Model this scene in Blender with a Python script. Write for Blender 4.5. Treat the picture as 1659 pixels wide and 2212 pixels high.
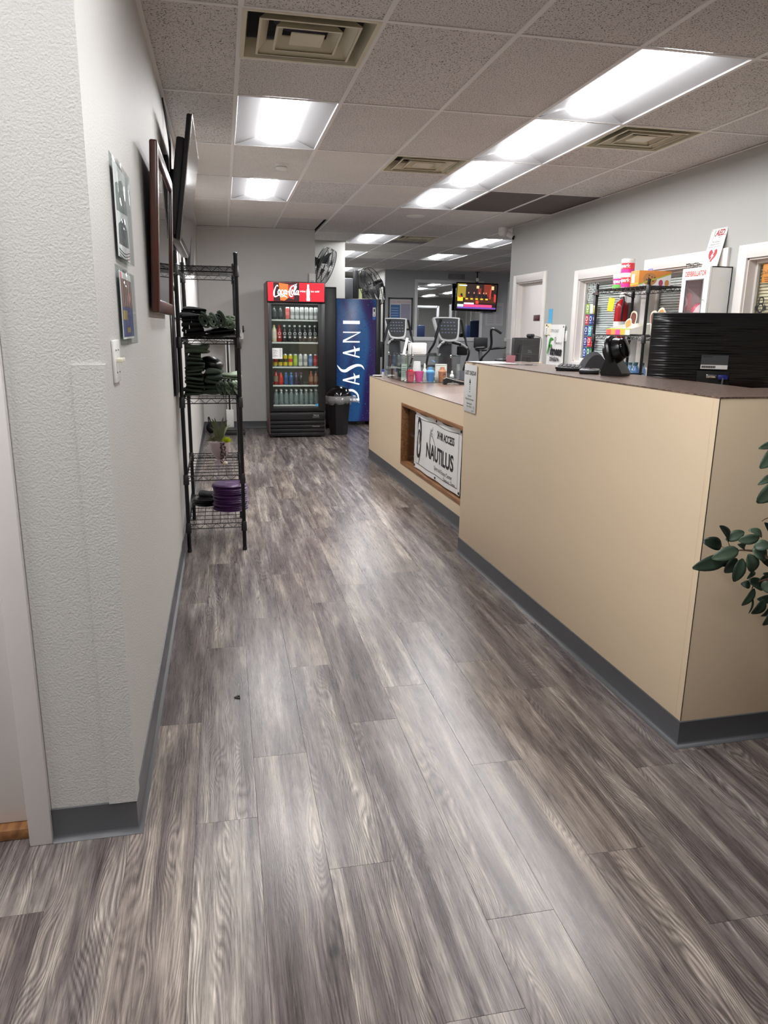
import bpy, bmesh, math, random
from mathutils import Matrix, Vector

for _o in list(bpy.data.objects):
    bpy.data.objects.remove(_o, do_unlink=True)
SC = bpy.context.scene
COL = SC.collection
random.seed(7)
R = math.radians
PI = math.pi

# ---------------------------------------------------------------- camera
F_PX, YAW, PITCH, ROLL, CAM_H = 1597.08, .212733, .24517, .014689, 1.43
_f = Vector((math.sin(YAW)*math.cos(PITCH), math.cos(YAW)*math.cos(PITCH), -math.sin(PITCH)))
_r = Vector((math.cos(YAW), -math.sin(YAW), 0))
_u = _r.cross(_f)
CR = _r*math.cos(ROLL) + _u*math.sin(ROLL)
CU = -_r*math.sin(ROLL) + _u*math.cos(ROLL)
CF = _f
cam_d = bpy.data.cameras.new('camera')
cam_d.sensor_fit = 'HORIZONTAL'
cam_d.sensor_width = 36
cam_d.lens = F_PX/1659*36
cam_d.clip_start = .05
cam_d.clip_end = 100
cam = bpy.data.objects.new('camera', cam_d)
cam.matrix_world = Matrix(((CR.x, CU.x, -CF.x, 0), (CR.y, CU.y, -CF.y, 0), (CR.z, CU.z, -CF.z, CAM_H), (0, 0, 0, 1)))
COL.objects.link(cam)
SC.camera = cam
def ray(x, y):
    return CF + CR*((x-829.5)/F_PX) - CU*((y-1106)/F_PX)
def at_y(x, y, Y):
    d = ray(x, y)
    return Vector((0, 0, CAM_H)) + d*(Y/d.y)

# ---------------------------------------------------------------- world, exposure
W = bpy.data.worlds.new('world')
SC.world = W
W.use_nodes = True
W.node_tree.nodes['Background'].inputs[0].default_value = (.9, .95, 1, 1)
W.node_tree.nodes['Background'].inputs[1].default_value = .02
SC.view_settings.view_transform = 'Standard'
SC.view_settings.look = 'None'
SC.view_settings.gamma = 1
SC.view_settings.use_curve_mapping = False
SC.view_settings.exposure = 1.82
LAMP = 11.0          # emission of the ceiling lamp diffusers
SC.cycles.max_bounces = 10
SC.cycles.diffuse_bounces = 6
SC.cycles.glossy_bounces = 4
SC.cycles.transparent_max_bounces = 12
SC.cycles.caustics_reflective = False
SC.cycles.caustics_refractive = False
SC.cycles.sample_clamp_indirect = 6

# ---------------------------------------------------------------- materials
def lin(c):
    c = c/255
    return c/12.92 if c <= .04045 else ((c+.055)/1.055)**2.4
def S(r, g, b):
    return (lin(r), lin(g), lin(b), 1)
MATS = {}
def new_mat(name):
    m = bpy.data.materials.new(name)
    m.use_nodes = True
    nt = m.node_tree
    return m, nt, nt.nodes['Principled BSDF'], nt.nodes, nt.links
def M(name, col=None, rough=.5, metal=0, spec=.5, emit=None, es=0, bump=None, var=None, coat=0, coord='Object'):
    """plain procedural material; bump=(scale,strength,dist), var=(scale,amount)"""
    if name in MATS:
        return MATS[name]
    m, nt, b, N, L = new_mat(name)
    b.inputs['Base Color'].default_value = col
    b.inputs['Roughness'].default_value = rough
    b.inputs['Metallic'].default_value = metal
    b.inputs['Specular IOR Level'].default_value = spec
    b.inputs['Coat Weight'].default_value = coat
    if emit:
        b.inputs['Emission Color'].default_value = emit
        b.inputs['Emission Strength'].default_value = es
    if bump or var:
        tc = N.new('ShaderNodeTexCoord')
    if bump:
        n = N.new('ShaderNodeTexNoise')
        n.inputs['Scale'].default_value = bump[0]
        n.inputs['Detail'].default_value = 3
        L.new(tc.outputs[coord], n.inputs['Vector'])
        bp = N.new('ShaderNodeBump')
        bp.inputs['Strength'].default_value = bump[1]
        bp.inputs['Distance'].default_value = bump[2] if len(bump) > 2 else .002
        L.new(n.outputs['Fac'], bp.inputs['Height'])
        L.new(bp.outputs[0], b.inputs['Normal'])
    if var:
        n = N.new('ShaderNodeTexNoise')
        n.inputs['Scale'].default_value = var[0]
        n.inputs['Detail'].default_value = 4
        L.new(tc.outputs[coord], n.inputs['Vector'])
        mx = N.new('ShaderNodeMix')
        mx.data_type = 'RGBA'
        mx.inputs[6].default_value = tuple(c*(1-var[1]) for c in col[:3])+(1,)
        mx.inputs[7].default_value = tuple(min(1, c*(1+var[1])) for c in col[:3])+(1,)
        L.new(n.outputs['Fac'], mx.inputs[0])
        L.new(mx.outputs[2], b.inputs['Base Color'])
    MATS[name] = m
    return m
def glass_mat(name, tint=(.95, .97, .96, 1), refl=1.0, rough=.02, frost=None):
    """thin sheet: transparent with fresnel reflection; frost=(colour, amount) adds a milky layer"""
    if name in MATS:
        return MATS[name]
    m, nt, b, N, L = new_mat(name)
    N.remove(b)
    out = N['Material Output']
    tr = N.new('ShaderNodeBsdfTransparent')
    tr.inputs[0].default_value = tint
    gl = N.new('ShaderNodeBsdfGlossy')
    gl.inputs['Roughness'].default_value = rough
    fr = N.new('ShaderNodeLayerWeight')
    fr.inputs[0].default_value = .5
    pw = N.new('ShaderNodeMath')
    pw.operation = 'POWER'
    pw.inputs[1].default_value = 4
    L.new(fr.outputs['Facing'], pw.inputs[0])
    mu = N.new('ShaderNodeMath')
    mu.operation = 'MULTIPLY_ADD'
    mu.inputs[1].default_value = .9*refl
    mu.inputs[2].default_value = .035*refl
    L.new(pw.outputs[0], mu.inputs[0])
    mx = N.new('ShaderNodeMixShader')
    L.new(mu.outputs[0], mx.inputs[0])
    src = tr
    if frost:
        df = N.new('ShaderNodeBsdfDiffuse')
        df.inputs[0].default_value = frost[0]
        m2 = N.new('ShaderNodeMixShader')
        m2.inputs[0].default_value = frost[1]
        L.new(tr.outputs[0], m2.inputs[1])
        L.new(df.outputs[0], m2.inputs[2])
        src = m2
    L.new(src.outputs[0], mx.inputs[1])
    L.new(gl.outputs[0], mx.inputs[2])
    L.new(mx.outputs[0], out.inputs[0])
    MATS[name] = m
    return m

# ---------------------------------------------------------------- mesh helpers
def rotm(e):
    return Matrix.Rotation(e[2], 4, 'Z') @ Matrix.Rotation(e[1], 4, 'Y') @ Matrix.Rotation(e[0], 4, 'X')
def XF(loc=(0, 0, 0), rot=(0, 0, 0)):
    return Matrix.Translation(loc) @ rotm(rot)
def crom(pts, n=6, closed=False):
    """Catmull-Rom through points (tuples of any length)"""
    P = [tuple(p) for p in pts]
    k = len(P)
    out = []
    rng = range(k) if closed else range(k-1)
    for i in rng:
        if closed:
            a, b, c, d = P[(i-1) % k], P[i], P[(i+1) % k], P[(i+2) % k]
        else:
            a, b, c, d = P[max(i-1, 0)], P[i], P[i+1], P[min(i+2, k-1)]
        for j in range(n):
            t = j/n
            out.append(tuple(.5*((2*q) + (-p+r)*t + (2*p-5*q+4*r-s)*t*t + (-p+3*q-3*r+s)*t**3) for p, q, r, s in zip(a, b, c, d)))
    if not closed:
        out.append(P[-1])
    return out
class MB:
    def __init__(s):
        s.bm = bmesh.new()
        s.mats = []
        s.mi = 0
    def mat(s, m):
        if m not in s.mats:
            s.mats.append(m)
        s.mi = s.mats.index(m)
        return s
    def _fin(s, verts, xf):
        if xf is not None:
            bmesh.ops.transform(s.bm, matrix=xf, verts=verts)
        for v in verts:
            for f in v.link_faces:
                f.material_index = s.mi
    def box(s, x0, x1, y0, y1, z0, z1, bev=0, xf=None, seg=2):
        mtx = Matrix.Translation(((x0+x1)/2, (y0+y1)/2, (z0+z1)/2)) @ Matrix.Diagonal((abs(x1-x0), abs(y1-y0), abs(z1-z0), 1))
        vs = bmesh.ops.create_cube(s.bm, size=1, matrix=mtx)['verts']
        if bev:
            es = list({e for v in vs for e in v.link_edges})
            r = bmesh.ops.bevel(s.bm, geom=es, offset=bev, segments=seg, profile=.5, affect='EDGES')
            vs = list({v for f in r['faces'] for v in f.verts} | {v for v in vs if v.is_valid})
            allv = set(vs)
            for v in list(allv):
                for f in v.link_faces:
                    allv.update(f.verts)
            vs = list(allv)
        s._fin(vs, xf)
        return s
    def face(s, pts, xf=None):
        vs = [s.bm.verts.new(p) for p in pts]
        s.bm.faces.new(vs)
        s._fin(vs, xf)
        return s
    def prism(s, pts, depth, xf=None, center=False):
        """polygon in XY extruded along +Z"""
        z0 = -depth/2 if center else 0
        a = [s.bm.verts.new((p[0], p[1], z0)) for p in pts]
        b = [s.bm.verts.new((p[0], p[1], z0+depth)) for p in pts]
        n = len(pts)
        s.bm.faces.new(a[::-1])
        s.bm.faces.new(b)
        for i in range(n):
            s.bm.faces.new((a[i], a[(i+1) % n], b[(i+1) % n], b[i]))
        s._fin(a+b, xf)
        return s
    def lathe(s, prof, n=24, xf=None, cap=True, sx=1, sy=1):
        """profile [(r,z)] around Z"""
        rings = []
        vs = []
        for r, z in prof:
            ring = [s.bm.verts.new((r*sx*math.cos(2*PI*k/n), r*sy*math.sin(2*PI*k/n), z)) for k in range(n)] if r > 1e-6 else [s.bm.verts.new((0, 0, z))]
            rings.append(ring)
            vs += ring
        for a, b in zip(rings, rings[1:]):
            if len(a) == 1 and len(b) == 1:
                continue
            for k in range(n):
                k2 = (k+1) % n
                if len(a) == 1:
                    s.bm.faces.new((a[0], b[k2], b[k]))
                elif len(b) == 1:
                    s.bm.faces.new((a[k], a[k2], b[0]))
                else:
                    s.bm.faces.new((a[k], a[k2], b[k2], b[k]))
        if cap:
            if len(rings[0]) > 1:
                s.bm.faces.new(rings[0][::-1])
            if len(rings[-1]) > 1:
                s.bm.faces.new(rings[-1])
        s._fin(vs, xf)
        return s
    def tube(s, pts, r, n=8, xf=None, cap=True, sub=0, closed=False):
        """round tube along points; r a number or one per point"""
        if sub:
            if isinstance(r, (list, tuple)):
                q = crom([tuple(p)+(k,) for p, k in zip(pts, r)], sub, closed)
                pts = [p[:3] for p in q]
                r = [p[3] for p in q]
            else:
                pts = crom(pts, sub, closed)
        P = [Vector(p) for p in pts]
        k = len(P)
        rr = r if isinstance(r, (list, tuple)) else [r]*k
        up = None
        rings = []
        for i in range(k):
            if closed:
                t = P[(i+1) % k]-P[i-1]
            else:
                t = P[min(i+1, k-1)]-P[max(i-1, 0)]
            t.normalize()
            if up is None:
                up = Vector((0, 0, 1)) if abs(t.z) < .9 else Vector((1, 0, 0))
            a = t.cross(up)
            if a.length < 1e-6:
                a = t.orthogonal()
            a.normalize()
            b = a.cross(t).normalized()
            up = b
            rings.append([s.bm.verts.new(P[i]+(a*math.cos(2*PI*j/n)+b*math.sin(2*PI*j/n))*rr[i]) for j in range(n)])
        vs = [v for q in rings for v in q]
        prs = list(zip(rings, rings[1:]))
        if closed:
            prs.append((rings[-1], rings[0]))
        for a, b in prs:
            for j in range(n):
                j2 = (j+1) % n
                s.bm.faces.new((a[j], a[j2], b[j2], b[j]))
        if cap and not closed:
            s.bm.faces.new(rings[0][::-1])
            s.bm.faces.new(rings[-1])
        s._fin(vs, xf)
        return s
    def cyl(s, a, b, r, n=12, xf=None, r2=None):
        return s.tube([a, b], [r, r if r2 is None else r2], n, xf)
    def sphere(s, c, r, xf=None, sc=(1, 1, 1), u=16, v=10):
        vs = bmesh.ops.create_uvsphere(s.bm, u_segments=u, v_segments=v, radius=1)['verts']
        bmesh.ops.transform(s.bm, matrix=Matrix.Translation(c) @ Matrix.Diagonal((r*sc[0], r*sc[1], r*sc[2], 1)), verts=vs)
        s._fin(vs, xf)
        return s
    def grid(s, fn, nu, nv, xf=None, closed_u=False):
        """surface fn(u,v) with u,v in 0..1"""
        q = [[s.bm.verts.new(fn(i/nu, j/nv)) for j in range(nv+1)] for i in range(nu if closed_u else nu+1)]
        n = len(q)
        for i in range(nu):
            for j in range(nv):
                s.bm.faces.new((q[i][j], q[(i+1) % n][j], q[(i+1) % n][j+1], q[i][j+1]))
        s._fin([v for w in q for v in w], xf)
        return s
    def stroke(s, pts, w, xf=None, sub=8, closed=False, t=0):
        """flat brush stroke in the XY plane; pts (x,y), w one width or one per point"""
        ws = w if isinstance(w, (list, tuple)) else [w]*len(pts)
        q = crom([(p[0], p[1], k) for p, k in zip(pts, ws)], sub, closed)
        n = len(q)
        L_, R_ = [], []
        for i, (x, y, k) in enumerate(q):
            a = q[(i-1) % n] if closed else q[max(i-1, 0)]
            b = q[(i+1) % n] if closed else q[min(i+1, n-1)]
            dx, dy = b[0]-a[0], b[1]-a[1]
            l = math.hypot(dx, dy) or 1
            L_.append(s.bm.verts.new((x-dy/l*k/2, y+dx/l*k/2, t)))
            R_.append(s.bm.verts.new((x+dy/l*k/2, y-dx/l*k/2, t)))
        m = n if closed else n-1
        for i in range(m):
            j = (i+1) % n
            s.bm.faces.new((R_[i], R_[j], L_[j], L_[i]))
        s._fin(L_+R_, xf)
        return s
    def text(s, body, size, xf=None, align='CENTER', sx=1, shear=0, bold=0, space=1):
        cu = bpy.data.curves.new('text', 'FONT')
        cu.body = body
        cu.size = size
        cu.align_x = align
        cu.align_y = 'CENTER'
        cu.shear = shear
        cu.offset = bold
        cu.space_character = space
        cu.resolution_u = 3
        o = bpy.data.objects.new('text', cu)
        COL.objects.link(o)
        me = bpy.data.meshes.new_from_object(o.evaluated_get(bpy.context.evaluated_depsgraph_get()))
        n0 = len(s.bm.verts)
        s.bm.from_mesh(me)
        s.bm.verts.ensure_lookup_table()
        vs = s.bm.verts[n0:]
        bmesh.ops.transform(s.bm, matrix=Matrix.Diagonal((sx, 1, 1, 1)), verts=vs)
        s._fin(vs, xf)
        bpy.data.objects.remove(o)
        bpy.data.curves.remove(cu)
        bpy.data.meshes.remove(me)
        return s
    def mesh(s, name, smooth=None):
        me = bpy.data.meshes.new(name)
        bmesh.ops.recalc_face_normals(s.bm, faces=s.bm.faces[:]) if smooth is not False else None
        if smooth:
            for f in s.bm.faces:
                f.smooth = True
            ang = R(smooth if smooth is not True else 40)
            for e in s.bm.edges:
                if len(e.link_faces) == 2 and e.calc_face_angle(0) > ang:
                    e.smooth = False
        s.bm.to_mesh(me)
        s.bm.free()
        for m in s.mats:
            me.materials.append(m)
        return me
    def build(s, name, parent=None, smooth=40, loc=(0, 0, 0), rot=(0, 0, 0)):
        """coordinates are the parent's own; loc/rot place the part inside its parent"""
        o = bpy.data.objects.new(name, s.mesh(name, smooth))
        COL.objects.link(o)
        o.location = loc
        o.rotation_euler = rot
        if parent:
            o.parent = parent
        return o
def mb(m):
    return MB().mat(m)
def tag(o, label, cat, group=None, kind=None):
    o['label'] = label
    o['category'] = cat
    if group:
        o['group'] = group
    if kind:
        o['kind'] = kind
    return o
def thing(name, label, cat, loc=(0, 0, 0), rz=0, group=None, kind=None):
    o = bpy.data.objects.new(name, None)
    o.empty_display_size = .1
    COL.objects.link(o)
    o.location = loc
    o.rotation_euler = (0, 0, rz)
    return tag(o, label, cat, group, kind)
def struct(o, label, cat):
    return tag(o, label, cat, kind='structure')
def dup(o, loc=None, rot=None, label=None, parent=None, group=None):
    c = o.copy()
    COL.objects.link(c)
    c.parent = parent
    if loc is not None:
        c.location = loc
    if rot is not None:
        c.rotation_euler = rot
    if label:
        c['label'] = label
    if group:
        c['group'] = group
    for ch in o.children:
        dup(ch, parent=c)
    return c
# ---------------------------------------------------------------- surface materials
def plank_material():
    m, nt, b, N, L = new_mat('vinyl_plank')
    tc = N.new('ShaderNodeTexCoord')
    oi = N.new('ShaderNodeObjectInfo')
    mul = N.new('ShaderNodeVectorMath'); mul.operation = 'SCALE'
    cmb = N.new('ShaderNodeCombineXYZ')
    for k, f in enumerate((37.0, 91.0, 13.0)):
        mm = N.new('ShaderNodeMath'); mm.operation = 'MULTIPLY'; mm.inputs[1].default_value = f
        L.new(oi.outputs['Random'], mm.inputs[0]); L.new(mm.outputs[0], cmb.inputs[k])
    add = N.new('ShaderNodeVectorMath'); add.operation = 'ADD'
    L.new(tc.outputs['Object'], add.inputs[0]); L.new(cmb.outputs[0], add.inputs[1])
    def mapped(sx, sy):
        mp = N.new('ShaderNodeMapping')
        mp.inputs['Scale'].default_value = (sx, sy, 1)
        L.new(add.outputs[0], mp.inputs['Vector'])
        return mp.outputs[0]
    def noise(vec, scale, detail=4, dist=0, rough=.55):
        n = N.new('ShaderNodeTexNoise')
        n.inputs['Scale'].default_value = scale; n.inputs['Detail'].default_value = detail
        n.inputs['Distortion'].default_value = dist; n.inputs['Roughness'].default_value = rough
        L.new(vec, n.inputs['Vector'])
        return n.outputs['Fac']
    def ramp(fac, stops):
        r = N.new('ShaderNodeValToRGB')
        e = r.color_ramp.elements
        while len(e) < len(stops):
            e.new(.5)
        for q, (p, c) in zip(e, stops):
            q.position = p; q.color = c
        L.new(fac, r.inputs[0])
        return r.outputs[0]
    def mix(mode, fac, a, c):
        x = N.new('ShaderNodeMix'); x.data_type = 'RGBA'; x.blend_type = mode
        if isinstance(fac, float): x.inputs[0].default_value = fac
        else: L.new(fac, x.inputs[0])
        L.new(a, x.inputs[6]); L.new(c, x.inputs[7])
        return x.outputs[2]
    g = lambda v: (v, v, v, 1)
    broad = noise(mapped(11, .8), 1.5, 5, .5, .62)
    base = ramp(broad, [(.30, S(74, 66, 65)), (.43, S(98, 89, 87)), (.54, S(126, 117, 112)), (.68, S(164, 155, 146))])
    blot = noise(mapped(9, 4), 1.4, 4, .3, .6)
    base = mix('MULTIPLY', .8, base, ramp(blot, [(.3, g(.72)), (.52, g(1.0)), (.72, g(1.22))]))
    # cathedral grain: thin lines across the plank bent by slow noise
    warp = noise(mapped(3.0, .55), 2.0, 2, .2)
    sep = N.new('ShaderNodeSeparateXYZ'); L.new(add.outputs[0], sep.inputs[0])
    a1 = N.new('ShaderNodeMath'); a1.operation = 'MULTIPLY_ADD'; a1.inputs[1].default_value = .26
    L.new(warp, a1.inputs[0]); L.new(sep.outputs[0], a1.inputs[2])
    jit = noise(mapped(90, 6), 1.0, 2)
    aj = N.new('ShaderNodeMath'); aj.operation = 'MULTIPLY_ADD'; aj.inputs[1].default_value = .0045
    L.new(jit, aj.inputs[0]); L.new(a1.outputs[0], aj.inputs[2])
    a2 = N.new('ShaderNodeMath'); a2.operation = 'MULTIPLY'; a2.inputs[1].default_value = 900.0
    L.new(aj.outputs[0], a2.inputs[0])
    a3 = N.new('ShaderNodeMath'); a3.operation = 'SINE'; L.new(a2.outputs[0], a3.inputs[0])
    a4 = N.new('ShaderNodeMath'); a4.operation = 'MULTIPLY_ADD'; a4.inputs[1].default_value = .5; a4.inputs[2].default_value = .5
    L.new(a3.outputs[0], a4.inputs[0])
    grain = ramp(a4.outputs[0], [(.0, g(.58)), (.35, g(.94)), (.75, g(1.03)), (1, g(1.34))])
    gmask = ramp(noise(mapped(8, .7), 1.8, 3), [(.40, g(0)), (.56, g(1))])
    col = mix('MULTIPLY', gmask, base, grain)
    fine = noise(mapped(260, 8), 1.0, 4, .5, .7)
    finec = ramp(fine, [(.32, g(.58)), (.5, g(1.0)), (.68, g(1.38))])
    col = mix('MULTIPLY', .85, col, finec)
    med = noise(mapped(70, 1.1), 1.0, 3, .5)
    col = mix('MULTIPLY', .75, col, ramp(med, [(.32, g(.68)), (.55, g(1.02)), (.72, g(1.28))]))
    # a warm or cool cast per plank
    tint = ramp(oi.outputs['Random'], [(0, (.93, .92, .96, 1)), (.5, (1, 1, 1, 1)), (1, (1.05, 1.0, .95, 1))])
    col = mix('MULTIPLY', 1.0, col, tint)
    # knots
    vo = N.new('ShaderNodeTexVoronoi'); vo.inputs['Scale'].default_value = 2.2
    L.new(mapped(1.4, .8), vo.inputs['Vector'])
    kn = ramp(vo.outputs['Distance'], [(.0, g(.35)), (.028, g(.55)), (.05, g(1))])
    col = mix('MULTIPLY', 1.0, col, kn)
    L.new(col, b.inputs['Base Color'])
    rr = N.new('ShaderNodeMapRange'); rr.inputs['To Min'].default_value = .20; rr.inputs['To Max'].default_value = .36
    L.new(fine, rr.inputs[0]); L.new(rr.outputs[0], b.inputs['Roughness'])
    b.inputs['Specular IOR Level'].default_value = .5
    bp = N.new('ShaderNodeBump'); bp.inputs['Strength'].default_value = .22; bp.inputs['Distance'].default_value = .0012
    L.new(fine, bp.inputs['Height']); L.new(bp.outputs[0], b.inputs['Normal'])
    return m
def tile_material(name, col, speck=.5, dark=(.10, .09, .085, 1)):
    m, nt, b, N, L = new_mat(name)
    tc = N.new('ShaderNodeTexCoord')
    oi = N.new('ShaderNodeObjectInfo')
    add = N.new('ShaderNodeVectorMath'); add.operation = 'ADD'
    sc = N.new('ShaderNodeMath'); sc.operation = 'MULTIPLY'; sc.inputs[1].default_value = 53
    L.new(oi.outputs['Random'], sc.inputs[0])
    L.new(tc.outputs['Object'], add.inputs[0]); L.new(sc.outputs[0], add.inputs[1])
    def noise(s, d=2, r=.5):
        n = N.new('ShaderNodeTexNoise'); n.inputs['Scale'].default_value = s; n.inputs['Detail'].default_value = d
        n.inputs['Roughness'].default_value = r
        L.new(add.outputs[0], n.inputs['Vector']); return n.outputs['Fac']
    pin = N.new('ShaderNodeValToRGB')
    pin.color_ramp.elements[0].position = .575; pin.color_ramp.elements[0].color = (0, 0, 0, 1)
    pin.color_ramp.elements[1].position = .63; pin.color_ramp.elements[1].color = (speck, speck, speck, 1)
    L.new(noise(135, 2, .6), pin.inputs[0])
    mx = N.new('ShaderNodeMix'); mx.data_type = 'RGBA'
    L.new(pin.outputs[0], mx.inputs[0]); mx.inputs[7].default_value = dark
    big = N.new('ShaderNodeMix'); big.data_type = 'RGBA'
    big.inputs[6].default_value = tuple(c*.9 for c in col[:3])+(1,); big.inputs[7].default_value = tuple(c*1.08 for c in col[:3])+(1,)
    L.new(noise(2.5, 3), big.inputs[0])
    L.new(big.outputs[2], mx.inputs[6]); L.new(mx.outputs[2], b.inputs['Base Color'])
    b.inputs['Roughness'].default_value = .9; b.inputs['Specular IOR Level'].default_value = .15
    bp = N.new('ShaderNodeBump'); bp.inputs['Strength'].default_value = .35; bp.inputs['Distance'].default_value = .003; bp.invert = True
    L.new(pin.outputs[0], bp.inputs['Height']); L.new(bp.outputs[0], b.inputs['Normal'])
    return m
def laminate_material():
    m, nt, b, N, L = new_mat('brown_laminate')
    tc = N.new('ShaderNodeTexCoord')
    mp = N.new('ShaderNodeMapping'); mp.inputs['Scale'].default_value = (1, .45, 1); L.new(tc.outputs['Object'], mp.inputs[0])
    n = N.new('ShaderNodeTexNoise'); n.inputs['Scale'].default_value = 95; n.inputs['Detail'].default_value = 5; n.inputs['Roughness'].default_value = .7
    L.new(mp.outputs[0], n.inputs['Vector'])
    r = N.new('ShaderNodeValToRGB'); e = r.color_ramp.elements; e.new(.5)
    for q, (p, c) in zip(e, [(.36, S(62, 48, 42)), (.5, S(112, 90, 78)), (.64, S(156, 132, 116))]):
        q.position = p; q.color = c
    L.new(n.outputs['Fac'], r.inputs[0]); L.new(r.outputs[0], b.inputs['Base Color'])
    b.inputs['Roughness'].default_value = .28
    return m
def wood_material(name, c0, c1, rough=.4, axis=1):
    m, nt, b, N, L = new_mat(name)
    tc = N.new('ShaderNodeTexCoord')
    mp = N.new('ShaderNodeMapping')
    s = [40, 40, 40]; s[axis] = 3; mp.inputs['Scale'].default_value = s
    L.new(tc.outputs['Object'], mp.inputs[0])
    n = N.new('ShaderNodeTexNoise'); n.inputs['Scale'].default_value = 1.3; n.inputs['Detail'].default_value = 5
    L.new(mp.outputs[0], n.inputs['Vector'])
    r = N.new('ShaderNodeValToRGB'); r.color_ramp.elements[0].position = .3; r.color_ramp.elements[1].position = .7
    r.color_ramp.elements[0].color = c0; r.color_ramp.elements[1].color = c1
    L.new(n.outputs['Fac'], r.inputs[0]); L.new(r.outputs[0], b.inputs['Base Color'])
    b.inputs['Roughness'].default_value = rough
    return m
PLANK = plank_material()
TILE = tile_material('ceiling_tile_speckled', S(224, 219, 217), .95)
TILE2 = tile_material('ceiling_tile_plain', S(228, 223, 218), .35)
TILE3 = tile_material('ceiling_tile_dark', S(112, 104, 102), .3)
LAM = laminate_material()
OAK = wood_material('oak_trim', S(112, 72, 42), S(166, 118, 76), .4, 1)
WALLP = M('grey_wall_paint', S(196, 194, 190), .55, spec=.4, bump=(170, .9, .002), coord='Object')
WALLR = M('grey_wall_paint_smooth', S(190, 189, 185), .5, bump=(60, .06, .001))
GYMW = M('gym_wall_paint', S(172, 172, 174), .6, bump=(80, .1, .001))
WHITEP = M('white_trim_paint', S(226, 221, 217), .4, bump=(30, .05, .001))
COVE = M('grey_vinyl_cove_base', S(80, 81, 84), .42, var=(6, .06))
BEIGE = M('beige_laminate', S(229, 207, 176), .38, var=(1.5, .03))
GRIDW = M('white_grid_metal', S(238, 235, 233), .5)
BLK = M('black_plastic', S(20, 20, 22), .42)
BLKG = M('black_gloss', S(10, 10, 12), .12)
BLKM = M('black_powder_coat', S(16, 16, 18), .35, metal=.2)
WHT = M('white_plastic', S(235, 234, 230), .35)
PAPER = M('white_paper', S(238, 238, 236), .8)
CHROME = M('chrome', S(210, 210, 212), .12, metal=1)
GREYM = M('grey_metal', S(140, 142, 145), .35, metal=.7)
INK = M('black_ink', S(22, 22, 26), .6)
REDI = M('red_ink', S(176, 28, 40), .5)

# ---------------------------------------------------------------- dimensions of the place
H = 2.698                       # ceiling
GX0, GPX, GY0, GPY = .1237, .605, 3.505, 1.229      # ceiling grid: columns along x, rows along y
XL, XR, YC, YB = -.295, 3.72, 1.966, 10.70
gx = lambda i: GX0+GPX*i
gy = lambda j: GY0+GPY*j

# ---------------------------------------------------------------- floor and planks
floor = mb(M('floor_screed', S(70, 66, 64), .8)).box(-2.7, 11.2, -2.6, 24.1, -.12, -.006).build('floor')
struct(floor, 'grey wood-look plank floor running down the hall', 'floor')
pl_me = None
SEAMS = {-5: 1.69, -4: 1.69, -3: 2.30, -2: 2.55, -1: 1.96, 0: 2.28, 1: 1.70, 2: 1.20, 3: 1.45, 4: 2.1, 5: 1.62, 6: 1.33, 7: 1.98}
PW, PL, PX0 = .18, 1.245, .05
pmb = mb(PLANK)
pmb.box(-PW/2+.0002, PW/2-.0002, -PL/2+.0003, PL/2-.0003, -.0056, 0, .0004, seg=1)
pl_me = pmb.mesh('plank', False)
rnd = random.Random(3)
for k in range(-6, 12):
    s0 = SEAMS.get(k, rnd.uniform(0, PL))
    n0 = math.floor((.4-s0)/PL)
    y = s0+n0*PL
    while y < 11.7:
        o = bpy.data.objects.new('plank', pl_me)
        COL.objects.link(o)
        o.parent = floor
        o.location = (PX0+PW*(k+.5), y+PL/2, 0)
        y += PL
gymf = mb(M('dark_rubber_floor', S(62, 62, 64), .75, var=(40, .2))).box(1.9, 11.0, 13.1, 24, -.006, .0).box(5.4, 11.0, 0, 13.1, -.006, 0).build('floor')
struct(gymf, 'dark rubber floor of the gym beyond the counter', 'floor')
deb = mb(M('leaf_litter', S(40, 40, 36), .7))
deb.box(-.012, .010, -.003, .006, 0, .004, xf=XF(rot=(0, 0, .7))).box(-.002, .014, -.012, -.004, 0, .003, xf=XF(rot=(0, 0, -.4)))
tag(deb.build('litter_scrap', loc=(.005, 2.72, .0005)), 'tiny dark scrap lying on the plank floor', 'scrap')

# ---------------------------------------------------------------- walls
wl = mb(WALLP).box(-.52, XL, YC, YB+.1, 0, H+.04).build('wall_left')
struct(wl, 'light grey textured wall along the left of the hall', 'wall')
gd = mb(WALLP)
gd.prism([(-.365, YC+.02), (-.365, YC-.006), (XL+.006, YC-.006), (XL+.006, YC+.055), (XL-.02, YC+.055), (XL-.02, YC+.02)], 1.23, xf=XF((0, 0, .10)))
struct(gd.build('trim_1', smooth=False), 'painted corner guard on the end of the left wall', 'trim')
def cove(pts, name, label, parent=None, h=.102):
    """vinyl cove base: thin strip with a small toe, following points (x,y); outer side on the right of travel"""
    prof = [(0, h), (.004, h-.002), (.004, .018), (.008, .008), (.018, .001), (.018, 0), (0, 0)]
    b = mb(COVE)
    n = len(pts)
    rows = []
    for i, p in enumerate(pts):
        p = Vector(p)
        d0 = (p-Vector(pts[i-1])).normalized() if i else None
        d1 = (Vector(pts[i+1])-p).normalized() if i < n-1 else None
        nn = [Vector((d.y, -d.x)) for d in (d0, d1) if d is not None]
        o = nn[0] if len(nn) == 1 else (nn[0]+nn[1])/(1+nn[0].dot(nn[1]))
        rows.append([b.bm.verts.new((p.x+o.x*q, p.y+o.y*q, z)) for q, z in prof])
    for a, c in zip(rows, rows[1:]):
        for k in range(len(prof)):
            k2 = (k+1) % len(prof)
            b.bm.faces.new((a[k], a[k2], c[k2], c[k]))
    b.bm.faces.new(rows[0]); b.bm.faces.new(rows[-1][::-1])
    o = b.build(name, parent, smooth=50)
    if label:
        struct(o, label, 'baseboard')
    return o
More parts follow.
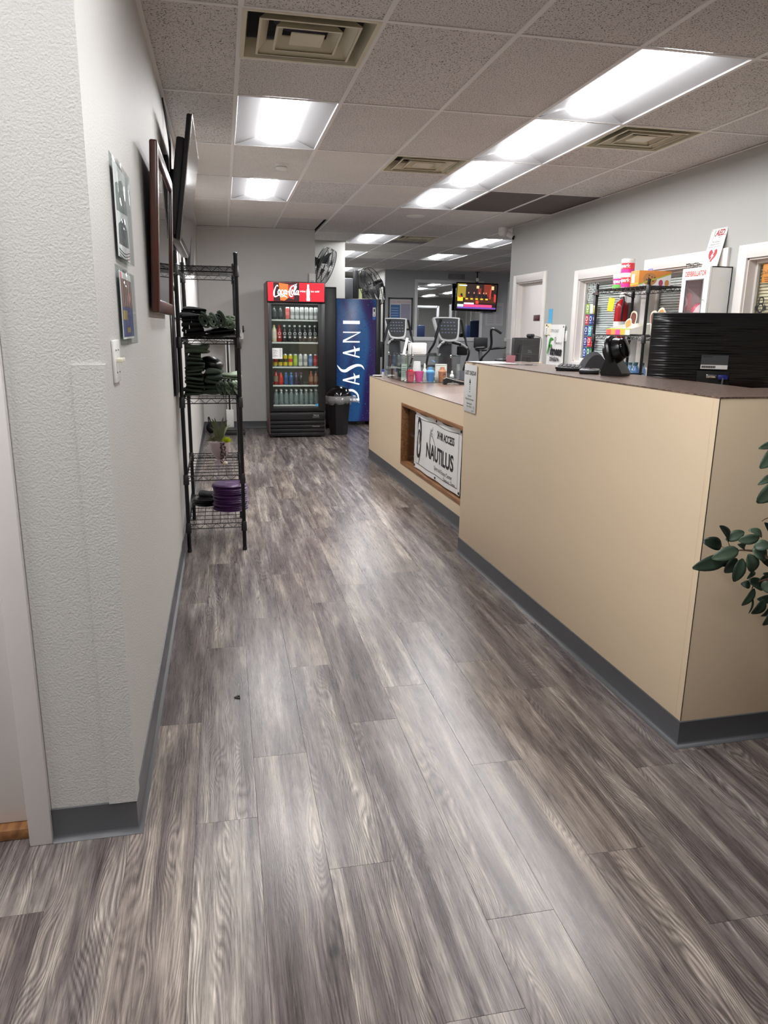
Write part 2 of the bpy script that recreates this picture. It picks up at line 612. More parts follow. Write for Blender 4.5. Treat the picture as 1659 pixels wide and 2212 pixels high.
cove([(-.521, YC), (XL, YC), (XL, YB)], 'baseboard_left', 'grey vinyl cove base along the left wall')
cove([(XL, YB), (1.30, YB)], 'baseboard_back', 'grey vinyl cove base under the back wall beside the drinks cooler')

# door on the left with its casing
d1 = mb(WHITEP)
d1.box(-1.50, -.578, 2.02, 2.06, .035, 2.06, .003)
d1o = struct(d1.build('door_1'), 'white painted door past the end of the left wall', 'door')
for (x0, x1, z0, z1) in ((-1.36, -1.10, .25, .95), (-1.36, -1.10, 1.10, 1.9), (-.98, -.72, .25, .95), (-.98, -.72, 1.10, 1.9)):
    mb(WHITEP).box(x0, x1, 2.014, 2.022, z0, z1, .003).build('door_panel', d1o)
tr = mb(WHITEP)
tr.box(-.582, -.521, 1.948, 2.08, 0, 2.12, .004)
struct(tr.build('trim_2'), 'white door casing beside the end of the left wall', 'trim')
th = mb(OAK).box(-1.5, -.582, 1.985, 2.1, 0, .034, .004)
struct(th.build('trim_3'), 'brown wooden threshold under the white door', 'trim')
wd = mb(WALLP).box(-2.6, -.521, 2.0, 2.1, 2.13, H+.04).box(-2.6, -1.52, 2.0, 2.1, 0, 2.13).box(-1.52, -.584, 2.06, 2.1, 2.06, 2.13).box(-2.6, -.53, 2.1, 2.2, 0, H)
struct(wd.build('wall_door'), 'grey wall around the white door', 'wall')
struct(mb(WALLP).box(-2.7, -2.6, -2.5, 2.2, 0, H+.04).build('wall_near_left'), 'grey wall of the entrance on the left', 'wall')
struct(mb(WALLP).box(-2.7, 3.9, -2.6, -2.5, 0, H+.04).build('wall_near'), 'grey wall at the entrance end of the hall', 'wall')

# back wall, recess wall and gym walls
struct(mb(M('grey_back_wall_paint', S(206, 204, 201), .5, bump=(60, .06, .001))).box(-.52, 1.285, YB, YB+.12, 0, H+.04).build('wall_back'), 'light grey back wall behind the scale and the drinks cooler', 'wall')
struct(mb(WALLR).box(1.165, 1.285, YB+.12, 11.9, 0, H+.04).box(1.165, 1.895, 11.9, 12.02, 0, H+.04).box(1.775, 1.895, 12.02, 24, 0, H+.04).build('wall_recess'), 'pale wall of the recess behind the blue vending machine', 'wall')
GW = 17.2
PASSX = 3.66
gw = mb(GYMW)
O1, O2 = (4.36, 6.02), (6.62, 7.9)
gw.box(PASSX, 11.0, GW, GW+.15, 0, H+.04)
struct(gw.build('wall_gym'), 'dark grey gym wall carrying two wide mirrors', 'wall')
struct(mb(WALLR).box(PASSX, PASSX+.12, GW+.15, 24, 0, H+.04).build('wall_passage'), 'pale wall of the passage beside the gym mirrors', 'wall')
struct(mb(WALLR).box(1.7, 3.8, 24, 24.1, 0, H+.04).build('wall_far'), 'pale wall at the far end of the passage', 'wall')
struct(mb(WALLR).box(11.0, 11.1, -.1, 17.3, 0, H+.04).build('wall_gym_side'), 'pale side wall of the gym', 'wall')

# right wall with three windows and a door opening
WIN = [(6.68, 7.58), (5.24, 6.20), (3.98, 4.93)]      # clear openings along y
WZ0, WZ1 = 1.10, 1.945
DY0, DY1, DZ = 8.50, 9.33, 2.0
wr = mb(M('grey_right_wall_paint', S(176, 176, 172), .5, bump=(60, .06, .001)))
cuts = sorted([(a, b, WZ0, WZ1) for a, b in WIN]+[(DY0, DY1, 0, DZ)])
y = -2.5
for a, b, z0, z1 in cuts:
    wr.box(XR, XR+.14, y, a, 0, H+.04)
    if z0 > 0:
        wr.box(XR, XR+.14, a, b, 0, z0)
    wr.box(XR, XR+.14, a, b, z1, H+.04)
    y = b
wr.box(XR, XR+.14, y, 9.60, 0, H+.04)
struct(wr.build('wall_right'), 'light grey wall behind the counter with windows and a door', 'wall')
struct(mb(WALLR).box(5.3, 11.1, -.1, 0, 0, H+.04).build('wall_gym_near'), 'pale wall at the near end of the gym', 'wall')
struct(mb(WALLR).box(3.86, 5.4, 9.46, 9.60, 0, H+.04).box(5.3, 5.4, -2.5, 9.46, 0, H+.04).build('wall_office'), 'pale walls of the office behind the windows', 'wall')
# ---------------------------------------------------------------- ceiling: grid, tiles, lamps, vents
ceil = mb(M('plenum', S(120, 115, 112), .9)).box(-2.7, 11.2, -2.6, 24.1, H+.10, H+.14).build('ceiling')
struct(ceil, 'suspended ceiling of speckled tiles in a white metal grid', 'ceiling')
REG = [(-2.6, 3.72, -2.5, YC), (XL, 3.72, YC, gy(5)), (XL, 1.285, gy(5), YB), (1.285, 8.1, gy(5), 11.9), (1.895, 8.1, 11.9, GW), (1.895, PASSX, GW, 24)]
LIGHTS = [(0, 1), (0, 3), (3, 0), (3, 1), (3, 2), (3, 3), (3, 6), (6, 6), (6, 8), (3, 8), (4, 11), (-2, -3), (0, -2), (-3, -2), (10, 8), (10, 6), (9, 5), (2, 13)]
VENTS = {(0, 0): 'near', (2, 2): 'mid', (4, 1): 'side', (4, 6): 'gym'}
DARKT = {(4, 3), (5, 3)}
tees = mb(GRIDW)
_tile = {}
def tile(x0, x1, y0, y1, m):
    w, l = x1-x0-.020, y1-y0-.020
    if w < .03 or l < .03:
        return
    k = (round(w, 3), round(l, 3), m.name)
    if k not in _tile:
        _tile[k] = mb(m).box(-w/2, w/2, -l/2, l/2, .004, .018, .002, seg=1).mesh('ceiling_tile', False)
    o = bpy.data.objects.new('ceiling_tile', _tile[k])
    COL.objects.link(o)
    o.parent = ceil
    o.location = ((x0+x1)/2, (y0+y1)/2, H)
rt = random.Random(11)
for (rx0, rx1, ry0, ry1) in REG:
    for i in range(-6, 15):
        for j in range(-6, 18):
            x0, x1 = max(gx(i), rx0), min(gx(i+1), rx1)
            y0, y1 = max(gy(j), ry0), min(gy(j+1), ry1)
            if x1-x0 < .03 or y1-y0 < .03 or (i, j) in LIGHTS:
                continue
            m = TILE if (j <= 1 or rt.random() < .35) else TILE2
            if (i, j) in DARKT:
                m = TILE3
            if (i, j) in VENTS:
                tile(x0, x1, gy(j)+GPX, y1, TILE)
            else:
                tile(x0, x1, y0, y1, m)
def tee(x0, x1, y0, y1):
    tees.box(x0, x1, y0, y1, H-.001, H+.003).box((x0+x1)/2-.003 if x1-x0 < .1 else x0, (x0+x1)/2+.003 if x1-x0 < .1 else x1, (y0+y1)/2-.003 if y1-y0 < .1 else y0, (y0+y1)/2+.003 if y1-y0 < .1 else y1, H+.003, H+.03)
def span_main(x):                 # extents in y of the ceiling over x
    out = []
    for a, b, c, d in REG:
        if a < x < b:
            out.append((c, d))
    return out
for i in range(-6, 15):
    for c, d in span_main(gx(i)):
        mbar = mb(GRIDW).box(gx(i)-.012, gx(i)+.012, c, d, H-.001, H+.004).box(gx(i)-.002, gx(i)+.002, c, d, H+.004, H+.03)
        mbar.build('main_tee', ceil, False)
for j in range(-6, 18):
    for a, b, c, d in REG:
        if c < gy(j) < d:
            mb(GRIDW).box(a, b, gy(j)-.012, gy(j)+.012, H-.0005, H+.0035).build('cross_tee', ceil, False)
for (i, j) in VENTS:
    mb(GRIDW).box(gx(i), gx(i+1), gy(j)+GPX-.012, gy(j)+GPX+.012, H-.0005, H+.0035).build('cross_tee', ceil, False)
for (a, b, c, d) in ((XL, XL+.02, YC, YB), (XR-.02, XR, -2.5, 9.6), (XL, 1.285, YB-.02, YB), (PASSX, 8.1, GW-.02, GW)):
    mb(GRIDW).box(a, b, c, d, H-.004, H-.001).build('wall_angle', ceil, False)
struct(mb(TILE2).box(8.12, 11.0, gy(5), GW, H+.055, H+.07).box(5.4, 11.0, 0, gy(5), H+.055, H+.07).build('ceiling'), 'pale ceiling over the far side of the gym', 'ceiling')

# recessed troffer lamps
LAMPM = M('lamp_diffuser', S(250, 248, 245), .5, emit=(.985, .985, 1, 1), es=LAMP)
PAN = M('lamp_pan_white', S(176, 176, 178), .5)
def make_lamp():
    t = thing('ceiling_light', '', 'ceiling light', group='recessed ceiling lights')
    w, l = GPX/2-.012, GPY/2-.012
    p = mb(PAN)
    prof = [(w, 0), (w-.004, .006), (.19, .032), (.125, .046), (-.125, .046), (-.19, .032), (-w+.004, .006), (-w, 0)]
    p.grid(lambda u, v: (prof[round(v*7)][0], -l+2*l*u, prof[round(v*7)][1]), 1, 7)
    p.build('pan', t, 30)
    for s in (-1, 1):
        e = mb(PAN)
        yy = s*l
        # sloped triangular end plate, lower in the middle where the basket meets it
        e.face([(-w, yy, 0), (w, yy, 0), (.13, s*(l-.085), .044), (-.13, s*(l-.085), .044)])
        e.build('end_plate', t, False)
    d = mb(LAMPM)
    n = 12
    arc = [(.125*math.cos(PI*k/n), .046-.034*math.sin(PI*k/n)) for k in range(n+1)]
    l2 = l-.055
    d.grid(lambda u, v: (arc[round(v*n)][0], -l2+2*l2*u, arc[round(v*n)][1]), 1, n)
    for s in (-1, 1):
        d.face([(a, s*l2, z) for a, z in arc])
    d.build('diffuser', t, 60)
    return t
lamp0 = make_lamp()
LLAB = {(0, 1): 'lit ceiling light next to the square vent above the left wall', (0, 3): 'lit ceiling light beyond the smoke detector',
        (3, 0): 'lit ceiling light heading the row of four above the counter', (3, 1): 'second lit ceiling light of the row above the counter',
        (3, 2): 'third lit ceiling light of the row above the counter', (3, 3): 'last lit ceiling light of the row, beside the dark tiles',
        (3, 6): 'lit ceiling light just past the recess wall by a gym vent', (6, 6): 'lit gym ceiling light by the security camera',
        (6, 8): 'lit gym ceiling light in front of the gym mirrors', (3, 8): 'lit gym ceiling light half hidden by the recess wall',
        (4, 11): 'lit ceiling light over the far passage', (-2, -3): 'lit ceiling light over the entrance by the white door',
        (0, -2): 'lit ceiling light overhead between the left wall and the counter',
        (-3, -2): 'ceiling light added out of view by the white door to brighten the near hall', (9, 5): 'ceiling light added out of view to brighten the gym wall', (10, 8): 'lit ceiling light over the right side of the gym',  # door and near-gym lamps are added out of view for extra brightness
        (10, 6): 'lit ceiling light over the middle of the gym', (2, 13): 'lit ceiling light at the end of the passage'}
for n, ij in enumerate(LIGHTS):
    lc = ((gx(ij[0])+gx(ij[0]+1))/2, (gy(ij[1])+gy(ij[1]+1))/2, H)
    if n == 0:
        lamp0.location = lc
        lamp0['label'] = LLAB[ij]
    else:
        dup(lamp0, lc, label=LLAB[ij])
wl0 = None
for n, (x, y) in enumerate(((6.75, 9.0), (8.5, 6.3), (8.5, 3.2), (10.0, 6.4), (6.2, 4.5))):
    dup(lamp0, (x, y, H), label='lit ceiling light of the gym seen only in the mirror', group='gym lights seen in the mirror')

# square cone vents
VM = M('vent_beige_metal', S(226, 218, 194), .4)
VD = M('vent_dark', S(14, 14, 18), .8)
def ring(b, r0, z0, r1, z1, th=.004):
    for k in range(4):
        c, s = round(math.cos(PI/2*k)), round(math.sin(PI/2*k))
        q = lambda x, y, z: (x*c-y*s, x*s+y*c, z)
        b.face([q(-r0, -r0, z0), q(r0, -r0, z0), q(r1, -r1, z1), q(-r1, -r1, z1)])
        b.face([q(-r0, -r0-th*.2, z0-th), q(-r1, -r1, z1-th), q(r1, -r1, z1-th), q(r0, -r0-th*.2, z0-th)])
        b.face([q(-r0, -r0, z0), q(-r0, -r0-th*.2, z0-th), q(r0, -r0-th*.2, z0-th), q(r0, -r0, z0)])
def make_vent():
    t = thing('ceiling_vent', '', 'vent', group='square ceiling vents')
    w = GPX/2-.006
    f = mb(VM)
    ring(f, w, .002, .276, .002); ring(f, .276, .002, .262, .080)
    f.build('frame', t, False)
    for r0, r1, z in ((.222, .172, .0), (.146, .104, .0)):
        l = mb(VM)
        ring(l, r0, z, r1, z+.05)
        ring(l, r0, z, r0-.010, z-.001)
        l.build('louvre', t, False)
    mb(VM).box(-.076, .076, -.076, .076, .0, .006, .004).build('centre_plate', t)
    mb(VD).box(-.26, .26, -.26, .26, .082, .088).build('duct_back', t)
    mb(M('duct_blue', S(28, 34, 70), .5)).lathe([(.15, .076), (.15, .081)], 24).build('duct_ring', t)
    return t
v0 = make_vent()
VL = {'near': 'square beige ceiling vent ahead of the left ceiling light', 'mid': 'square beige ceiling vent left of the row of lights',
      'side': 'square beige ceiling vent between the row of lights and the right wall', 'gym': 'dark square vent in the gym ceiling by the recess wall'}
for n, (ij, k) in enumerate(VENTS.items()):
    lc = ((gx(ij[0])+gx(ij[0]+1))/2, gy(ij[1])+GPX/2, H)
    if n == 0:
        v0.location = lc
        v0['label'] = VL[k]
    else:
        dup(v0, lc, label=VL[k])
# smoke detector and round ceiling speaker
t = thing('smoke_detector', 'white round smoke detector between the two left ceiling lights', 'smoke detector', (.52, 6.55, H-.0005))
mb(WHT).lathe([(.052, .004), (.052, -.014), (.048, -.018)], 28).build('base', t)
mb(WHT).lathe([(.046, -.018), (.046, -.03), (.04, -.038), (.018, -.042), (0, -.042)], 28).build('sensing_head', t)
mb(BLK).lathe([(.0475, -.019), (.0475, -.0215)], 28, cap=False).build('vent_slot', t)
t = thing('ceiling_speaker', 'flat round white cover in the ceiling behind the row of lights', 'ceiling cover', (2.27, 8.98, H-.0005))
mb(WHT).lathe([(.10, .004), (.10, -.004), (.085, -.012), (0, -.014)], 28).build('cover', t)
mb(WHT).lathe([(.115, .003), (.115, -.002)], 28).build('rim', t)
# security camera in the corner
t = thing('security_camera', 'white security camera with dark lens in the ceiling corner', 'camera', (3.60, 9.62, H))
mb(WHT).lathe([(.06, .0), (.06, -.07), (.045, -.10), (.02, -.11)], 20).build('mount', t)
mb(WHT).cyl((.05, -.01, -.07), (.115, -.08, -.125), .034, 16).build('housing', t)
mb(BLKG).cyl((.112, -.077, -.1225), (.125, -.091, -.134), .028, 16).build('lens', t)
# ---------------------------------------------------------------- facing helpers for print and signs
def FY(x, y, z):          # print on a plane facing the hall end we stand at (-y)
    return XF((x, y, z), (PI/2, 0, 0))
def FXn(x, y, z):         # print on a plane facing -x
    return XF((x, y, z), (PI/2, 0, -PI/2))
def FXp(x, y, z):         # print on a plane facing +x
    return XF((x, y, z), (PI/2, 0, PI/2))
GLASS = glass_mat('window_glass')
SLATW = M('blind_slat_white', S(222, 222, 220), .5)
SLATLIT = M('blind_slat_backlit', S(238, 222, 190), .5)  # warm light from the office behind is painted into this slat colour

# ---------------------------------------------------------------- windows in the right wall
WLAB = ['white trimmed office window covered with coloured stickers', 'white trimmed office window behind the black wire rack', 'white trimmed office window with the kettlebell decal']
for n, (a, b) in enumerate(WIN):
    fr = mb(WHITEP)
    T = .095
    for (y0, y1, z0, z1) in ((a-T, a, WZ0-T, WZ1+T), (b, b+T, WZ0-T, WZ1+T), (a, b, WZ1, WZ1+T), (a, b, WZ0-T, WZ0)):
        fr.box(XR-.022, XR, y0, y1, z0, z1, .003)
    w = struct(fr.build('window_%d' % (n+1)), WLAB[n], 'window')
    ja = mb(WHITEP)
    for (y0, y1, z0, z1) in ((a, a+.012, WZ0, WZ1), (b-.012, b, WZ0, WZ1), (a, b, WZ1-.012, WZ1), (a, b, WZ0, WZ0+.012)):
        ja.box(XR-.004, XR+.13, y0, y1, z0, z1)
    ja.build('jamb', w, False)
    st = mb(WHITEP)
    for (y0, y1, z0, z1) in ((a+.012, a+.035, WZ0+.012, WZ1-.012), (b-.035, b-.012, WZ0+.012, WZ1-.012), (a+.035, b-.035, WZ1-.035, WZ1-.012), (a+.035, b-.035, WZ0+.012, WZ0+.035)):
        st.box(XR+.055, XR+.078, y0, y1, z0, z1, .002)
    st.build('stop', w, False)
    mb(GLASS).box(XR+.064, XR+.068, a+.014, b-.014, WZ0+.014, WZ1-.014).build('pane', w, False)
BL = ['white slatted blind behind the stickered window', 'white slatted blind behind the wire rack', 'slatted blind behind the kettlebell window, tinted cream as if backlit']
for n, (a, b) in enumerate(WIN):
    t = thing('window_blind', BL[n], 'blind', (XR+.105, (a+b)/2, WZ0), group='slatted window blinds')
    m = SLATLIT if n == 2 else SLATW
    w = (b-a)/2-.02
    slat = mb(m)
    slat.grid(lambda u, v: (-.0125+.025*u, -w+2*w*v, .0025*math.sin(PI*u)), 4, 1)
    sm = slat.mesh('slat', 60)
    z = .03
    while z < WZ1-WZ0-.05:
        o = bpy.data.objects.new('slat', sm)
        COL.objects.link(o)
        o.parent = t
        o.location = (0, 0, z)
        o.rotation_euler = (0, R(-58), 0)
        z += .0225
    mb(m).box(-.018, .018, -w, w, WZ1-WZ0-.045, WZ1-WZ0-.014, .003).build('head_rail', t)
    mb(m).box(-.012, .012, -w, w, .014, .024, .002).build('bottom_rail', t)
    for s in (-.55, .55):
        mb(m).cyl((-.014, s*w, .02), (-.014, s*w, WZ1-WZ0-.03), .0012, 5).build('cord', t)

# stickers in rows on the first window (a coloured square with a pale badge each)
STK = [[None, None, (150, 190, 70), (200, 40, 60), (40, 60, 140), (40, 50, 150), (30, 70, 160)],
       [None, None, (226, 228, 226), (40, 70, 150), (90, 170, 190), (210, 40, 50), (40, 120, 90)],
       [None, None, (240, 214, 30), (50, 50, 120), None, (220, 50, 60), (60, 130, 90)]]
CN = {(150, 190, 70): 'lime green', (200, 40, 60): 'red', (40, 60, 140): 'navy blue', (40, 50, 150): 'royal blue', (30, 70, 160): 'bright blue', (226, 228, 226): 'white',
      (40, 70, 150): 'deep blue', (90, 170, 190): 'aqua', (210, 40, 50): 'scarlet', (40, 120, 90): 'teal green', (240, 214, 30): 'yellow', (50, 50, 120): 'indigo', (220, 50, 60): 'coral red', (60, 130, 90): 'mid green'}
for c, colm in enumerate(STK):
    for r, rgb in enumerate(colm):
        if not rgb:
            continue
        yy, zz = 7.50-.085*c-.03, WZ1-.02-.112*(r+.5)
        o = mb(M('sticker_%d_%d_%d' % rgb, S(*rgb), .4)).box(XR+.060, XR+.0632, -.036+yy, .036+yy, zz-.05, zz+.05, .001).build('window_sticker')
        tag(o, '%s square sticker stuck on the office window' % CN[rgb], 'sticker', 'stickers on the office window')
        bd = mb(M('sticker_badge', S(238, 238, 236), .5))
        bd.prism([(.024*math.cos(k*PI/8), .026*math.sin(k*PI/8)+.012) for k in range(16)], .001, xf=FXn(XR+.0599, yy, zz))
        bd.box(-.024, .024, -.032, -.026, 0, .001, xf=FXn(XR+.0599, yy, zz))
        bd.build('badge', o, False)
        inn = mb(M('sticker_%d_%d_%d' % rgb, S(*rgb), .4))
        inn.prism([(.015*math.cos(k*PI/6), .017*math.sin(k*PI/6)+.012) for k in range(12)], .001, xf=FXn(XR+.0592, yy, zz))
        inn.build('emblem', o, False)
# pale etched print above the stickers
pr = mb(M('pale_window_print', S(206, 212, 214), .5))
for c in range(3):
    for r in range(2):
        yy, zz = 7.47-.085*c, WZ1-.075-.10*r
        pr.stroke([(.03*math.cos(k*PI/5), .035*math.sin(k*PI/5)) for k in range(10)], .008, FXn(XR+.0605, yy, zz), closed=True)
        pr.text('TEAM', .022, FXn(XR+.0604, yy, zz))
tag(pr.build('window_decal'), 'pale printed badges high on the stickered office window', 'decal')
# kettlebell decal and orange sticker on the third window
k = mb(INK)
k.stroke([(.028*math.cos(a*PI/8), .03*math.sin(a*PI/8)-.02) for a in range(16)], .012, FXn(XR+.0605, 4.82, 1.62), closed=True)
k.stroke([(-.018, .008), (-.024, .034), (-.012, .052), (.012, .052), (.024, .034), (.018, .008)], .012, FXn(XR+.0605, 4.82, 1.62))
for sgn in (-1, 1):
    k.box(sgn*.052-.006, sgn*.052+.006, -.035, -.005, 0, .0005, xf=FXn(XR+.0604, 4.82, 1.62))
    k.box(sgn*.040-.005, sgn*.040+.005, -.045, .005, 0, .0005, xf=FXn(XR+.0604, 4.82, 1.62))
k.box(-.062, .062, -.066, -.060, 0, .0005, xf=FXn(XR+.0604, 4.82, 1.62))
k.text('k', .035, FXn(XR+.0603, 4.82, 1.6))
tag(k.build('kettlebell_decal'), 'black kettlebell and dumbbell decal on the office window glass', 'decal')
o = mb(M('orange_sticker', S(206, 138, 58), .5)).box(XR+.060, XR+.0632, 4.735, 4.845, 1.775, 1.905, .004).build('window_sticker')
tag(o, 'orange printed sticker in the corner of the kettlebell window', 'sticker')
q = mb(M('orange_sticker_print', S(84, 52, 22), .6))
q.stroke([(-.01, .02), (.008, .035), (.012, .05), (.0, .06)], [.002, .008, .006, .001], FXn(XR+.0598, 4.79, 1.83))
q.text('Denison', .032, FXn(XR+.0598, 4.79, 1.842), shear=.3)
for i in range(3):
    q.box(-.035+.008*i, .035-.008*i, -.012-.014*i, -.008-.014*i, 0, .0004, xf=FXn(XR+.0598, 4.79, 1.82))
q.build('lettering', o, False)

# ---------------------------------------------------------------- door in the right wall
dr = mb(WHITEP)
T = .09
for (y0, y1, z0, z1) in ((DY0-T, DY0, 0, DZ+T), (DY1, DY1+T, 0, DZ+T), (DY0, DY1, DZ, DZ+T)):
    dr.box(XR-.022, XR, y0, y1, z0, z1, .003)
d2 = struct(dr.build('door_2'), 'white door with a small dark plate in the right wall', 'door')
mb(WHITEP).box(XR+.07, XR+.11, DY0+.004, DY1-.004, .01, DZ-.004, .002).build('door_leaf', d2)
jb = mb(WHITEP).box(XR, XR+.14, DY0, DY0+.012, 0, DZ).box(XR, XR+.14, DY1-.012, DY1, 0, DZ).box(XR, XR+.14, DY0, DY1, DZ-.012, DZ)
jb.build('jamb', d2, False)
pl = mb(M('dark_red_plate', S(70, 26, 34), .4)).box(XR+.064, XR+.0705, 8.72, 8.90, 1.53, 1.60, .002).build('name_plate', d2)
mb(M('plate_print', S(150, 90, 96), .5)).text('STORAGE', .03, FXn(XR+.0636, 8.81, 1.565)).build('lettering', pl, False)
mb(CHROME).sphere((XR+.04, DY0+.07, .98), .026).cyl((XR+.07, DY0+.07, .98), (XR+.04, DY0+.07, .98), .012).build('door_knob', d2)
# small things on the right wall
o = mb(M('blue_paper', S(92, 172, 214), .7)).box(XR-.003, XR-.0005, 8.20, 8.31, 1.50, 1.66).build('paper_sheet')
tag(o, 'plain blue paper sheet taped beside the door frame', 'paper')
t = thing('thermostat', 'cream thermostat box under the blue paper sheet', 'thermostat', (XR, 8.27, 1.43))
mb(M('cream_plastic', S(232, 222, 190), .5)).box(-.03, 0, -.07, .07, -.065, .065, .006).build('body', t)
mb(PAPER).box(-.0315, -.0295, -.05, .05, -.055, .03).build('label_card', t)
q = mb(INK).box(-.0325, -.0312, -.012, .014, .036, .056)
for i in range(4):
    q.box(-.0322, -.0314, -.02, .02, -.045+.016*i, -.04+.016*i)
q.build('print', t, False)
for n, (yy, kind) in enumerate(((7.93, 'outlet'), (7.82, 'switch'))):
    t = thing('wall_plate', 'white %s plate beside the stickered window' % kind, 'wall plate', (XR, yy, 1.36))
    mb(WHT).box(-.006, 0, -.036, .036, -.058, .058, .002).build('plate', t)
    if kind == 'outlet':
        for z in (-.022, .022):
            mb(WHT).box(-.0085, -.005, -.017, .017, z-.014, z+.014, .003).build('socket', t)
    else:
        mb(WHT).box(-.010, -.005, -.017, .017, -.033, .033, .003).build('rocker', t)

# ---------------------------------------------------------------- defibrillator cabinet, sign and glasses on it
AW = M('cabinet_white_enamel', S(234, 234, 232), .25)
AX0, AY0, AY1, AZ0, AZ1 = 3.53, 5.095, 5.435, 1.50, 1.90
t = thing('defibrillator_cabinet', 'white wall cabinet with window marked DEFIBRILLATOR', 'defibrillator cabinet', (XR, 5.265, 1.42))
def al(x, y, z):
    return (x-XR, y-5.265, z-1.42)
def abox(b, x0, x1, y0, y1, z0, z1, bev=0):
    return b.box(x0-XR, x1-XR, y0-5.265, y1-5.265, z0-1.42, z1-1.42, bev)
AZ0 = 1.47
c = mb(AW)
abox(c, AX0+.02, XR, AY0, AY0+.008, AZ0, AZ1); abox(c, AX0+.02, XR, AY1-.008, AY1, AZ0, AZ1)
abox(c, AX0+.02, XR, AY0, AY1, AZ0, AZ0+.008); abox(c, AX0+.02, XR, AY0, AY1, AZ1-.008, AZ1); abox(c, XR-.008, XR, AY0, AY1, AZ0, AZ1)
c.build('body', t, False)
d = mb(AW)
wy0, wy1, wz0, wz1 = AY0+.06, AY1-.055, AZ0+.075, AZ1-.085
for (y0, y1, z0, z1) in ((AY0, wy0, AZ0, AZ1), (wy1, AY1, AZ0, AZ1), (wy0, wy1, AZ0, wz0), (wy0, wy1, wz1, AZ1)):
    abox(d, AX0, AX0+.018, y0, y1, z0, z1, .0015)
dd = d.build('door', t)
gk = mb(M('grey_gasket', S(120, 116, 118), .5))
for (y0, y1, z0, z1) in ((wy0, wy0+.006, wz0, wz1), (wy1-.006, wy1, wz0, wz1), (wy0, wy1, wz0, wz0+.006), (wy0, wy1, wz1-.006, wz1)):
    abox(gk, AX0-.002, AX0+.006, y0, y1, z0, z1)
gk.build('window_gasket', dd, False)
g = mb(glass_mat('cabinet_window', (.94, .90, .91, 1))); abox(g, AX0+.004, AX0+.007, wy0+.004, wy1-.004, wz0+.004, wz1-.004)
g.build('window_pane', dd, False)
q = mb(M('red_print', S(206, 66, 48), .5)).text('DEFIBRILLATOR', .052, FXn(*al(AX0-.0006, (AY0+AY1)/2, AZ1-.045)), sx=.72, bold=.0012)
q.build('lettering', dd, False)
q = mb(INK).box(-.012, .012, -.012, .012, 0, .001, xf=FXn(*al(AX0-.0015, 5.20, 1.50)))
q.text('AED', .022, FXn(*al(AX0-.0016, 5.27, 1.505)), bold=.0008)
q.build('small_print', dd, False)
mb(BLK).lathe([(.016, 0), (.016, .01), (.012, .012)], 20, xf=FXn(*al(AX0, 5.195, 1.515))).build('lock_button', dd)
mb(M('green_tab', S(120, 160, 70), .5)).box(-.008, .008, -.02, .02, 0, .002, xf=FXn(*al(AX0-.002, 5.155, 1.515)) @ Matrix.Rotation(-.6, 4, 'Z')).build('seal_tab', dd)
mb(CHROME).tube([(0, .012, 0), (0, .012, -.012), (0, -.012, -.012), (0, -.012, 0)], .0025, 6, xf=XF(al(AX0, 5.118, 1.66), (0, PI/2, 0)) @ Matrix.Rotation(PI/2, 4, 'X')).build('latch', dd)
aed = thing('defibrillator', 'pink and white defibrillator inside the wall cabinet', 'defibrillator', (3.63, 5.29, AZ0+.0085))
mb(M('aed_white', S(225, 222, 222), .4)).sphere((0, 0, .08), .08, sc=(.75, 1.05, 1)).build('case', aed)
mb(M('aed_pink', S(222, 120, 138), .4)).sphere((-.005, .03, .105), .062, sc=(.85, 1, 1)).build('cap', aed)
for i in range(3):
    mb(M('aed_stripe', S(150, 130, 138), .5)).tube([(-.063+.004*i, .085-.028*i, .04), (-.066+.002*i, .055-.028*i, .075), (-.062+.006*i, .01-.026*i, .085), (-.055+.006*i, -.04-.012*i, .04)], .0035, 6, sub=5).build('stripe', aed)
# sign leaning on top of the cabinet
tl = R(-9)
t = thing('aed_sign', 'white metal AED sign with a red heart leaning above the cabinet', 'sign', (3.66, 5.30, 1.9005))
sx = XF((0, 0, 0), (0, R(12), 0))
mb(WHT).box(-.002, .002, -.095, .095, 0, .30, .001, xf=sx).build('panel', t)
fx = sx @ FXn(-.0024, 0, 0)
q = mb(REDI).text('AED', .062, fx @ XF((.018, .262, 0)), shear=.25, bold=.002, sx=.85).text('.com', .02, fx @ XF((.075, .245, 0)))
q.build('lettering', t, False)
hq = [(0, .035), (.02, .055), (.044, .072), (.058, .10), (.05, .125), (.026, .13), (0, .11), (-.026, .13), (-.05, .125), (-.058, .10), (-.044, .072), (-.02, .055)]
mb(REDI).prism([(x*.85, y+.01) for x, y in crom(hq, 4, True)], .0006, xf=fx).build('heart', t, False)
mb(PAPER).prism([(.008, .125), (-.018, .088), (-.002, .088), (-.012, .056), (.02, .096), (.004, .096), (.018, .125)], .0005, xf=fx @ XF((0, 0, .0007))).build('lightning_bolt', t, False)
q = mb(INK)
for i, s in enumerate(('This building is', 'Equipped With An', 'Automated External Defibrillator')):
    q.text(s, .017 if i < 2 else .012, fx @ XF((0, .198-.018*i, 0)), shear=.15)
q.text('Saving lives', .011, fx @ XF((.03, .232, 0)), shear=.2)
q.stroke([(-.06, .20), (-.05, .25), (-.042, .285), (-.05, .26), (-.036, .245), (-.03, .235)], [.002, .002, .003, .001, .004, .002], fx)
q.build('fine_print', t, False)
for s in (-1, 1):
    for z in (.012, .288):
        mb(GREYM).lathe([(.0035, 0), (.0035, .0012)], 10, xf=fx @ XF((s*.086, z, 0))).build('corner_eyelet', t)
t = thing('eyeglasses', 'pair of black framed eyeglasses lying on the cabinet', 'eyeglasses', (3.548, 5.35, 1.9005), R(10))
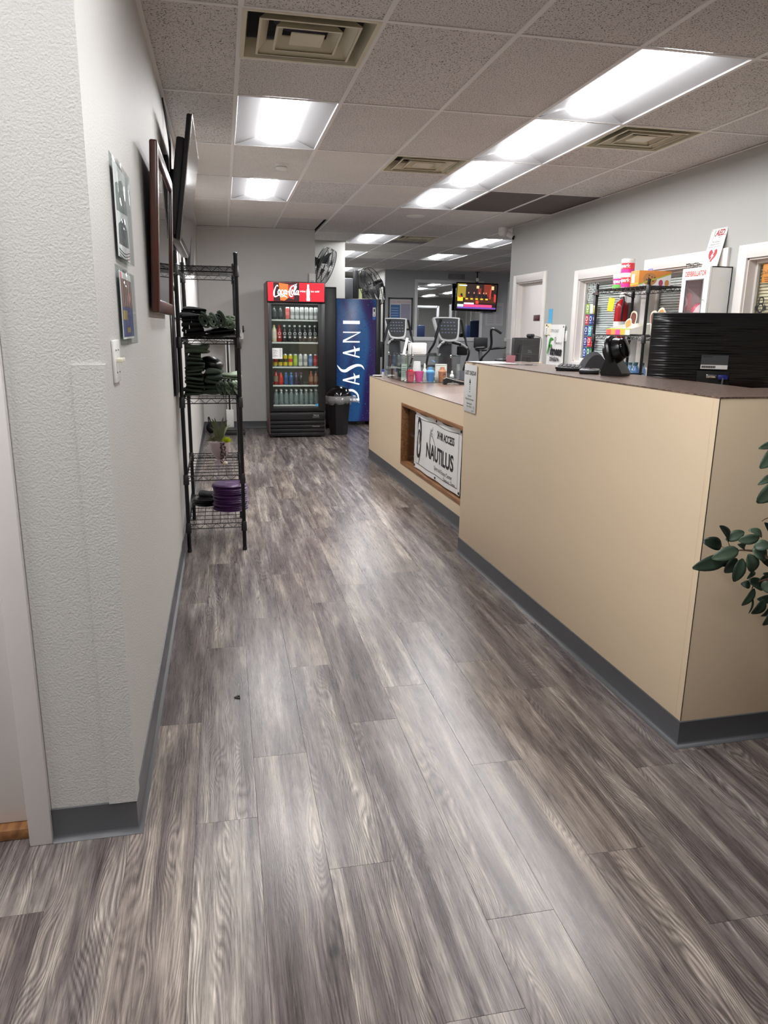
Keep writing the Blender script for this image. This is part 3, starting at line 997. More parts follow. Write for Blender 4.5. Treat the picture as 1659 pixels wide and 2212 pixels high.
for s in (-1, 1):
    ee = [(0, s*.034+.025*math.cos(a*PI/6), .020+.018*math.sin(a*PI/6)) for a in range(12)]
    mb(BLK).tube(ee, .0016, 6, closed=True).build('rim', t)
    mb(glass_mat('lens_glass', (.97, .97, .97, 1))).face([(p[0], p[1], p[2]) for p in ee]).build('lens', t)
    mb(BLK).tube([(0, s*.06, .033), (.025, s*.058, .030), (.03, s*.01, .022), (.028, -s*.03, .006)], .0018, 6).build('temple', t)
mb(BLK).tube([(0, -.062, .036), (-.003, 0, .032), (0, .062, .036)], .0026, 6, sub=4).build('brow_bar', t)
# ---------------------------------------------------------------- reception counters (local frame turned 1.3 degrees)
CA = R(1.3)
CO = Vector((1.526, 2.074, 0))
CX = Matrix.Translation(CO) @ Matrix.Rotation(CA, 4, 'Z')
def cw(x, y, z=0):
    return CX @ Vector((x, y, z))
HT, LT = 1.231, .905
hc = thing('tall_counter', 'tall beige reception counter with brown top beside the hall', 'counter', CO, CA)
mb(BEIGE).box(0, .03, .0305, 2.40, .005, HT-.004, .001).build('front_panel', hc)
mb(BEIGE).box(0, 1.9, 0, .03, .005, HT-.004, .001).build('end_panel', hc)
mb(M('dark_seam', S(60, 50, 40), .7)).box(-.0006, .0015, -.0006, .0015, .10, HT-.004).build('corner_seam', hc, False)
mb(BEIGE).box(.03, .5, 2.37, 2.40, .005, HT-.004, .001).build('far_panel', hc)
mb(BEIGE).box(.36, .38, .33, 2.37, .70, HT-.004).box(.38, 1.9, .31, .33, .70, HT-.004).build('inner_panel', hc, False)
ct = mb(LAM)
ct.prism([(-.002, -.002), (1.9, -.002), (1.9, .335), (.385, .335), (.385, 2.403), (-.002, 2.403)], .004, xf=XF((0, 0, HT-.004)))
ct.build('counter_top', hc, False)
ws = mb(LAM).box(.385, 1.2, .335, 2.4, .86, .89).build('work_surface', hc, False)
mb(BEIGE).box(1.16, 1.2, .335, 2.4, 0, .86).build('work_surface_leg', hc, False)
cove([(0, 2.401), (0, 0), (1.9, 0)], 'cove_base', None, hc, .098)
LX, LY0, LY1 = .18, 2.405, 6.04
OY0, OY1, OZ0, OZ1 = 2.62, 4.62, .185, .755
lc = thing('low_counter', 'lower beige counter with a framed glass opening and brown top', 'counter', CO, CA)
fp = mb(BEIGE)
fp.box(LX, LX+.025, LY0, OY0, .005, LT-.004).box(LX, LX+.025, OY1, LY1, .005, LT-.004).box(LX, LX+.025, OY0, OY1, .005, OZ0).box(LX, LX+.025, OY0, OY1, OZ1, LT-.004)
fp.build('front_panel', lc, False)
mb(BEIGE).box(LX+.025, .98, LY1-.025, LY1, .005, LT-.004).build('end_panel', lc, False)
mb(BEIGE).box(.955, .98, LY0, LY1-.025, .005, LT-.004).build('rear_panel', lc, False)
mb(LAM).box(LX-.003, 1.0, LY0, LY1+.003, LT-.004, LT).build('counter_top', lc, False)
cove([(LX, LY1), (LX, LY0)], 'cove_base', None, lc, .098)
of = mb(OAK)
for (y0, y1, z0, z1) in ((OY0, OY0+.03, OZ0, OZ1), (OY1-.03, OY1, OZ0, OZ1), (OY0+.03, OY1-.03, OZ0, OZ0+.03), (OY0+.03, OY1-.03, OZ1-.03, OZ1)):
    of.box(LX-.006, LX+.07, y0, y1, z0, z1, .002)
of.build('opening_frame', lc)
mb(glass_mat('display_glass', (.90, .92, .92, 1), 1.0)).box(LX+.055, LX+.059, OY0+.03, OY1-.03, OZ0+.03, OZ1-.03).build('opening_pane', lc, False)
dkbox = M('dark_display_lining', S(52, 52, 52), .7)
mb(dkbox).box(.55, .56, OY0-.1, OY1+.1, .1, LT-.02).build('display_back', lc, False)
mb(dkbox).box(LX+.03, .55, OY0-.1, OY1+.1, OZ0-.02, OZ0-.005).build('display_floor', lc, False)
shl = mb(M('display_shelf_grey', S(96, 96, 98), .4)).box(.26, .55, OY0-.1, OY1+.1, .45, .47).build('display_shelf', lc, False)

# banner hanging inside the opening
VIN = M('white_vinyl', S(232, 232, 230), .4, bump=(14, .25, .004))
BY0, BY1, BZ0, BZ1 = 2.985, 4.215, .228, .725
bn = thing('vinyl_banner', 'white vinyl banner reading NAUTILUS 24 HR ACCESS in the counter opening', 'banner', cw(LX+.03, (BY0+BY1)/2, BZ0), CA)
bw, bh = BY1-BY0, BZ1-BZ0
def bsurf(y, z):            # y: along the counter from the banner's centre, z: up from its lower edge
    e = .010*math.sin(2*PI*(y*1.5+.1)) * (z/bh) + .006*math.sin(y*13+2)*(1-z/bh)
    sag = -.016*math.sin(PI*(y/bw+.5)*2.0)**2*max(0, z/bh-.8)*5
    return (-.012+e*.7, y, z+sag)
mb(VIN).grid(lambda u, v: bsurf(-bw/2+bw*u, bh*v), 40, 14).build('sheet', bn, 80)
def on_banner(b):           # lay flat print (x right as read, y up) on the wavy sheet
    for v in b.bm.verts:
        p = bsurf(-v.co.x, v.co.y)
        v.co = Vector((p[0]-.0022, p[1], p[2]))
    return b
q = mb(INK)
q.text('NAUTILUS', .172, XF((.10, .205, 0)), sx=.88, bold=.004)
q.text('24 HR ACCESS', .085, XF((.245, .375, 0)), sx=.78, bold=.002)
q.text('Sport and Fitness Center', .046, XF((.20, .098, 0)), sx=1.0)
q.text('Denison, Texas', .042, XF((.37, .055, 0)))
bmesh.ops.triangulate(q.bm, faces=q.bm.faces[:])
on_banner(q).build('lettering', bn, False)
lg = mb(INK)
lg.stroke([(-.515, .30), (-.50, .40), (-.455, .445), (-.415, .40), (-.412, .28), (-.45, .16), (-.49, .115), (-.52, .135), (-.52, .22), (-.50, .30), (-.47, .345), (-.445, .33), (-.45, .26), (-.475, .22)][::-1],
          [.004, .018, .022, .014, .020, .024, .034, .03, .024, .028, .040, .044, .02, .002], sub=8)
lg.stroke([(-.412, .28), (-.43, .17), (-.465, .085), (-.50, .045)], [.024, .018, .010, .001])
on_banner(lg).build('emblem', bn, False)
ru = mb(M('grey_print', S(150, 150, 152), .6))
ru.stroke([(-.17, .27), (-.16, .33), (-.15, .37), (-.14, .40)], [.016, .022, .02, .008])
ru.stroke([(-.15, .35), (-.10, .335), (-.05, .30), (-.03, .27)], [.016, .012, .012, .006])
ru.stroke([(-.16, .38), (-.11, .39), (-.10, .42)], [.012, .008, .006])
ru.stroke([(-.14, .36), (-.10, .36), (-.09, .34)], [.01, .008, .006])
on_banner(ru).build('runner_figure', bn, False)
bd = mb(INK)
for a, c in (((-.56, .045), (.55, .045)), ((-.56, .455), (.55, .455)), ((-.56, .045), (-.56, .455)), ((.55, .045), (.55, .455))):
    n = 24
    bd.stroke([(a[0]+(c[0]-a[0])*k/n, a[1]+(c[1]-a[1])*k/n) for k in range(n+1)], .004, sub=1)
on_banner(bd).build('border_line', bn, False)
for (x, y) in ((-.595, .475), (.595, .475), (-.595, .02), (.595, .02), (0, .48), (0, .018)):
    p = bsurf(-x, y)
    mb(BLKM).lathe([(.011, 0), (.011, .004), (.005, .004), (.005, 0)], 14, xf=FXn(p[0]-.001, p[1], p[2]), cap=False).build('eyelet', bn)

# guest check-in sign on the tall counter
t = thing('acrylic_sign', 'white GUEST CHECK-IN sign on the end of the tall counter', 'sign', cw(-.004, 2.285, .93), CA)
mb(PAPER).box(-.003, .0, -.108, .108, 0, .285, .001).build('card', t)
fx = FXn(-.0036, 0, 0)
q = mb(INK).text('GUEST CHECK-IN', .034, fx @ XF((0, .235, 0)), sx=.72, bold=.001)
q.prism([(0, .205), (-.014, .175), (.014, .175)], .0004, xf=fx)
for i, w in enumerate((.006, .005, .0045, .004)):
    q.box(-w, w, .163-.014*i, .170-.014*i, 0, .0004, xf=fx)
for i, (s, y) in enumerate((('Scan code', .098), ('Please fill out the waiver', .078), ('Returning guest', .052), ('Tap to check in', .034))):
    q.text(s, .018, fx @ XF((0, y, 0)), sx=.85)
q.text('nautilus', .012, fx @ XF((.06, .012, 0)))
q.stroke([(.07, .04), (.082, .033), (.08, .02)], [.003, .004, .001], fx)
q.build('lettering', t, False)
mb(glass_mat('acrylic_clear', (1, 1, 1, 1), .3)).box(-.0055, -.004, -.112, .112, -.006, .288).build('acrylic_cover', t, False)
# ---------------------------------------------------------------- left wall: holders, switch, picture, televisions
ACR = glass_mat('acrylic_holder', (.95, .97, .97, 1), .35, .05)
def holder(label, y0, y1, z0, z1, paint):
    t = thing('brochure_holder', label, 'brochure holder', (XL, (y0+y1)/2, z0), group='clear wall holders')
    w, h = (y1-y0)/2, z1-z0
    mb(ACR).box(.0005, .003, -w, w, 0, h, .0005).build('back_plate', t)
    f = mb(ACR).box(.020, .0225, -w, w, .0, h*.93, .0005).box(.003, .020, -w, -w+.0025, 0, h*.93).box(.003, .020, w-.0025, w, 0, h*.93).box(.003, .020, -w, w, 0, .0025)
    f.build('front_pocket', t)
    paint(t, w, h)
    return t
def bro1(t, w, h):
    b = thing('brochure', 'grey and white leaflet inside the upper wall holder', 'brochure', (XL+.009, 2.50, 1.615))
    mb(PAPER).box(0, .003, -w+.012, w-.012, .004, h*.9).build('sheet', b, False)
    q = mb(M('grey_green_print', S(118, 128, 120), .6))
    q.prism([(-w+.02, h*.45), (w-.02, h*.5), (w-.02, h*.72), (.02, h*.80), (-w+.02, h*.70)], .0004, xf=FXp(.0032, 0, 0))
    q.build('picture', b, False)
    q = mb(M('dark_grey_print', S(70, 72, 74), .6))
    q.prism([(-w+.03, h*.14), (w-.04, h*.16), (w-.05, h*.34), (0, h*.42), (-w+.04, h*.33)], .0004, xf=FXp(.0037, 0, 0))
    for k in range(3):
        q.stroke([(-w+.02, h*(.03+.03*k)), (0, h*(.01+.03*k)), (w-.02, h*(.05+.03*k))], .003, FXp(.0037, 0, 0))
    q.build('lower_picture', b, False)
def bro2(t, w, h):
    b = thing('brochure', 'brown and blue leaflet inside the lower wall holder', 'brochure', (XL+.009, 2.475, 1.372))
    mb(PAPER).box(0, .003, -w+.012, w-.012, .012, h*.9).build('sheet', b, False)
    mb(M('blue_print', S(62, 64, 128), .5)).box(.003, .0036, -w+.014, w-.014, .018, h*.46).build('blue_half', b, False)
    mb(M('brown_print', S(128, 88, 78), .5)).box(.003, .0036, -w+.014, w-.014, h*.46, h*.82).build('brown_half', b, False)
    q = mb(M('pale_print', S(214, 196, 190), .6))
    for k in range(3):
        q.stroke([(-.05+.045*k, h*.48), (-.045+.04*k, h*.65), (-.04+.045*k, h*.8)], [.012, .008, .012], FXp(.0039, 0, 0))
    q.build('figures', b, False)
    q = mb(M('gold_print', S(176, 148, 66), .5)).box(.0036, .0042, -w+.02, -.02, h*.30, h*.42).box(.0036, .0042, -.04, .04, .03, .045)
    q.build('gold_block', b, False)
    mb(M('pink_print', S(226, 88, 104), .5)).box(.003, .0038, -w+.014, -w+.04, h*.82, h*.89).build('pink_corner', b, False)
holder('clear acrylic wall holder with grey leaflet above the lower one', 2.37, 2.66, 1.61, 1.90, bro1)
holder('clear acrylic wall holder with brown and blue leaflet above the switch', 2.335, 2.615, 1.368, 1.595, bro2)
t = thing('light_switch', 'white double light switch plate on the left wall', 'light switch', (XL, 2.205, 1.27))
mb(WHT).box(0, .007, -.058, .058, 0, .115, .003).build('plate', t)
for s in (-.023, .023):
    mb(M('ivory_toggle', S(232, 228, 206), .35)).box(.004, .024, s-.005, s+.005, .054, .066, .002, xf=None).build('toggle', t)
    for z in (.028, .088):
        mb(GREYM).sphere((.007, s, z), .003, u=8, v=6).build('screw', t)
# framed picture
RW = wood_material('reddish_frame_wood', S(54, 28, 21), S(88, 47, 34), .3, 2)
t = thing('framed_picture', 'wooden framed glazed picture hanging before the television', 'picture', (XL, 3.76, 1.475))
PW_, PH = .47, .66
f = mb(RW)
q = .055
tlt = XF((.012, 0, 0), (0, R(2.5), 0))
for (y0, y1, z0, z1) in ((-PW_, -PW_+q, 0, PH), (PW_-q, PW_, 0, PH), (-PW_+q, PW_-q, 0, q), (-PW_+q, PW_-q, PH-q, PH)):
    f.box(0, .032, y0, y1, z0, z1, .008, xf=tlt, seg=3)
f.build('frame', t)
mb(M('frame_lip_gold', S(120, 104, 84), .4)).box(.010, .026, -PW_+q-.002, -PW_+q+.008, q, PH-q, xf=tlt).build('inner_lip', t)
mb(M('picture_mat_grey', S(168, 172, 174), .6)).box(.008, .012, -PW_+q, PW_-q, q, PH-q, xf=tlt).build('mat', t, False)
ar = mb(M('picture_slate_blue', S(88, 98, 108), .6, var=(5, .5))).box(.012, .0135, -PW_+.11, PW_-.11, .14, PH-.13, xf=tlt)
ar.build('print', t, False)
mb(M('picture_dark', S(46, 52, 58), .6)).prism([(-.30, .16), (.1, .16), (.28, .38), (.05, .46), (-.18, .36)], .001, xf=tlt @ FXp(.0136, 0, 0)).build('dark_shape', t, False)
mb(glass_mat('picture_glass', (.93, .95, .96, 1), 1.3)).box(.020, .022, -PW_+q, PW_-q, q, PH-q, xf=tlt).build('glazing', t, False)

# television on a swivel mount
TVP = M('tv_plastic', S(22, 20, 24), .5, bump=(300, .1, .0005))
SCR = M('tv_screen_off', S(30, 28, 30), .10, spec=.6)
t = thing('wall_television', 'black flat television tilted out on a wall mount', 'television', (XL, 4.9, 2.27))
# local frame of the tilted panel: origin at its centre
tilt = R(8)
pc = XF((.132, .17, -.06), (0, tilt, 0))
TWd, THt = .555, .325
mb(TVP).box(-.028, .0, -TWd, TWd, -THt, THt, .008, xf=pc).build('bezel', t)
mb(SCR).box(-.001, .002, -TWd+.012, TWd-.012, -THt+.016, THt-.010, xf=pc).build('screen', t, False)
mb(TVP).box(-.072, -.026, -TWd+.012, TWd-.05, -THt+.02, THt-.12, .012, xf=pc).build('rear_housing', t)
mb(M('tv_speaker_grille', S(120, 116, 112), .45, metal=.3, bump=(500, .5, .001))).box(-.05, -.004, -TWd+.03, TWd-.03, -THt-.014, -THt+.004, .004, xf=pc).build('speaker_bar', t)
mb(M('tv_edge_silver', S(176, 170, 166), .25, metal=.8)).box(-.004, .003, -TWd, TWd, THt-.010, THt-.001, .001, xf=pc).box(-.004, .003, -TWd, -TWd+.006, -THt, THt, .001, xf=pc).build('edge_strip', t)
mb(BLKM).box(.001, .022, -.09, .05, -.13, .11, .004).build('wall_plate', t)
mb(BLKM).box(.02, .055, -.03, .01, -.03, .03, .006).cyl((.045, -.01, -.045), (.045, -.01, .045), .018).box(.045, .075, -.04, .06, -.03, .03, .01).build('swivel_arm', t)
mb(BLKM).box(-.064, -.045, -.32, -.02, -.10, .14, .004, xf=pc).build('vesa_plate', t)
mb(BLK).tube([(.006, -.02, .425), (.012, -.01, .36), (.028, .02, .2), (.030, .0, .08), (.028, -.01, -.02), (.032, .02, -.12), (.028, .05, -.2), (.012, -.06, -.235)], .0045, 6, sub=5).build('power_cable', t)
mb(BLK).tube([(.004, .0, .425), (.02, .04, .34), (.034, .05, .2), (.03, .03, .02), (.045, .08, -.08)], .004, 6, sub=5).build('signal_cable', t)
t = thing('wall_television', 'second dark screen on the left wall past the tilted television', 'television', (XL, 7.35, 2.15))
mb(TVP).box(.03, .06, -.42, .42, -.24, .24, .006, xf=XF((0, 0, 0), (0, R(5), 0))).build('bezel', t)
mb(SCR).box(.060, .062, -.405, .405, -.225, .225, xf=XF((0, 0, 0), (0, R(5), 0))).build('screen', t, False)
mb(BLKM).box(.0005, .04, -.08, .08, -.08, .08, .004).build('wall_plate', t)
# posters further along the wall
t = thing('wall_poster', 'white poster with dark green figures behind the wire shelf', 'poster', (XL, 5.38, 1.47))
mb(PAPER).box(.0005, .005, -.44, .44, 0, .46).build('sheet', t, False)
q = mb(M('dark_green_print', S(40, 58, 44), .6)).box(.0052, .0056, .0, .10, .02, .30).box(.0052, .0056, .17, .20, .02, .33)
q.prism([(-.30, .04), (-.22, .04), (-.20, .30), (-.27, .34), (-.32, .28)], .0005, xf=FXp(.0054, 0, 0))
q.build('print', t, False)
mb(M('thin_dark_frame', S(50, 50, 50), .5)).box(.0005, .009, -.45, -.44, -.01, .47).box(.0005, .009, .44, .45, -.01, .47).box(.0005, .009, -.45, .45, .46, .47).box(.0005, .009, -.45, .45, -.01, 0).build('frame', t, False)
bs = thing('wall_banner', 'long white vinyl sheet on the left wall toward the scale', 'banner', (XL, 8.05, 1.02))
mb(VIN).grid(lambda u, v: (.014+.010*math.sin(9*u+3*v)+.012*max(0, u-.8)*5*(1-v), -1.78+3.56*u+.05*math.sin(2.2*v)*(1 if u > .5 else 0), (.10*max(0, u-.94)/.06 if v < .5 else 0)*(1-2*v if v < .5 else 0)+.95*v), 48, 10).build('sheet', bs, 80)
mb(M('grey_streak_print', S(170, 172, 168), .6)).grid(lambda u, v: (.026+.010*math.sin(9*(.12+.02*u)+3*v), -1.78+3.56*(.12+.012*u), .04+.86*v), 2, 10).build('printed_line', bs, False)
for u in (.02, .98):
    mb(BLKM).lathe([(.012, 0), (.012, .004), (.006, .004)], 12, cap=False, xf=FXp(.024, -1.78+3.56*u, .93)).build('eyelet', bs)

# ---------------------------------------------------------------- wire shelving by the left wall
def wire_shelf(x0, x1, y0, y1, parent_t, zs, mat, along='x', posts_top=1.85, n_long=8, clip=True):
    """five-tier wire rack; posts at the corners; wires run along x over cross rods"""
    pr = .0125
    for (px, py) in ((x0, y0), (x1, y0), (x0, y1), (x1, y1)):
        p = mb(mat).cyl((px, py, .02), (px, py, posts_top-.006), pr, 12)
        po = p.build('post', parent_t)
        mb(BLK).lathe([(pr+.0015, 0), (pr+.0015, .012), (pr*.6, .016)], 12, xf=XF((px, py, posts_top-.012))).build('cap', po)
        mb(BLK).lathe([(.009, 0), (.015, .004), (.015, .014), (.009, .024)], 12, xf=XF((px, py, 0))).build('levelling_foot', po)
    for z in zs:
        s = mb(mat)
        r = .0026
        for zz in (z, z-.030):
            for a, b in (((x0, y0), (x1, y0)), ((x1, y0), (x1, y1)), ((x1, y1), (x0, y1)), ((x0, y1), (x0, y0))):
                s.cyl((a[0], a[1], zz), (b[0], b[1], zz), r+.0006, 6)
        # zigzag trusses
        for a, b in (((x0, y0), (x1, y0)), ((x1, y0), (x1, y1)), ((x1, y1), (x0, y1)), ((x0, y1), (x0, y0))):
            L_ = math.hypot(b[0]-a[0], b[1]-a[1])
            n = max(4, round(L_/.036))
            pts = [(a[0]+(b[0]-a[0])*k/n, a[1]+(b[1]-a[1])*k/n, z if k % 2 else z-.030) for k in range(n+1)]
            s.tube(pts, r*.8, 5)
        for k in range(1, n_long):
            if along == 'x':
                yy = y0+(y1-y0)*k/n_long
                s.cyl((x0, yy, z+.001), (x1, yy, z+.001), r*.95, 5)
            else:
                xx = x0+(x1-x0)*k/n_long
                s.cyl((xx, y0, z+.001), (xx, y1, z+.001), r*.95, 5)
        m_ = max(6, round(((x1-x0) if along == 'x' else (y1-y0))/.047))
        for k in range(1, m_):
            if along == 'x':
                xx = x0+(x1-x0)*k/m_
                s.cyl((xx, y0, z+.004), (xx, y1, z+.004), r*.7, 5)
            else:
                yy = y0+(y1-y0)*k/m_
                s.cyl((x0, yy, z+.004), (x1, yy, z+.004), r*.7, 5)
        s.build('wire_shelf', parent_t)
        for (px, py) in ((x0, y0), (x1, y0), (x0, y1), (x1, y1)):
            mb(BLK).lathe([(pr+.001, -.052), (pr+.006, -.048), (pr+.004, .012), (pr+.001, .016)], 12, xf=XF((px, py, z-.006))).build('collar', parent_t)
SX0, SX1, SY0, SY1 = -.258, .092, 4.73, 5.585
SZ = [.185, .50, .985, 1.345, 1.765]
rk = thing('wire_shelving', 'black five-tier wire shelving against the left wall', 'shelving', (0, 0, 0))
wire_shelf(SX0, SX1, SY0, SY1, rk, SZ, BLKM, 'x', 1.845, 8)

# towels and garments on it
GREEN = M('dark_green_fabric', S(56, 68, 56), .95, bump=(180, .5, .002), var=(9, .25))
GREEN2 = M('olive_green_fabric', S(96, 110, 92), .95, bump=(180, .5, .002), var=(9, .25))
GREENL = M('pale_green_fabric', S(150, 162, 142), .95, bump=(180, .5, .002), var=(9, .2))
BLKF = M('black_fabric', S(18, 18, 20), .9, bump=(120, .4, .002))
BLKS = M('black_shiny_fabric', S(10, 10, 12), .3, bump=(25, .5, .006))
def roll(label, m, loc, rx, rz_, length, turns=2.3, rot=(0, 0, 0), group='rolled garments on the wire shelving', th=.012):
    """cloth rolled into a flattened spiral; axis along y"""
    n = int(turns*16)
    b = mb(m)
    def sp(k):
        a = 2*PI*k/16
        f = .16+.84*k/n
        return (rx*f*math.cos(a), rz_*f*math.sin(a))
    def fn(u, v):
        k = u*n
        x, z = sp(k)
        dy = .006*math.sin(k*.9)
        return (x, (-.5+v)*length+dy*(1 if v in (0, 1) else 0), z+rz_)
    b.grid(fn, n, 6)
    o = b.build('rolled_garment', smooth=70, loc=loc, rot=rot)
    md = o.modifiers.new('solidify', 'SOLIDIFY')
    md.thickness = th
    md.offset = 0
    return tag(o, label, 'garment', group)
def folded(label, m, loc, w, d, h, layers=5, rot=(0, 0, 0), seed=1, name='folded_garment', cat='garment', group='folded garments on the wire shelving'):
    """a stack of soft folded layers with rounded folds toward the hall"""
    t = thing(name, label, cat, loc, rot[2], group)
    rr = random.Random(seed)
    lh = h/layers
    for k in range(layers):
        ox, oy, ph = rr.uniform(-.008, .012), rr.uniform(-.014, .014), rr.uniform(0, 6)
        ww = w*(1-.04*k*rr.random())
        b = mb(m)
        def fn(u, v):
            a = 2*PI*u
            c, s = math.cos(a), math.sin(a)
            e = .42
            x = ww/2*math.copysign(abs(c)**e, c)
            z = lh*.60*math.copysign(abs(s)**.6, s)
            q = v*2-1
            y = d/2*q
            ed = (1-abs(q)**8)*.7+.3
            return (ox+x*(.96+.04*ed), oy+y+.006*math.sin(3*a+ph), lh*(k+.5)+z*ed*(1+.25*math.sin(34*x+ph))+.006*math.sin(24*x+9*y+ph))
        b.grid(fn, 28, 10, closed_u=True)
        bmesh.ops.holes_fill(b.bm, edges=b.bm.edges[:])
        b.build('layer', t, 80, rot=(rot[0], rot[1], rr.uniform(-.07, .07)))
    return t
z4 = SZ[3]+.012
shirts = folded('black folded shirts with white print on the upper tier', BLKF, (-.185, 4.93, z4), .135, .34, .135, 5, seed=2)
pr = mb(PAPER)
for k in range(4):
    pr.box(-.03+.022*k, -.026+.022*k, 0, .018+.006*(k % 2), 0, .0006, xf=XF((-.005, -.176, .02+.026*k), (PI/2, 0, .4+.3*k)))
pr.build('print', shirts, False)
folded('black cap lying over the folded shirts', BLKF, (-.175, 4.92, z4+.14), .15, .22, .03, 2, seed=5, name='black_cap', cat='cap')
folded('flat black garments under the rolled ones on the upper tier', BLKS, (-.005, 4.93, z4), .20, .36, .045, 2, seed=8)
for k, (x, z, a, rx, rz_, m) in enumerate(((-.085, .05, .55, .030, .055, GREEN), (-.040, .05, .45, .028, .050, GREEN2), (.002, .05, .35, .030, .055, GREEN))):
    roll('dark green garment rolled up tilted in the row of three', m, (x, 4.88, z4+z), rx, rz_, .26, 2.2, (0, -a, R(3)), group='three tilted rolls on the upper tier')
roll('olive garment rolled up flat at the end of the upper tier', GREEN2, (.052, 4.90, z4+.046), .036, .026, .26, 2.6, (0, 0, R(-4)))
roll('pale green garment rolled over the olive one', GREENL, (.040, 4.92, z4+.098), .045, .016, .24, 2.0, (0, .1, R(6)))
roll('small pale green roll behind the shelf post on the upper tier', GREENL, (.062, 5.2, z4), .034, .03, .22, 2.0)
z3 = SZ[2]+.012
folded('tall stack of dark green folded garments on the middle tier', GREEN, (-.182, 4.95, z3), .125, .36, .255, 11, seed=3)
folded('loosely bunched olive garment topping the green stack', GREEN2, (-.155, 4.95, z3+.255), .14, .24, .055, 2, seed=4)
b = mb(BLKS).sphere((0, 0, .05), .075, sc=(1, 1.5, .66), u=20, v=12)
tag(b.build('plastic_bag', loc=(-.088, 4.94, z3+.138), rot=(0, .25, .2)), 'shiny black plastic-wrapped bundle on the green garments', 'bag')
folded('lower stack of dark green garments under the black bundle', GREEN, (-.07, 4.93, z3+.012), .11, .34, .145, 5, rot=(0, .06, 0), seed=9)
for k in range(5):
    x = -.015+.026*k
    roll('dark green garment folded on edge in the row of the middle tier', (GREEN, GREEN, GREEN2, GREEN, GREENL)[k], (x, 4.90, z3+.006), .017, .047, .30, 2.0, (0, -.42, R(2)), group='folded row on the middle tier')
folded('pale green garments lying over the folded row', GREENL, (.03, 5.06, z3+.088), .16, .2, .04, 2, seed=12)
roll('light green and cream garment folded at the shelf edge', GREENL, (.098, 4.93, z3+.010), .014, .045, .3, 2.0, (0, -.35, 0))
# frisbees and plates on the bottom tier
PUR = M('purple_plastic', S(78, 44, 92), .38)
fm = mb(PUR).lathe([(.0, .0125), (.085, .0125), (.105, .0115), (.113, .0075), (.119, .0015), (.118, 0), (.112, .001), (.104, .006), (.09, .009), (0, .0095)], 40).mesh('frisbee', 50)
rr = random.Random(5)
zb = SZ[0]+.008
for k in range(15):
    o = bpy.data.objects.new('frisbee', fm)
    COL.objects.link(o)
    o.location = (.012+rr.uniform(-.006, .006), 5.10+rr.uniform(-.006, .006), zb+.0122*k)
    tag(o, 'purple plastic flying disc stacked on the bottom tier', 'flying disc', 'purple discs in the stack')
    if k == 14:
        o['label'] = 'topmost purple flying disc of the stack with pale print'
        q = mb(M('disc_print', S(190, 176, 196), .5)).stroke([(-.03, .0), (-.01, .008), (.015, .004), (.03, .012)], [.002, .006, .004, .001])
        q.build('print', o, False, loc=(0, 0, .0127))
pm = mb(BLK).lathe([(0, .004), (.06, .004), (.075, .012), (.098, .016), (.10, .014), (.078, .008), (.06, 0), (0, 0)], 32).mesh('plate', 50)
for k in range(4):
    o = bpy.data.objects.new('plate', pm)
    COL.objects.link(o)
    o.location = (-.155+.012*(k % 2), 5.22, zb+.0125*k)
    tag(o, 'black plastic plate stacked beside the purple discs', 'plate', 'black plates on the bottom tier')
folded('dark cloth folded on the black plates', BLKF, (-.13, 5.24, zb+.064), .14, .14, .025, 1, seed=21, name='folded_cloth', cat='cloth')
# vase with artificial plants on the fourth tier
vz = SZ[1]+.008
t = thing('plant_vase', 'pinkish grey vase of artificial spiky plants on the wire shelf', 'plant', (-.045, 5.12, vz))
mb(M('pinkish_ceramic', S(176, 158, 160), .3)).lathe([(.048, 0), (.046, .006), (.026, .022), (.024, .032), (.045, .055), (.062, .095), (.070, .14), (.069, .148), (.064, .14), (.055, .10), (0, .06)], 32).build('vase', t)
LEAFG = M('grey_green_leaf', S(110, 116, 84), .6, var=(8, .2))
LEAFY = M('lime_leaf', S(190, 206, 40), .5)
def blade(b, base, tip, w, bend=(0, 0, .03), n=6):
    base, tip = Vector(base), Vector(tip)
    d = tip-base
    side = d.cross(Vector((.3, 1, .2))).normalized()
    L_, R_ = [], []
    for k in range(n+1):
        u = k/n
        p = base+d*u+Vector(bend)*math.sin(PI*u)
        ww = w*(1-u)**.7*(.55+.9*min(u*3, .5))
        L_.append(b.bm.verts.new(p-side*ww)); R_.append(b.bm.verts.new(p+side*ww))
    for k in range(n):
        f = b.bm.faces.new((L_[k], R_[k], R_[k+1], L_[k+1]))
        f.material_index = b.mi
rr = random.Random(2)
for k in range(12):
    a = k*2.4
    sp = .03+.11*((k % 4)/3)
    b = mb(LEAFG)
    blade(b, (.01*math.cos(a), .01*math.sin(a), .15), (sp*math.cos(a), sp*math.sin(a)*.8, .30+.03*rr.random()-.35*sp), .013, (0, 0, .03))
    b.build('leaf', t, 80)
for k in range(22):
    a = k*2.4
    e = rr.uniform(.0, 1.0)
    b = mb(LEAFG)
    blade(b, (-.04, -.01, .155), (-.04+.058*math.cos(a)*math.cos(e), -.01+.058*math.sin(a)*math.cos(e), .155+.058*math.sin(e)), .007, (0, 0, .004), 4)
    b.build('spike_leaf', t, 80)
for k in range(26):
    a = k*2.4
    e = .1+1.2*k/26
    b = mb(LEAFY)
    blade(b, (.045, -.03, .15), (.045+.042*math.cos(a)*math.cos(e), -.03+.042*math.sin(a)*math.cos(e), .15+.042*math.sin(e)), .008, (0, 0, .003), 4)
    b.build('lime_leaf', t, 80)
bead = mb(M('brown_beads', S(62, 48, 44), .5))
rr = random.Random(9)
for k in range(130):
    u = rr.random()
    bead.sphere((.020+.018*rr.uniform(-1, 1), -.066-.010*rr.random()+(.03*(u > .75)), .15-.145*u), rr.uniform(.0028, .0045), u=6, v=4)
bo = bead.build('bead_strands', t)
bo['kind'] = 'stuff'
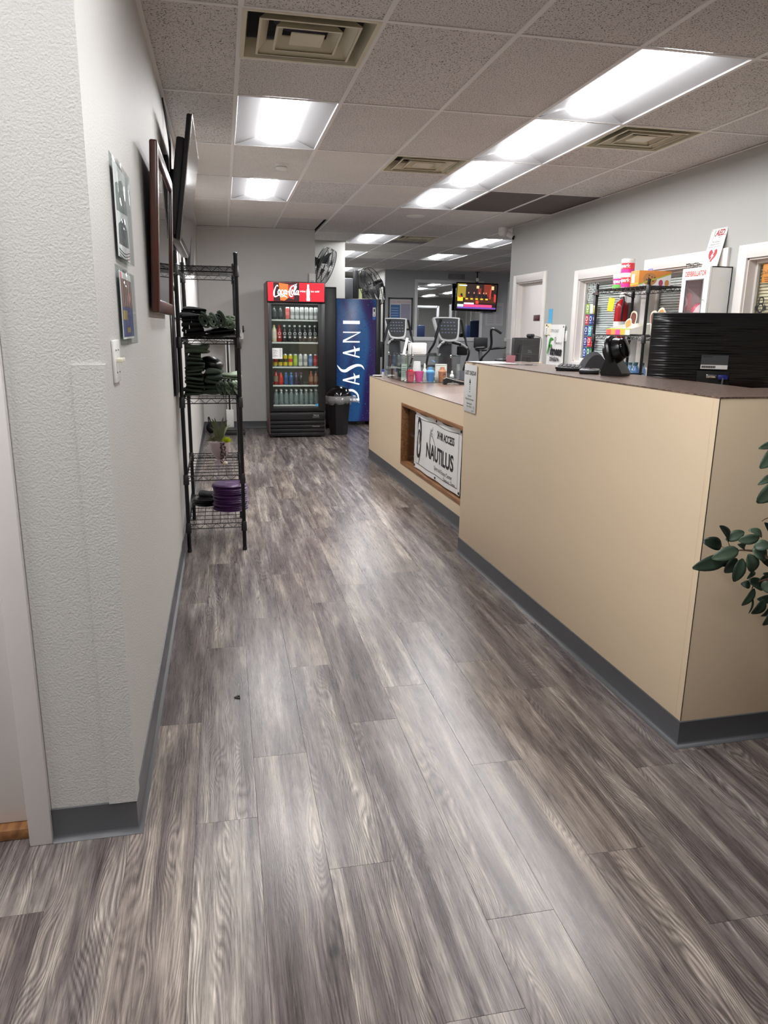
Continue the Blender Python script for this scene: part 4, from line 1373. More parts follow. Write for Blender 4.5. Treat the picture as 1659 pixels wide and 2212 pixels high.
mb(M('cream_tassel', S(222, 206, 186), .8)).sphere((.03, -.062, .012), .016, sc=(1, 1, .8)).build('tassel', t)
# garment hanging between the wall and the shelving
t = thing('hanging_garment', 'long black garment hanging between wall and wire shelving', 'garment', (-.279, 4.70, 1.02))
mb(M('navy_black_cloth', S(24, 24, 30), .7, bump=(30, .3, .004))).grid(lambda u, v: (.012*math.sin(2*PI*u)*(.4+.6*(1-v))+(.0 if v < .8 else -.0), -.05-.018*v+(.13-.06*v)*math.cos(2*PI*u)*.6, .62*v+.012*math.sin(2*PI*u)), 24, 14, closed_u=True).build('cloth', t, 80)
mb(CHROME).tube([(0, -.05, .62), (.004, -.05, .68), (.02, -.02, .70), (.02, .02, .685)], .0022, 6, sub=4).build('hanger_hook', t)
mb(BLK).tube([(.01, -.12, .60), (.004, -.05, .64), (.01, .02, .60)], .004, 6, sub=3).build('hanger', t)
# ---------------------------------------------------------------- drinks cooler at the end of the hall
CFX0, CFX1, CFY0, CFY1, CFH = .56, 1.295, 9.72, 10.40, 1.965
ck = thing('drinks_cooler', 'tall black glass-door drinks cooler with red lit Coca-Cola sign', 'cooler', ((CFX0+CFX1)/2, CFY0, 0))
cx0 = (CFX0+CFX1)/2
hw = (CFX1-CFX0)/2
dp = CFY1-CFY0
COOLB = M('cooler_black', S(22, 22, 24), .35)
SIDE = M('cooler_side_red_grey', S(128, 100, 98), .4, var=(3, .15))
sh = mb(SIDE)
sh.box(-hw, -hw+.03, .05, dp, .04, CFH, .004).box(hw-.03, hw, .05, dp, .04, CFH, .004)
sh.build('side_panel', ck)
mb(COOLB).box(-hw+.03, hw-.03, dp-.03, dp, .04, CFH).box(-hw+.03, hw-.03, .05, dp-.03, CFH-.02, CFH).box(-hw+.03, hw-.03, .05, dp-.03, 1.70, 1.715).box(-hw+.03, hw-.03, .05, dp-.03, .34, .37).build('carcass', ck, False)
INT = M('cooler_liner', S(128, 134, 126), .5)
mb(INT).box(-hw+.032, hw-.032, dp-.04, dp-.031, .372, 1.698).box(-hw+.031, -hw+.036, .055, dp-.04, .372, 1.698).box(hw-.036, hw-.031, .055, dp-.04, .372, 1.698).build('liner', ck, False)
strip = M('cooler_lamp_strip', S(240, 240, 235), .5, emit=(.95, 1, .97, 1), es=5.5)
mb(strip).box(-hw+.05, hw-.05, .075, .095, 1.685, 1.697).build('lamp_strip', ck, False)
# header sign
hd = mb(COOLB).box(-hw, hw, 0, .06, 1.715, CFH, .006)
hd.build('header_box', ck)
def lit(name, rgb, es=.3):
    return M(name, S(*rgb), .4, emit=S(*rgb), es=es)
sg = mb(lit('sign_red', (226, 20, 38))).box(-hw+.014, hw-.014, -.004, .0, 1.728, CFH-.012).build('sign_face', ck, False)
z0, z1 = 1.729, CFH-.013
zc = (z0+z1)/2
pn = mb(lit('sign_dark', (40, 14, 18), .15)).box(-.285, .038, -.006, -.004, z0, z1)
pn.build('dark_panel', sg, False)
mb(lit('sign_amber', (238, 96, 40), .4)).prism([(-.215, z1-.006), (-.10, z1-.02), (-.10, z0+.04), (-.15, z0+.004), (-.20, z0+.01)], .0015, xf=FY(0, -.0062, 0)).build('amber_splash', sg, False)
mb(lit('sign_deep_red', (150, 20, 34), .3)).prism([(-.10, z1-.03), (-.02, z1-.02), (-.03, z0+.02), (-.10, z0+.04)], .0013, xf=FY(0, -.0062, 0)).build('red_glass', sg, False)
WS = lit('sign_white', (246, 246, 244), .4)
sc_ = mb(WS)
fx = FY(0, -.0082, 0)
def cc(pts, w, dx=0, s=1.0):
    k = .00100*s
    sc_.stroke([(-.288+dx+p[0]*k, zc+p[1]*k) for p in pts], [q*k for q in w], fx, sub=6)
cc([(62, 62), (52, 74), (36, 62), (14, 10), (10, -40), (24, -62), (52, -50), (74, -30)], [8, 14, 9, 18, 19, 13, 9, 4])            # C
cc([(20, -66), (60, -46), (110, -40), (150, -52), (172, -70), (140, -52), (100, -62), (80, -52)], [3, 8, 10, 10, 3, 6, 8, 3])      # tail under the first word
cc([(86, 8), (74, 26), (62, 2), (60, -22), (72, -32), (86, -12), (86, 8), (78, 24)], [10, 9, 13, 13, 9, 13, 13, 6])                # o
cc([(124, 12), (114, 24), (100, 4), (98, -20), (108, -32), (126, -18)], [10, 8, 13, 13, 9, 4])                                     # c
cc([(160, 14), (146, 22), (134, 0), (134, -22), (144, -30), (158, -8), (164, 22), (160, -14), (166, -30), (178, -16)], [9, 9, 13, 13, 9, 12, 13, 13, 9, 4])  # a
cc([(176, -2), (196, 4)], [9, 11])                                                                                                # hyphen
cc([(262, 40), (268, 62), (248, 74), (222, 54), (204, 4), (206, -40), (226, -56), (248, -44)], [10, 11, 10, 15, 19, 17, 12, 5])    # C
cc([(252, 8), (240, 28), (228, 2), (230, -24), (242, -34), (256, -12), (252, 8)], [10, 9, 12, 13, 9, 13, 10])                      # o
cc([(276, 22), (290, 64), (282, 76), (268, 40), (264, -14), (272, -34), (286, -20)], [8, 11, 9, 13, 14, 10, 4])                    # l
cc([(312, 8), (300, 20), (288, 0), (286, -22), (296, -32), (310, -10), (316, 20), (312, -16), (318, -34), (326, -26)], [8, 8, 12, 12, 9, 11, 12, 12, 9, 4])  # a
cc([(250, 80), (286, 92), (300, 100)], [3, 8, 2])
sc_.build('lettering', sg, False)
bt = mb(WS)
bp = [(.0, .095), (.011, .095), (.012, .06), (.016, .035), (.022, .01), (.021, -.03), (.0175, -.05), (.022, -.075), (.021, -.105), (.0, -.106)]
bt.prism([(.150+x, zc+z) for x, z in bp]+[(.150-x, zc+z) for x, z in bp[::-1] if x > 0], .0012, xf=FY(0, -.0042, 0))
bt.build('bottle_shape', sg, False)
mb(WS).text('enjoy', .034, FY(.082, -.0045, zc+.012)).text('ice cold', .034, FY(.238, -.0045, zc+.012)).build('slogan', sg, False)
# door
DZ0, DZ1 = .345, 1.705
dr = mb(COOLB)
for (x0, x1, a, b) in ((-hw+.004, -hw+.052, DZ0, DZ1), (hw-.092, hw-.004, DZ0, DZ1), (-hw+.052, hw-.092, DZ0, DZ0+.055), (-hw+.052, hw-.092, DZ1-.035, DZ1)):
    dr.box(x0, x1, .002, .048, a, b, .003)
dro = dr.build('door', ck)
mb(glass_mat('cooler_glass', (.96, .98, .97, 1), .8)).box(-hw+.05, hw-.09, .022, .026, DZ0+.05, DZ1-.03).build('door_pane', dro, False)
mb(BLK).box(-hw+.012, -hw+.034, -.028, -.014, .86, 1.24, .005).box(-hw+.014, -hw+.032, -.016, .004, .88, .91).box(-hw+.014, -hw+.032, -.016, .004, 1.19, 1.22).build('door_handle', dro)
mb(M('sticker_cyan', S(70, 150, 190), .5)).box(hw-.128, hw-.096, .018, .0215, DZ0+.06, DZ0+.095).build('sticker', dro, False)
# grille with louvres
mb(M('grille_dark', S(10, 10, 11), .6)).box(-hw+.01, hw-.01, .03, .05, .04, .335).build('grille_back', ck, False)
mb(COOLB).box(-hw+.006, hw-.006, .0, .04, .235, .325, .006).build('grille_panel', ck)
for z in (.178, .128, .076):
    mb(COOLB).box(-hw+.012, hw-.012, .0, .012, z, z+.036, .004, xf=XF((0, 0, 0))).build('louvre', ck)
mb(COOLB).box(-hw+.006, hw-.006, .004, .05, .02, .062, .004).build('kick_strip', ck)
for sx_ in (-1, 1):
    for yy in (.1, dp-.08):
        mb(BLK).lathe([(.02, 0), (.02, .04)], 12, xf=XF((sx_*(hw-.06), yy, 0))).build('foot', ck)
q = mb(M('silver_print', S(170, 172, 174), .4)).text('TRUE', .032, FY(hw-.13, -.0015, .287)).text('REFRIGERATION', .012, FY(hw-.13, -.0015, .266))
q.build('maker_print', ck, False)
mb(M('silver_print', S(170, 172, 174), .4)).text('Coca-Cola', .022, FY(hw-.13, -.0012, .146)).build('louvre_print', ck, False)
# shelves
SHW = M('shelf_white_wire', S(206, 210, 204), .4)
SHZ = [1.505, 1.225, .915, .680, .425]
for z in SHZ:
    s_ = mb(SHW).box(-hw+.05, hw-.05, .062, .074, z-.020, z, .002)
    for k in range(26):
        xx = -hw+.055+(2*hw-.11)*k/25
        s_.box(xx-.002, xx+.002, .074, dp-.06, z-.006, z-.002)
    s_.box(-hw+.05, hw-.05, dp-.07, dp-.06, z-.012, z)
    s_.build('shelf', ck, False)
# price list taped on the glass
t = thing('price_list', 'white price list sheet taped on the cooler door', 'paper', (.672, CFY0+.0195, 1.015))
mb(PAPER).box(-.07, .07, -.001, .001, 0, .135).build('sheet', t, False)
q = mb(M('grey_ink', S(120, 120, 124), .6))
for k in range(9):
    q.box(-.058, -.058+.03+.04*((k*7) % 5)/4, -.0016, -.001, .118-.012*k, .122-.012*k).box(.034, .056, -.0016, -.001, .118-.012*k, .122-.012*k)
q.build('print', t, False)
# cans and bottles
def can_mesh(name, body, band=None, top=(190, 192, 196), h=.155, r=.028):
    b = MB()
    pr = [(r*.78, 0), (r*.92, .004), (r, .012)]
    b.mat(M('can_rim', S(*top), .3, metal=.6)).lathe(pr, 18, cap=True)
    n = 4
    m1 = M('can_%d_%d_%d' % body, S(*body), .35)
    b.mat(m1).lathe([(r, .012), (r, h*.35)], 18, cap=False)
    b.mat(M('can_%d_%d_%d' % (band or body), S(*(band or body)), .35)).lathe([(r, h*.35), (r, h*.62)], 18, cap=False)
    b.mat(m1).lathe([(r, h*.62), (r, h-.016)], 18, cap=False)
    b.mat(M('can_rim', S(*top), .3, metal=.6)).lathe([(r, h-.016), (r*.84, h-.004), (r*.84, h), (r*.78, h-.004), (0, h-.004)], 18, cap=False)
    return b.mesh(name, 50)
def bottle_mesh(name, liquid, label, cap, h=.22, r=.031, clear=False):
    b = MB()
    lm = glass_mat('bottle_clear', (.90, .95, .95, 1), 1.4, .05, (S(190, 205, 205), .16)) if clear else M('liq_%d_%d_%d' % liquid, S(*liquid), .2)
    b.mat(lm).lathe([(r*.85, 0), (r, .008), (r, h*.22)], 18)
    b.mat(M('lab_%d_%d_%d' % label, S(*label), .45) if not clear else lm).lathe([(r*1.01, h*.22), (r*1.01, h*.60)], 18, cap=False)
    b.mat(lm).lathe([(r, h*.60), (r*.92, h*.70), (r*.5, h*.84), (r*.40, h*.87), (r*.40, h*.92)], 18, cap=False)
    b.mat(M('cap_%d_%d_%d' % cap, S(*cap), .4)).lathe([(r*.46, h*.90), (r*.46, h), (0, h)], 14, cap=False)
    return b.mesh(name, 50)
FRY = CFY0+.13
def item(name, me, x, z, label, cat, group, y=FRY):
    o = bpy.data.objects.new(name, me)
    COL.objects.link(o)
    o.location = (x, y, z+.0005)
    o.rotation_euler = (0, 0, random.uniform(0, 6))
    return tag(o, label, cat, group)
GA = 'cans and bottles in the drinks cooler'
cm_pink = can_mesh('can', (206, 96, 96), (220, 130, 126)); cm_sil = can_mesh('can', (196, 198, 198), (150, 152, 154))
for k in range(7):
    x = .825+.0605*k
    if k == 0:
        item('drink_can', cm_pink, x, SHZ[0], 'pink drink can beside the silver cans on the top cooler shelf', 'can', GA)
    else:
        item('drink_can', cm_sil, x, SHZ[0], 'silver drink can on the top cooler shelf', 'can', 'silver cans on the top cooler shelf')
for k, x in enumerate((.655, .735)):
    item('water_bottle', bottle_mesh('bottle', (60, 64, 66), (70, 74, 76), (40, 40, 40), .16, .028), x, SHZ[0], 'dim grey bottle at the end of the top cooler shelf', 'bottle', 'grey bottles on the top cooler shelf')
prt = bottle_mesh('bottle', (40, 40, 44), (52, 54, 58), (215, 215, 215), .21, .032)
prc = bottle_mesh('bottle', (216, 206, 178), (222, 214, 190), (200, 190, 150), .21, .032); prr = bottle_mesh('bottle', (150, 30, 34), (176, 40, 44), (160, 40, 40), .21, .032)
badge = mb(M('bottle_badge', S(214, 214, 210), .5)).stroke([(.016*math.cos(a*PI/6), .016*math.sin(a*PI/6)) for a in range(12)], .006, closed=True, sub=3).box(-.012, .012, -.055, -.035, 0, .0005).mesh('badge', False)
for k in range(9):
    x = .650+.0655*k
    if k == 0:
        o = item('shake_bottle', prc, x, SHZ[1], 'cream coloured shake bottle on the second cooler shelf', 'bottle', GA)
    elif k == 1:
        o = item('shake_bottle', prr, x, SHZ[1], 'red shake bottle on the second cooler shelf', 'bottle', GA)
    else:
        o = item('shake_bottle', prt, x, SHZ[1], 'dark shake bottle with round pale badge on the second cooler shelf', 'bottle', 'dark shake bottles in the cooler')
    o.rotation_euler = (0, 0, 0)
    g = bpy.data.objects.new('badge', badge)
    COL.objects.link(g)
    g.parent = o
    g.location = (0, -.0335, .105)
    g.rotation_euler = (PI/2, 0, 0)
cols = [((206, 176, 40), (200, 60, 40), 'yellow and red'), ((214, 190, 40), (60, 56, 30), 'yellow and black'), ((206, 186, 36), (70, 60, 30), 'bright yellow'), ((214, 196, 44), (190, 60, 40), 'yellow with red band'), ((150, 180, 60), (170, 196, 90), 'lime green'), ((196, 200, 196), (160, 164, 162), 'white'), ((190, 194, 190), (150, 154, 156), 'pale grey'), ((90, 120, 160), (120, 150, 190), 'light blue'), ((170, 40, 46), (200, 90, 90), 'dark red')]
for k, (c1, c2, nm) in enumerate(cols):
    item('drink_can', can_mesh('can', c1, c2, (190, 60, 40) if k in (2, 3) else (190, 192, 196), .158, .0285), .655+.0655*k, SHZ[2], nm+' drink can on the middle cooler shelf', 'can', GA)
low = [((150, 40, 40), (130, 120, 100), (150, 40, 40), 'dark red', .185), ((196, 50, 44), (200, 60, 50), (220, 90, 80), 'bright red', .155), ((60, 96, 140), (50, 84, 124), (110, 150, 220), 'blue', .155), ((66, 100, 150), (56, 84, 130), (120, 160, 230), 'lighter blue', .155), ((70, 56, 84), (44, 44, 52), (160, 90, 180), 'purple capped', .155), ((60, 60, 62), (40, 42, 46), (140, 80, 160), 'dark purple capped', .155), None, ((120, 70, 50), (150, 110, 90), (180, 120, 90), 'brown', .175), ((130, 84, 60), (160, 120, 96), (150, 100, 80), 'tan', .175)]
for k, v in enumerate(low):
    if v:
        item('drink_bottle', bottle_mesh('bottle', v[0], v[1], v[2], v[4], .030), .660+.0655*k, SHZ[3], v[3]+' drink bottle on the fourth cooler shelf', 'bottle', GA)
wm = bottle_mesh('bottle', (0, 0, 0), (0, 0, 0), (225, 232, 232), .19, .031, True)
for k in range(9):
    item('water_bottle', wm, .662+.0655*k, SHZ[4], 'clear water bottle on the lowest cooler shelf', 'bottle', 'clear water bottles in the cooler')
    item('water_bottle', wm, .662+.0655*k, SHZ[4], 'clear water bottle in the second rank of the lowest cooler shelf', 'bottle', 'second rank of clear water bottles in the cooler', FRY+.075)

# ---------------------------------------------------------------- tall black cabinet, vending machine, bin
t = thing('tall_cabinet', 'plain black tall cabinet between the cooler and the vending machine', 'cabinet', (1.46, 10.58, 0))
mb(M('matt_black_panel', S(6, 6, 7), .7, spec=.2)).box(-.125, .105, 0, .60, .03, 1.955, .004).build('body', t)
mb(BLK).box(-.115, .095, -.012, 0, .06, 1.94, .003).build('door', t)
for a in (-.10, .08):
    mb(BLK).box(a-.015, a+.015, .02, .05, 0, .03).build('foot', t)
def dasani_material():
    m, nt, b, N, L = new_mat('blue_water_print')
    tc = N.new('ShaderNodeTexCoord')
    sep = N.new('ShaderNodeSeparateXYZ'); L.new(tc.outputs['Object'], sep.inputs[0])
    # swirling bands: position across the front, sheared and bent with height
    n = N.new('ShaderNodeTexNoise'); n.inputs['Scale'].default_value = 1.1; n.inputs['Detail'].default_value = 0
    L.new(tc.outputs['Object'], n.inputs['Vector'])
    sn = N.new('ShaderNodeMath'); sn.operation = 'MULTIPLY_ADD'; sn.inputs[1].default_value = 2.6; sn.inputs[2].default_value = -1.0; L.new(sep.outputs[2], sn.inputs[0])
    si = N.new('ShaderNodeMath'); si.operation = 'SINE'; L.new(sn.outputs[0], si.inputs[0])
    a = N.new('ShaderNodeMath'); a.operation = 'MULTIPLY_ADD'; a.inputs[1].default_value = -.075; L.new(si.outputs[0], a.inputs[0]); L.new(sep.outputs[0], a.inputs[2])
    a2 = N.new('ShaderNodeMath'); a2.operation = 'MULTIPLY_ADD'; a2.inputs[1].default_value = .25; L.new(n.outputs['Fac'], a2.inputs[0]); L.new(a.outputs[0], a2.inputs[2])
    w = N.new('ShaderNodeMath'); w.operation = 'MULTIPLY_ADD'; w.inputs[1].default_value = 1.25; w.inputs[2].default_value = .30; L.new(a2.outputs[0], w.inputs[0])
    r = N.new('ShaderNodeValToRGB'); e = r.color_ramp.elements
    stops = [(.0, S(34, 66, 128)), (.16, S(38, 88, 146)), (.26, S(34, 50, 110)), (.34, S(30, 84, 142)), (.50, S(36, 92, 150)), (.58, S(40, 40, 104)), (.64, S(48, 30, 86)), (.76, S(44, 34, 92)), (.84, S(24, 84, 130)), (1, S(22, 104, 140))]
    while len(e) < len(stops): e.new(.5)
    for q, (p, c) in zip(e, stops): q.position = p; q.color = c
    L.new(w.outputs[0], r.inputs[0])
    v = N.new('ShaderNodeTexVoronoi'); v.inputs['Scale'].default_value = 26; v.inputs['Randomness'].default_value = 1
    L.new(tc.outputs['Object'], v.inputs['Vector'])
    def rmp(stops):
        q = N.new('ShaderNodeValToRGB')
        while len(q.color_ramp.elements) < len(stops): q.color_ramp.elements.new(.5)
        for w_, (p_, c_) in zip(q.color_ramp.elements, stops): w_.position = p_; w_.color = (c_, c_, c_, 1)
        L.new(v.outputs['Distance'], q.inputs[0]); return q.outputs[0]
    n2 = N.new('ShaderNodeTexNoise'); n2.inputs['Scale'].default_value = 6; L.new(tc.outputs['Object'], n2.inputs['Vector'])
    st = N.new('ShaderNodeMath'); st.operation = 'GREATER_THAN'; st.inputs[1].default_value = .42; L.new(n2.outputs['Fac'], st.inputs[0])
    prev = r.outputs[0]
    for stops, colr in (([(.0, 0), (.20, 0), (.27, .75), (.36, 0)], S(14, 30, 78)), ([(.0, .8), (.10, .55), (.2, 0)], S(70, 150, 196))):
        mm = N.new('ShaderNodeMath'); mm.operation = 'MULTIPLY'; L.new(rmp(stops), mm.inputs[0]); L.new(st.outputs[0], mm.inputs[1])
        mx = N.new('ShaderNodeMix'); mx.data_type = 'RGBA'; mx.inputs[7].default_value = colr
        L.new(mm.outputs[0], mx.inputs[0]); L.new(prev, mx.inputs[6]); prev = mx.outputs[2]
    L.new(prev, b.inputs['Base Color'])
    b.inputs['Roughness'].default_value = .3
    b.inputs['Emission Strength'].default_value = .06
    L.new(prev, b.inputs['Emission Color'])
    return m
DAS = dasani_material()
VX, VY = 1.915, 10.88
vm = thing('vending_machine', 'tall vending machine with blue lit DASANI water front', 'vending machine', (VX, VY, 0))
mb(COOLB).box(-.315, .345, .02, .78, .05, 1.82, .006).build('cabinet', vm)
vf = mb(DAS).box(-.313, .275, .0, .02, .06, 1.81, .002).build('front_panel', vm)
mb(COOLB).box(.277, .345, -.004, .02, .06, 1.815, .003).build('selection_strip', vm)
mb(BLK).box(.335, .375, .0, .10, 1.0, 1.22, .006).build('coin_box', vm)
for a in (-.25, .28):
    mb(BLK).box(a-.03, a+.03, .06, .12, 0, .05).box(a-.03, a+.03, .66, .72, 0, .05).build('leg', vm)
# letters read from bottom to top
wl_ = mb(lit('dasani_white', (232, 236, 244), .25))
def LT_(along, up):          # along: upward on the machine, up: toward its left edge
    return (.035-up, along)
def poly(pts, z=.0):
    wl_.prism([LT_(*p) for p in pts], .0015, xf=FY(0, -.0002, 0))
base = 0.0
UH = .245                    # letter height
def P_(pts, a0):
    poly([(a0+p[0], p[1]*UH) for p in pts])
P_([(0, 0), (.032, 0), (.032, 1), (0, 1)], .365)                                     # D stem
wl_.stroke([LT_(.365, 1*UH-.008), LT_(.44, .96*UH), LT_(.505, .72*UH), LT_(.515, .42*UH), LT_(.46, .12*UH), LT_(.365, .008)], [.016, .022, .030, .034, .024, .014], FY(0, -.0019, 0))
def A_(a0):
    P_([(0, 0), (.022, 0), (.082, 1), (.060, 1)], a0)
    P_([(.105, 0), (.148, 0), (.082, 1), (.060, 1)], a0)
    wl_.stroke([LT_(a0+.02, .30*UH), LT_(a0+.09, .27*UH), LT_(a0+.14, .30*UH), LT_(a0+.175, .36*UH)], [.010, .018, .020, .001], FY(0, -.0022, 0))
A_(.595); A_(.985)
wl_.stroke([LT_(.815, -.30*UH), LT_(.868, -.14*UH), LT_(.880, .12*UH), LT_(.862, .38*UH), LT_(.832, .62*UH), LT_(.800, .84*UH), LT_(.806, 1.08*UH), LT_(.85, 1.26*UH), LT_(.885, 1.36*UH)], [.001, .026, .036, .044, .048, .044, .034, .018, .001], FY(0, -.0022, 0))
P_([(0, 0), (.020, 0), (.020, 1), (0, 1)], 1.205); P_([(.135, 0), (.152, -.06), (.152, 1), (.135, 1)], 1.205)
P_([(0, 1), (.034, 1), (.152, -.06), (.128, .06)], 1.205)
P_([(0, 0), (.046, 0), (.046, 1), (0, 1)], 1.465)
wl_.build('lettering', vm, False)
mb(WHT).box(.225, .268, -.002, .0, 1.53, 1.70).build('label_card', vm, False)
mb(M('blue_tag', S(40, 110, 200), .4)).box(.225, .268, -.003, -.001, 1.53, 1.575).build('blue_tag', vm, False)
mb(INK).box(.238, .256, -.0025, -.0018, 1.64, 1.68).box(.240, .254, -.0025, -.0018, 1.59, 1.60).build('label_print', vm, False)
# bin with clear liner
t = thing('waste_bin', 'black waste bin with a clear liner and swing lid beside the cooler', 'bin', (1.505, 9.98, 0))
def oct_(r0, r1, z0, z1, m, sx=1, sy=1):
    return mb(m).lathe([(r0*.96, z0), (r0, z0+.01), (r1, z1)], 8, xf=Matrix.Rotation(PI/8, 4, 'Z') @ Matrix.Diagonal((sx, sy, 1, 1)))
oct_(.125, .165, .0, .52, BLK, 1.0, .95).build('body', t, 20)
mb(BLKG).lathe([(.172, .505), (.175, .53), (.165, .56), (.13, .615), (.06, .65), (0, .655)], 8, xf=Matrix.Rotation(PI/8, 4, 'Z')).build('lid', t, 60)
LIN = glass_mat('clear_liner', (.93, .93, .93, 1), 1.5, .15, (S(220, 220, 220), .25))
rr = random.Random(4)
nz = [rr.uniform(.85, 1.25) for _ in range(48)]
mb(LIN).grid(lambda u, v: ((.172+.026*math.sin(PI*v)*nz[int(u*32) % 48])*math.cos(2*PI*u), (.172+.026*math.sin(PI*v)*nz[int(u*32+7) % 48])*math.sin(2*PI*u), .525-.10*v*nz[int(u*32+3) % 48]), 32, 5, closed_u=True).build('liner', t, 80)
mb(LIN).grid(lambda u, v: (.17+.10*v+.03*math.sin(6*v)*math.cos(2*PI*u), -.10+.05*math.sin(2*PI*u)*(1-v*.7)+.02*v, .50-.06*v+.045*math.cos(2*PI*u)*(1-.6*v)), 16, 6, closed_u=True).build('liner_knot', t, 80)

# ---------------------------------------------------------------- upright weighing scale
t = thing('weighing_scale', 'white upright beam scale standing against the back wall', 'scale', (.06, 10.36, 0))
mb(BLK).box(-.14, .19, -.34, .16, 0, .055, .01).build('platform', t)
mb(BLKM).box(-.12, .17, -.32, .0, .055, .066, .004).build('tread', t)
mb(WHT).box(-.05, .05, .04, .12, .05, .30, .008).build('pillar_foot', t)
mb(WHT).box(-.03, .03, .05, .11, .30, 1.23, .004).build('column', t)
mb(BLK).box(-.012, .012, .044, .052, .12, 1.22).build('height_rule', t, False)
mb(WHT).prism([(-.10, 1.215), (.10, 1.215), (.215, 1.25), (.215, 1.315), (-.215, 1.315), (-.215, 1.25)], .05, xf=FY(0, .095, 0)).build('beam_head', t, False)
mb(M('scale_red', S(214, 60, 60), .5)).box(-.165, -.09, .040, .045, 1.275, 1.305).build('red_mark', t, False)
mb(BLK).box(.05, .185, .036, .044, 1.268, 1.276).build('beam_pointer', t, False)
mb(CHROME).box(-.20, .24, .055, .065, 1.345, 1.36).build('beam', t, False)
mb(BLKM).box(.10, .13, .045, .075, 1.32, 1.40, .004).box(.205, .225, .04, .08, 1.33, 1.42, .004).build('poise_weight', t)
mb(WHT).box(.185, .20, .05, .07, 1.30, 1.37).box(-.20, -.185, .05, .07, 1.30, 1.37).build('beam_post', t)
sh_ = thing('shoe_bag', 'small dark bag on the floor in the back left corner', 'bag', (-.20, 10.30, 0))
mb(BLKF).sphere((0, 0, .07), .09, sc=(.7, 1.2, .8)).build('body', sh_)
mb(BLKF).tube([(-.02, -.08, .12), (-.03, -.04, .2), (-.02, .04, .2), (0, .08, .12)], .008, 6, sub=4).build('handle', sh_)

# ---------------------------------------------------------------- wall fans
def fan(label, loc, nrm, r=.33):
    t = thing('wall_fan' if 'wall fan' in label else 'pedestal_fan', label, 'fan', loc)
    X = Vector((0, -1, 0)).rotation_difference(Vector(nrm).normalized()).to_matrix().to_4x4()
    cage = mb(BLKM)
    for yy, rr_ in ((0, r), (-.07, r*.97), (.07, r*.97)):
        cage.tube([(rr_*math.cos(2*PI*k/40), yy, rr_*math.sin(2*PI*k/40)) for k in range(40)], .006, 6, closed=True, xf=X)
    cage.build('cage_rim', t)
    wires = mb(M('fan_wire', S(92, 94, 98), .2, metal=.9))
    for s in (-1, 1):
        for k in range(48):
            a = 2*PI*k/48
            wires.tube([(.05*math.cos(a), s*.09, .05*math.sin(a)), (r*.6*math.cos(a), s*.088, r*.6*math.sin(a)), (r*.97*math.cos(a), s*.07, r*.97*math.sin(a)), (r*math.cos(a), 0, r*math.sin(a))], .0018, 4, xf=X)
    wires.build('cage_wires', t)
    for k in range(3):
        a = 2*PI*k/3
        mb(M('fan_blade', S(60, 62, 64), .4, metal=.4)).grid(lambda u, v: ((.05+(r*.82-.05)*u)*math.cos(a+(v-.5)*1.1*(.6+.5*u)), (v-.5)*.07, (.05+(r*.82-.05)*u)*math.sin(a+(v-.5)*1.1*(.6+.5*u))), 5, 5, xf=X).build('blade', t, 80)
    mb(BLKM).cyl((0, .07, 0), (0, .21, 0), .07, 16, xf=X).build('motor', t)
    return t
f1 = fan('black wire wall fan on the recess wall above the cooler', (1.53, 11.55, 2.30), (.85, -.35, -.38), .27)
mb(BLKM).tube([(-.16, .08, .06), (-.20, .12, .05), (-.235, .12, .05)], .018, 8).build('bracket', f1)
f2 = fan('black wire pedestal fan standing beyond the vending machine', (2.57, 13.2, 2.10), (-.88, -.22, -.40), .34)
mb(BLKM).tube([(.18, .05, .08), (.24, .06, .0), (.24, .06, -2.05)], .02, 8).build('stand_pole', f2)
mb(BLKM).lathe([(.25, 0), (.25, .02), (.03, .05)], 24, xf=XF((.24, .06, -2.1))).build('stand_base', f2)
t = thing('wall_box', 'small pale box on the corner of the recess wall', 'wall box', (1.24, YB-.0005, 2.02))
mb(WHT).box(-.045, .045, -.05, 0, -.11, .11, .006).build('body', t)
mb(GREYM).box(-.02, .02, -.053, -.05, -.02, .02, .002).build('button', t)
# ---------------------------------------------------------------- gym beyond the counter
MIRR = M('mirror_silver', (.80, .82, .82, 1), .015, metal=1)
for n, (a, b) in enumerate((O1, O2)):
    t = thing('wall_mirror', ['wide framed wall mirror behind the elliptical trainers', 'framed wall mirror partly hidden by the right wall'][n], 'mirror', ((a+b)/2, GW, 1.13))
    f = mb(M('pale_grey_trim', S(222, 222, 222), .5))
    T = .07
    w_ = (b-a)/2
    for (x0, x1, z0, z1) in ((-w_, -w_+T, .02+T, 1.37), (w_-T, w_, .02+T, 1.37), (-w_+T, w_-T, 1.37-T, 1.37), (-w_-.03, w_+.03, 0, .02+T)):
        f.box(x0, x1, -.03, -.001, z0, z1, .004)
    f.build('frame', t)
    mb(MIRR).box(-w_+T, w_-T, -.010, -.004, .02+T, 1.37-T).build('mirror_glass', t, False)
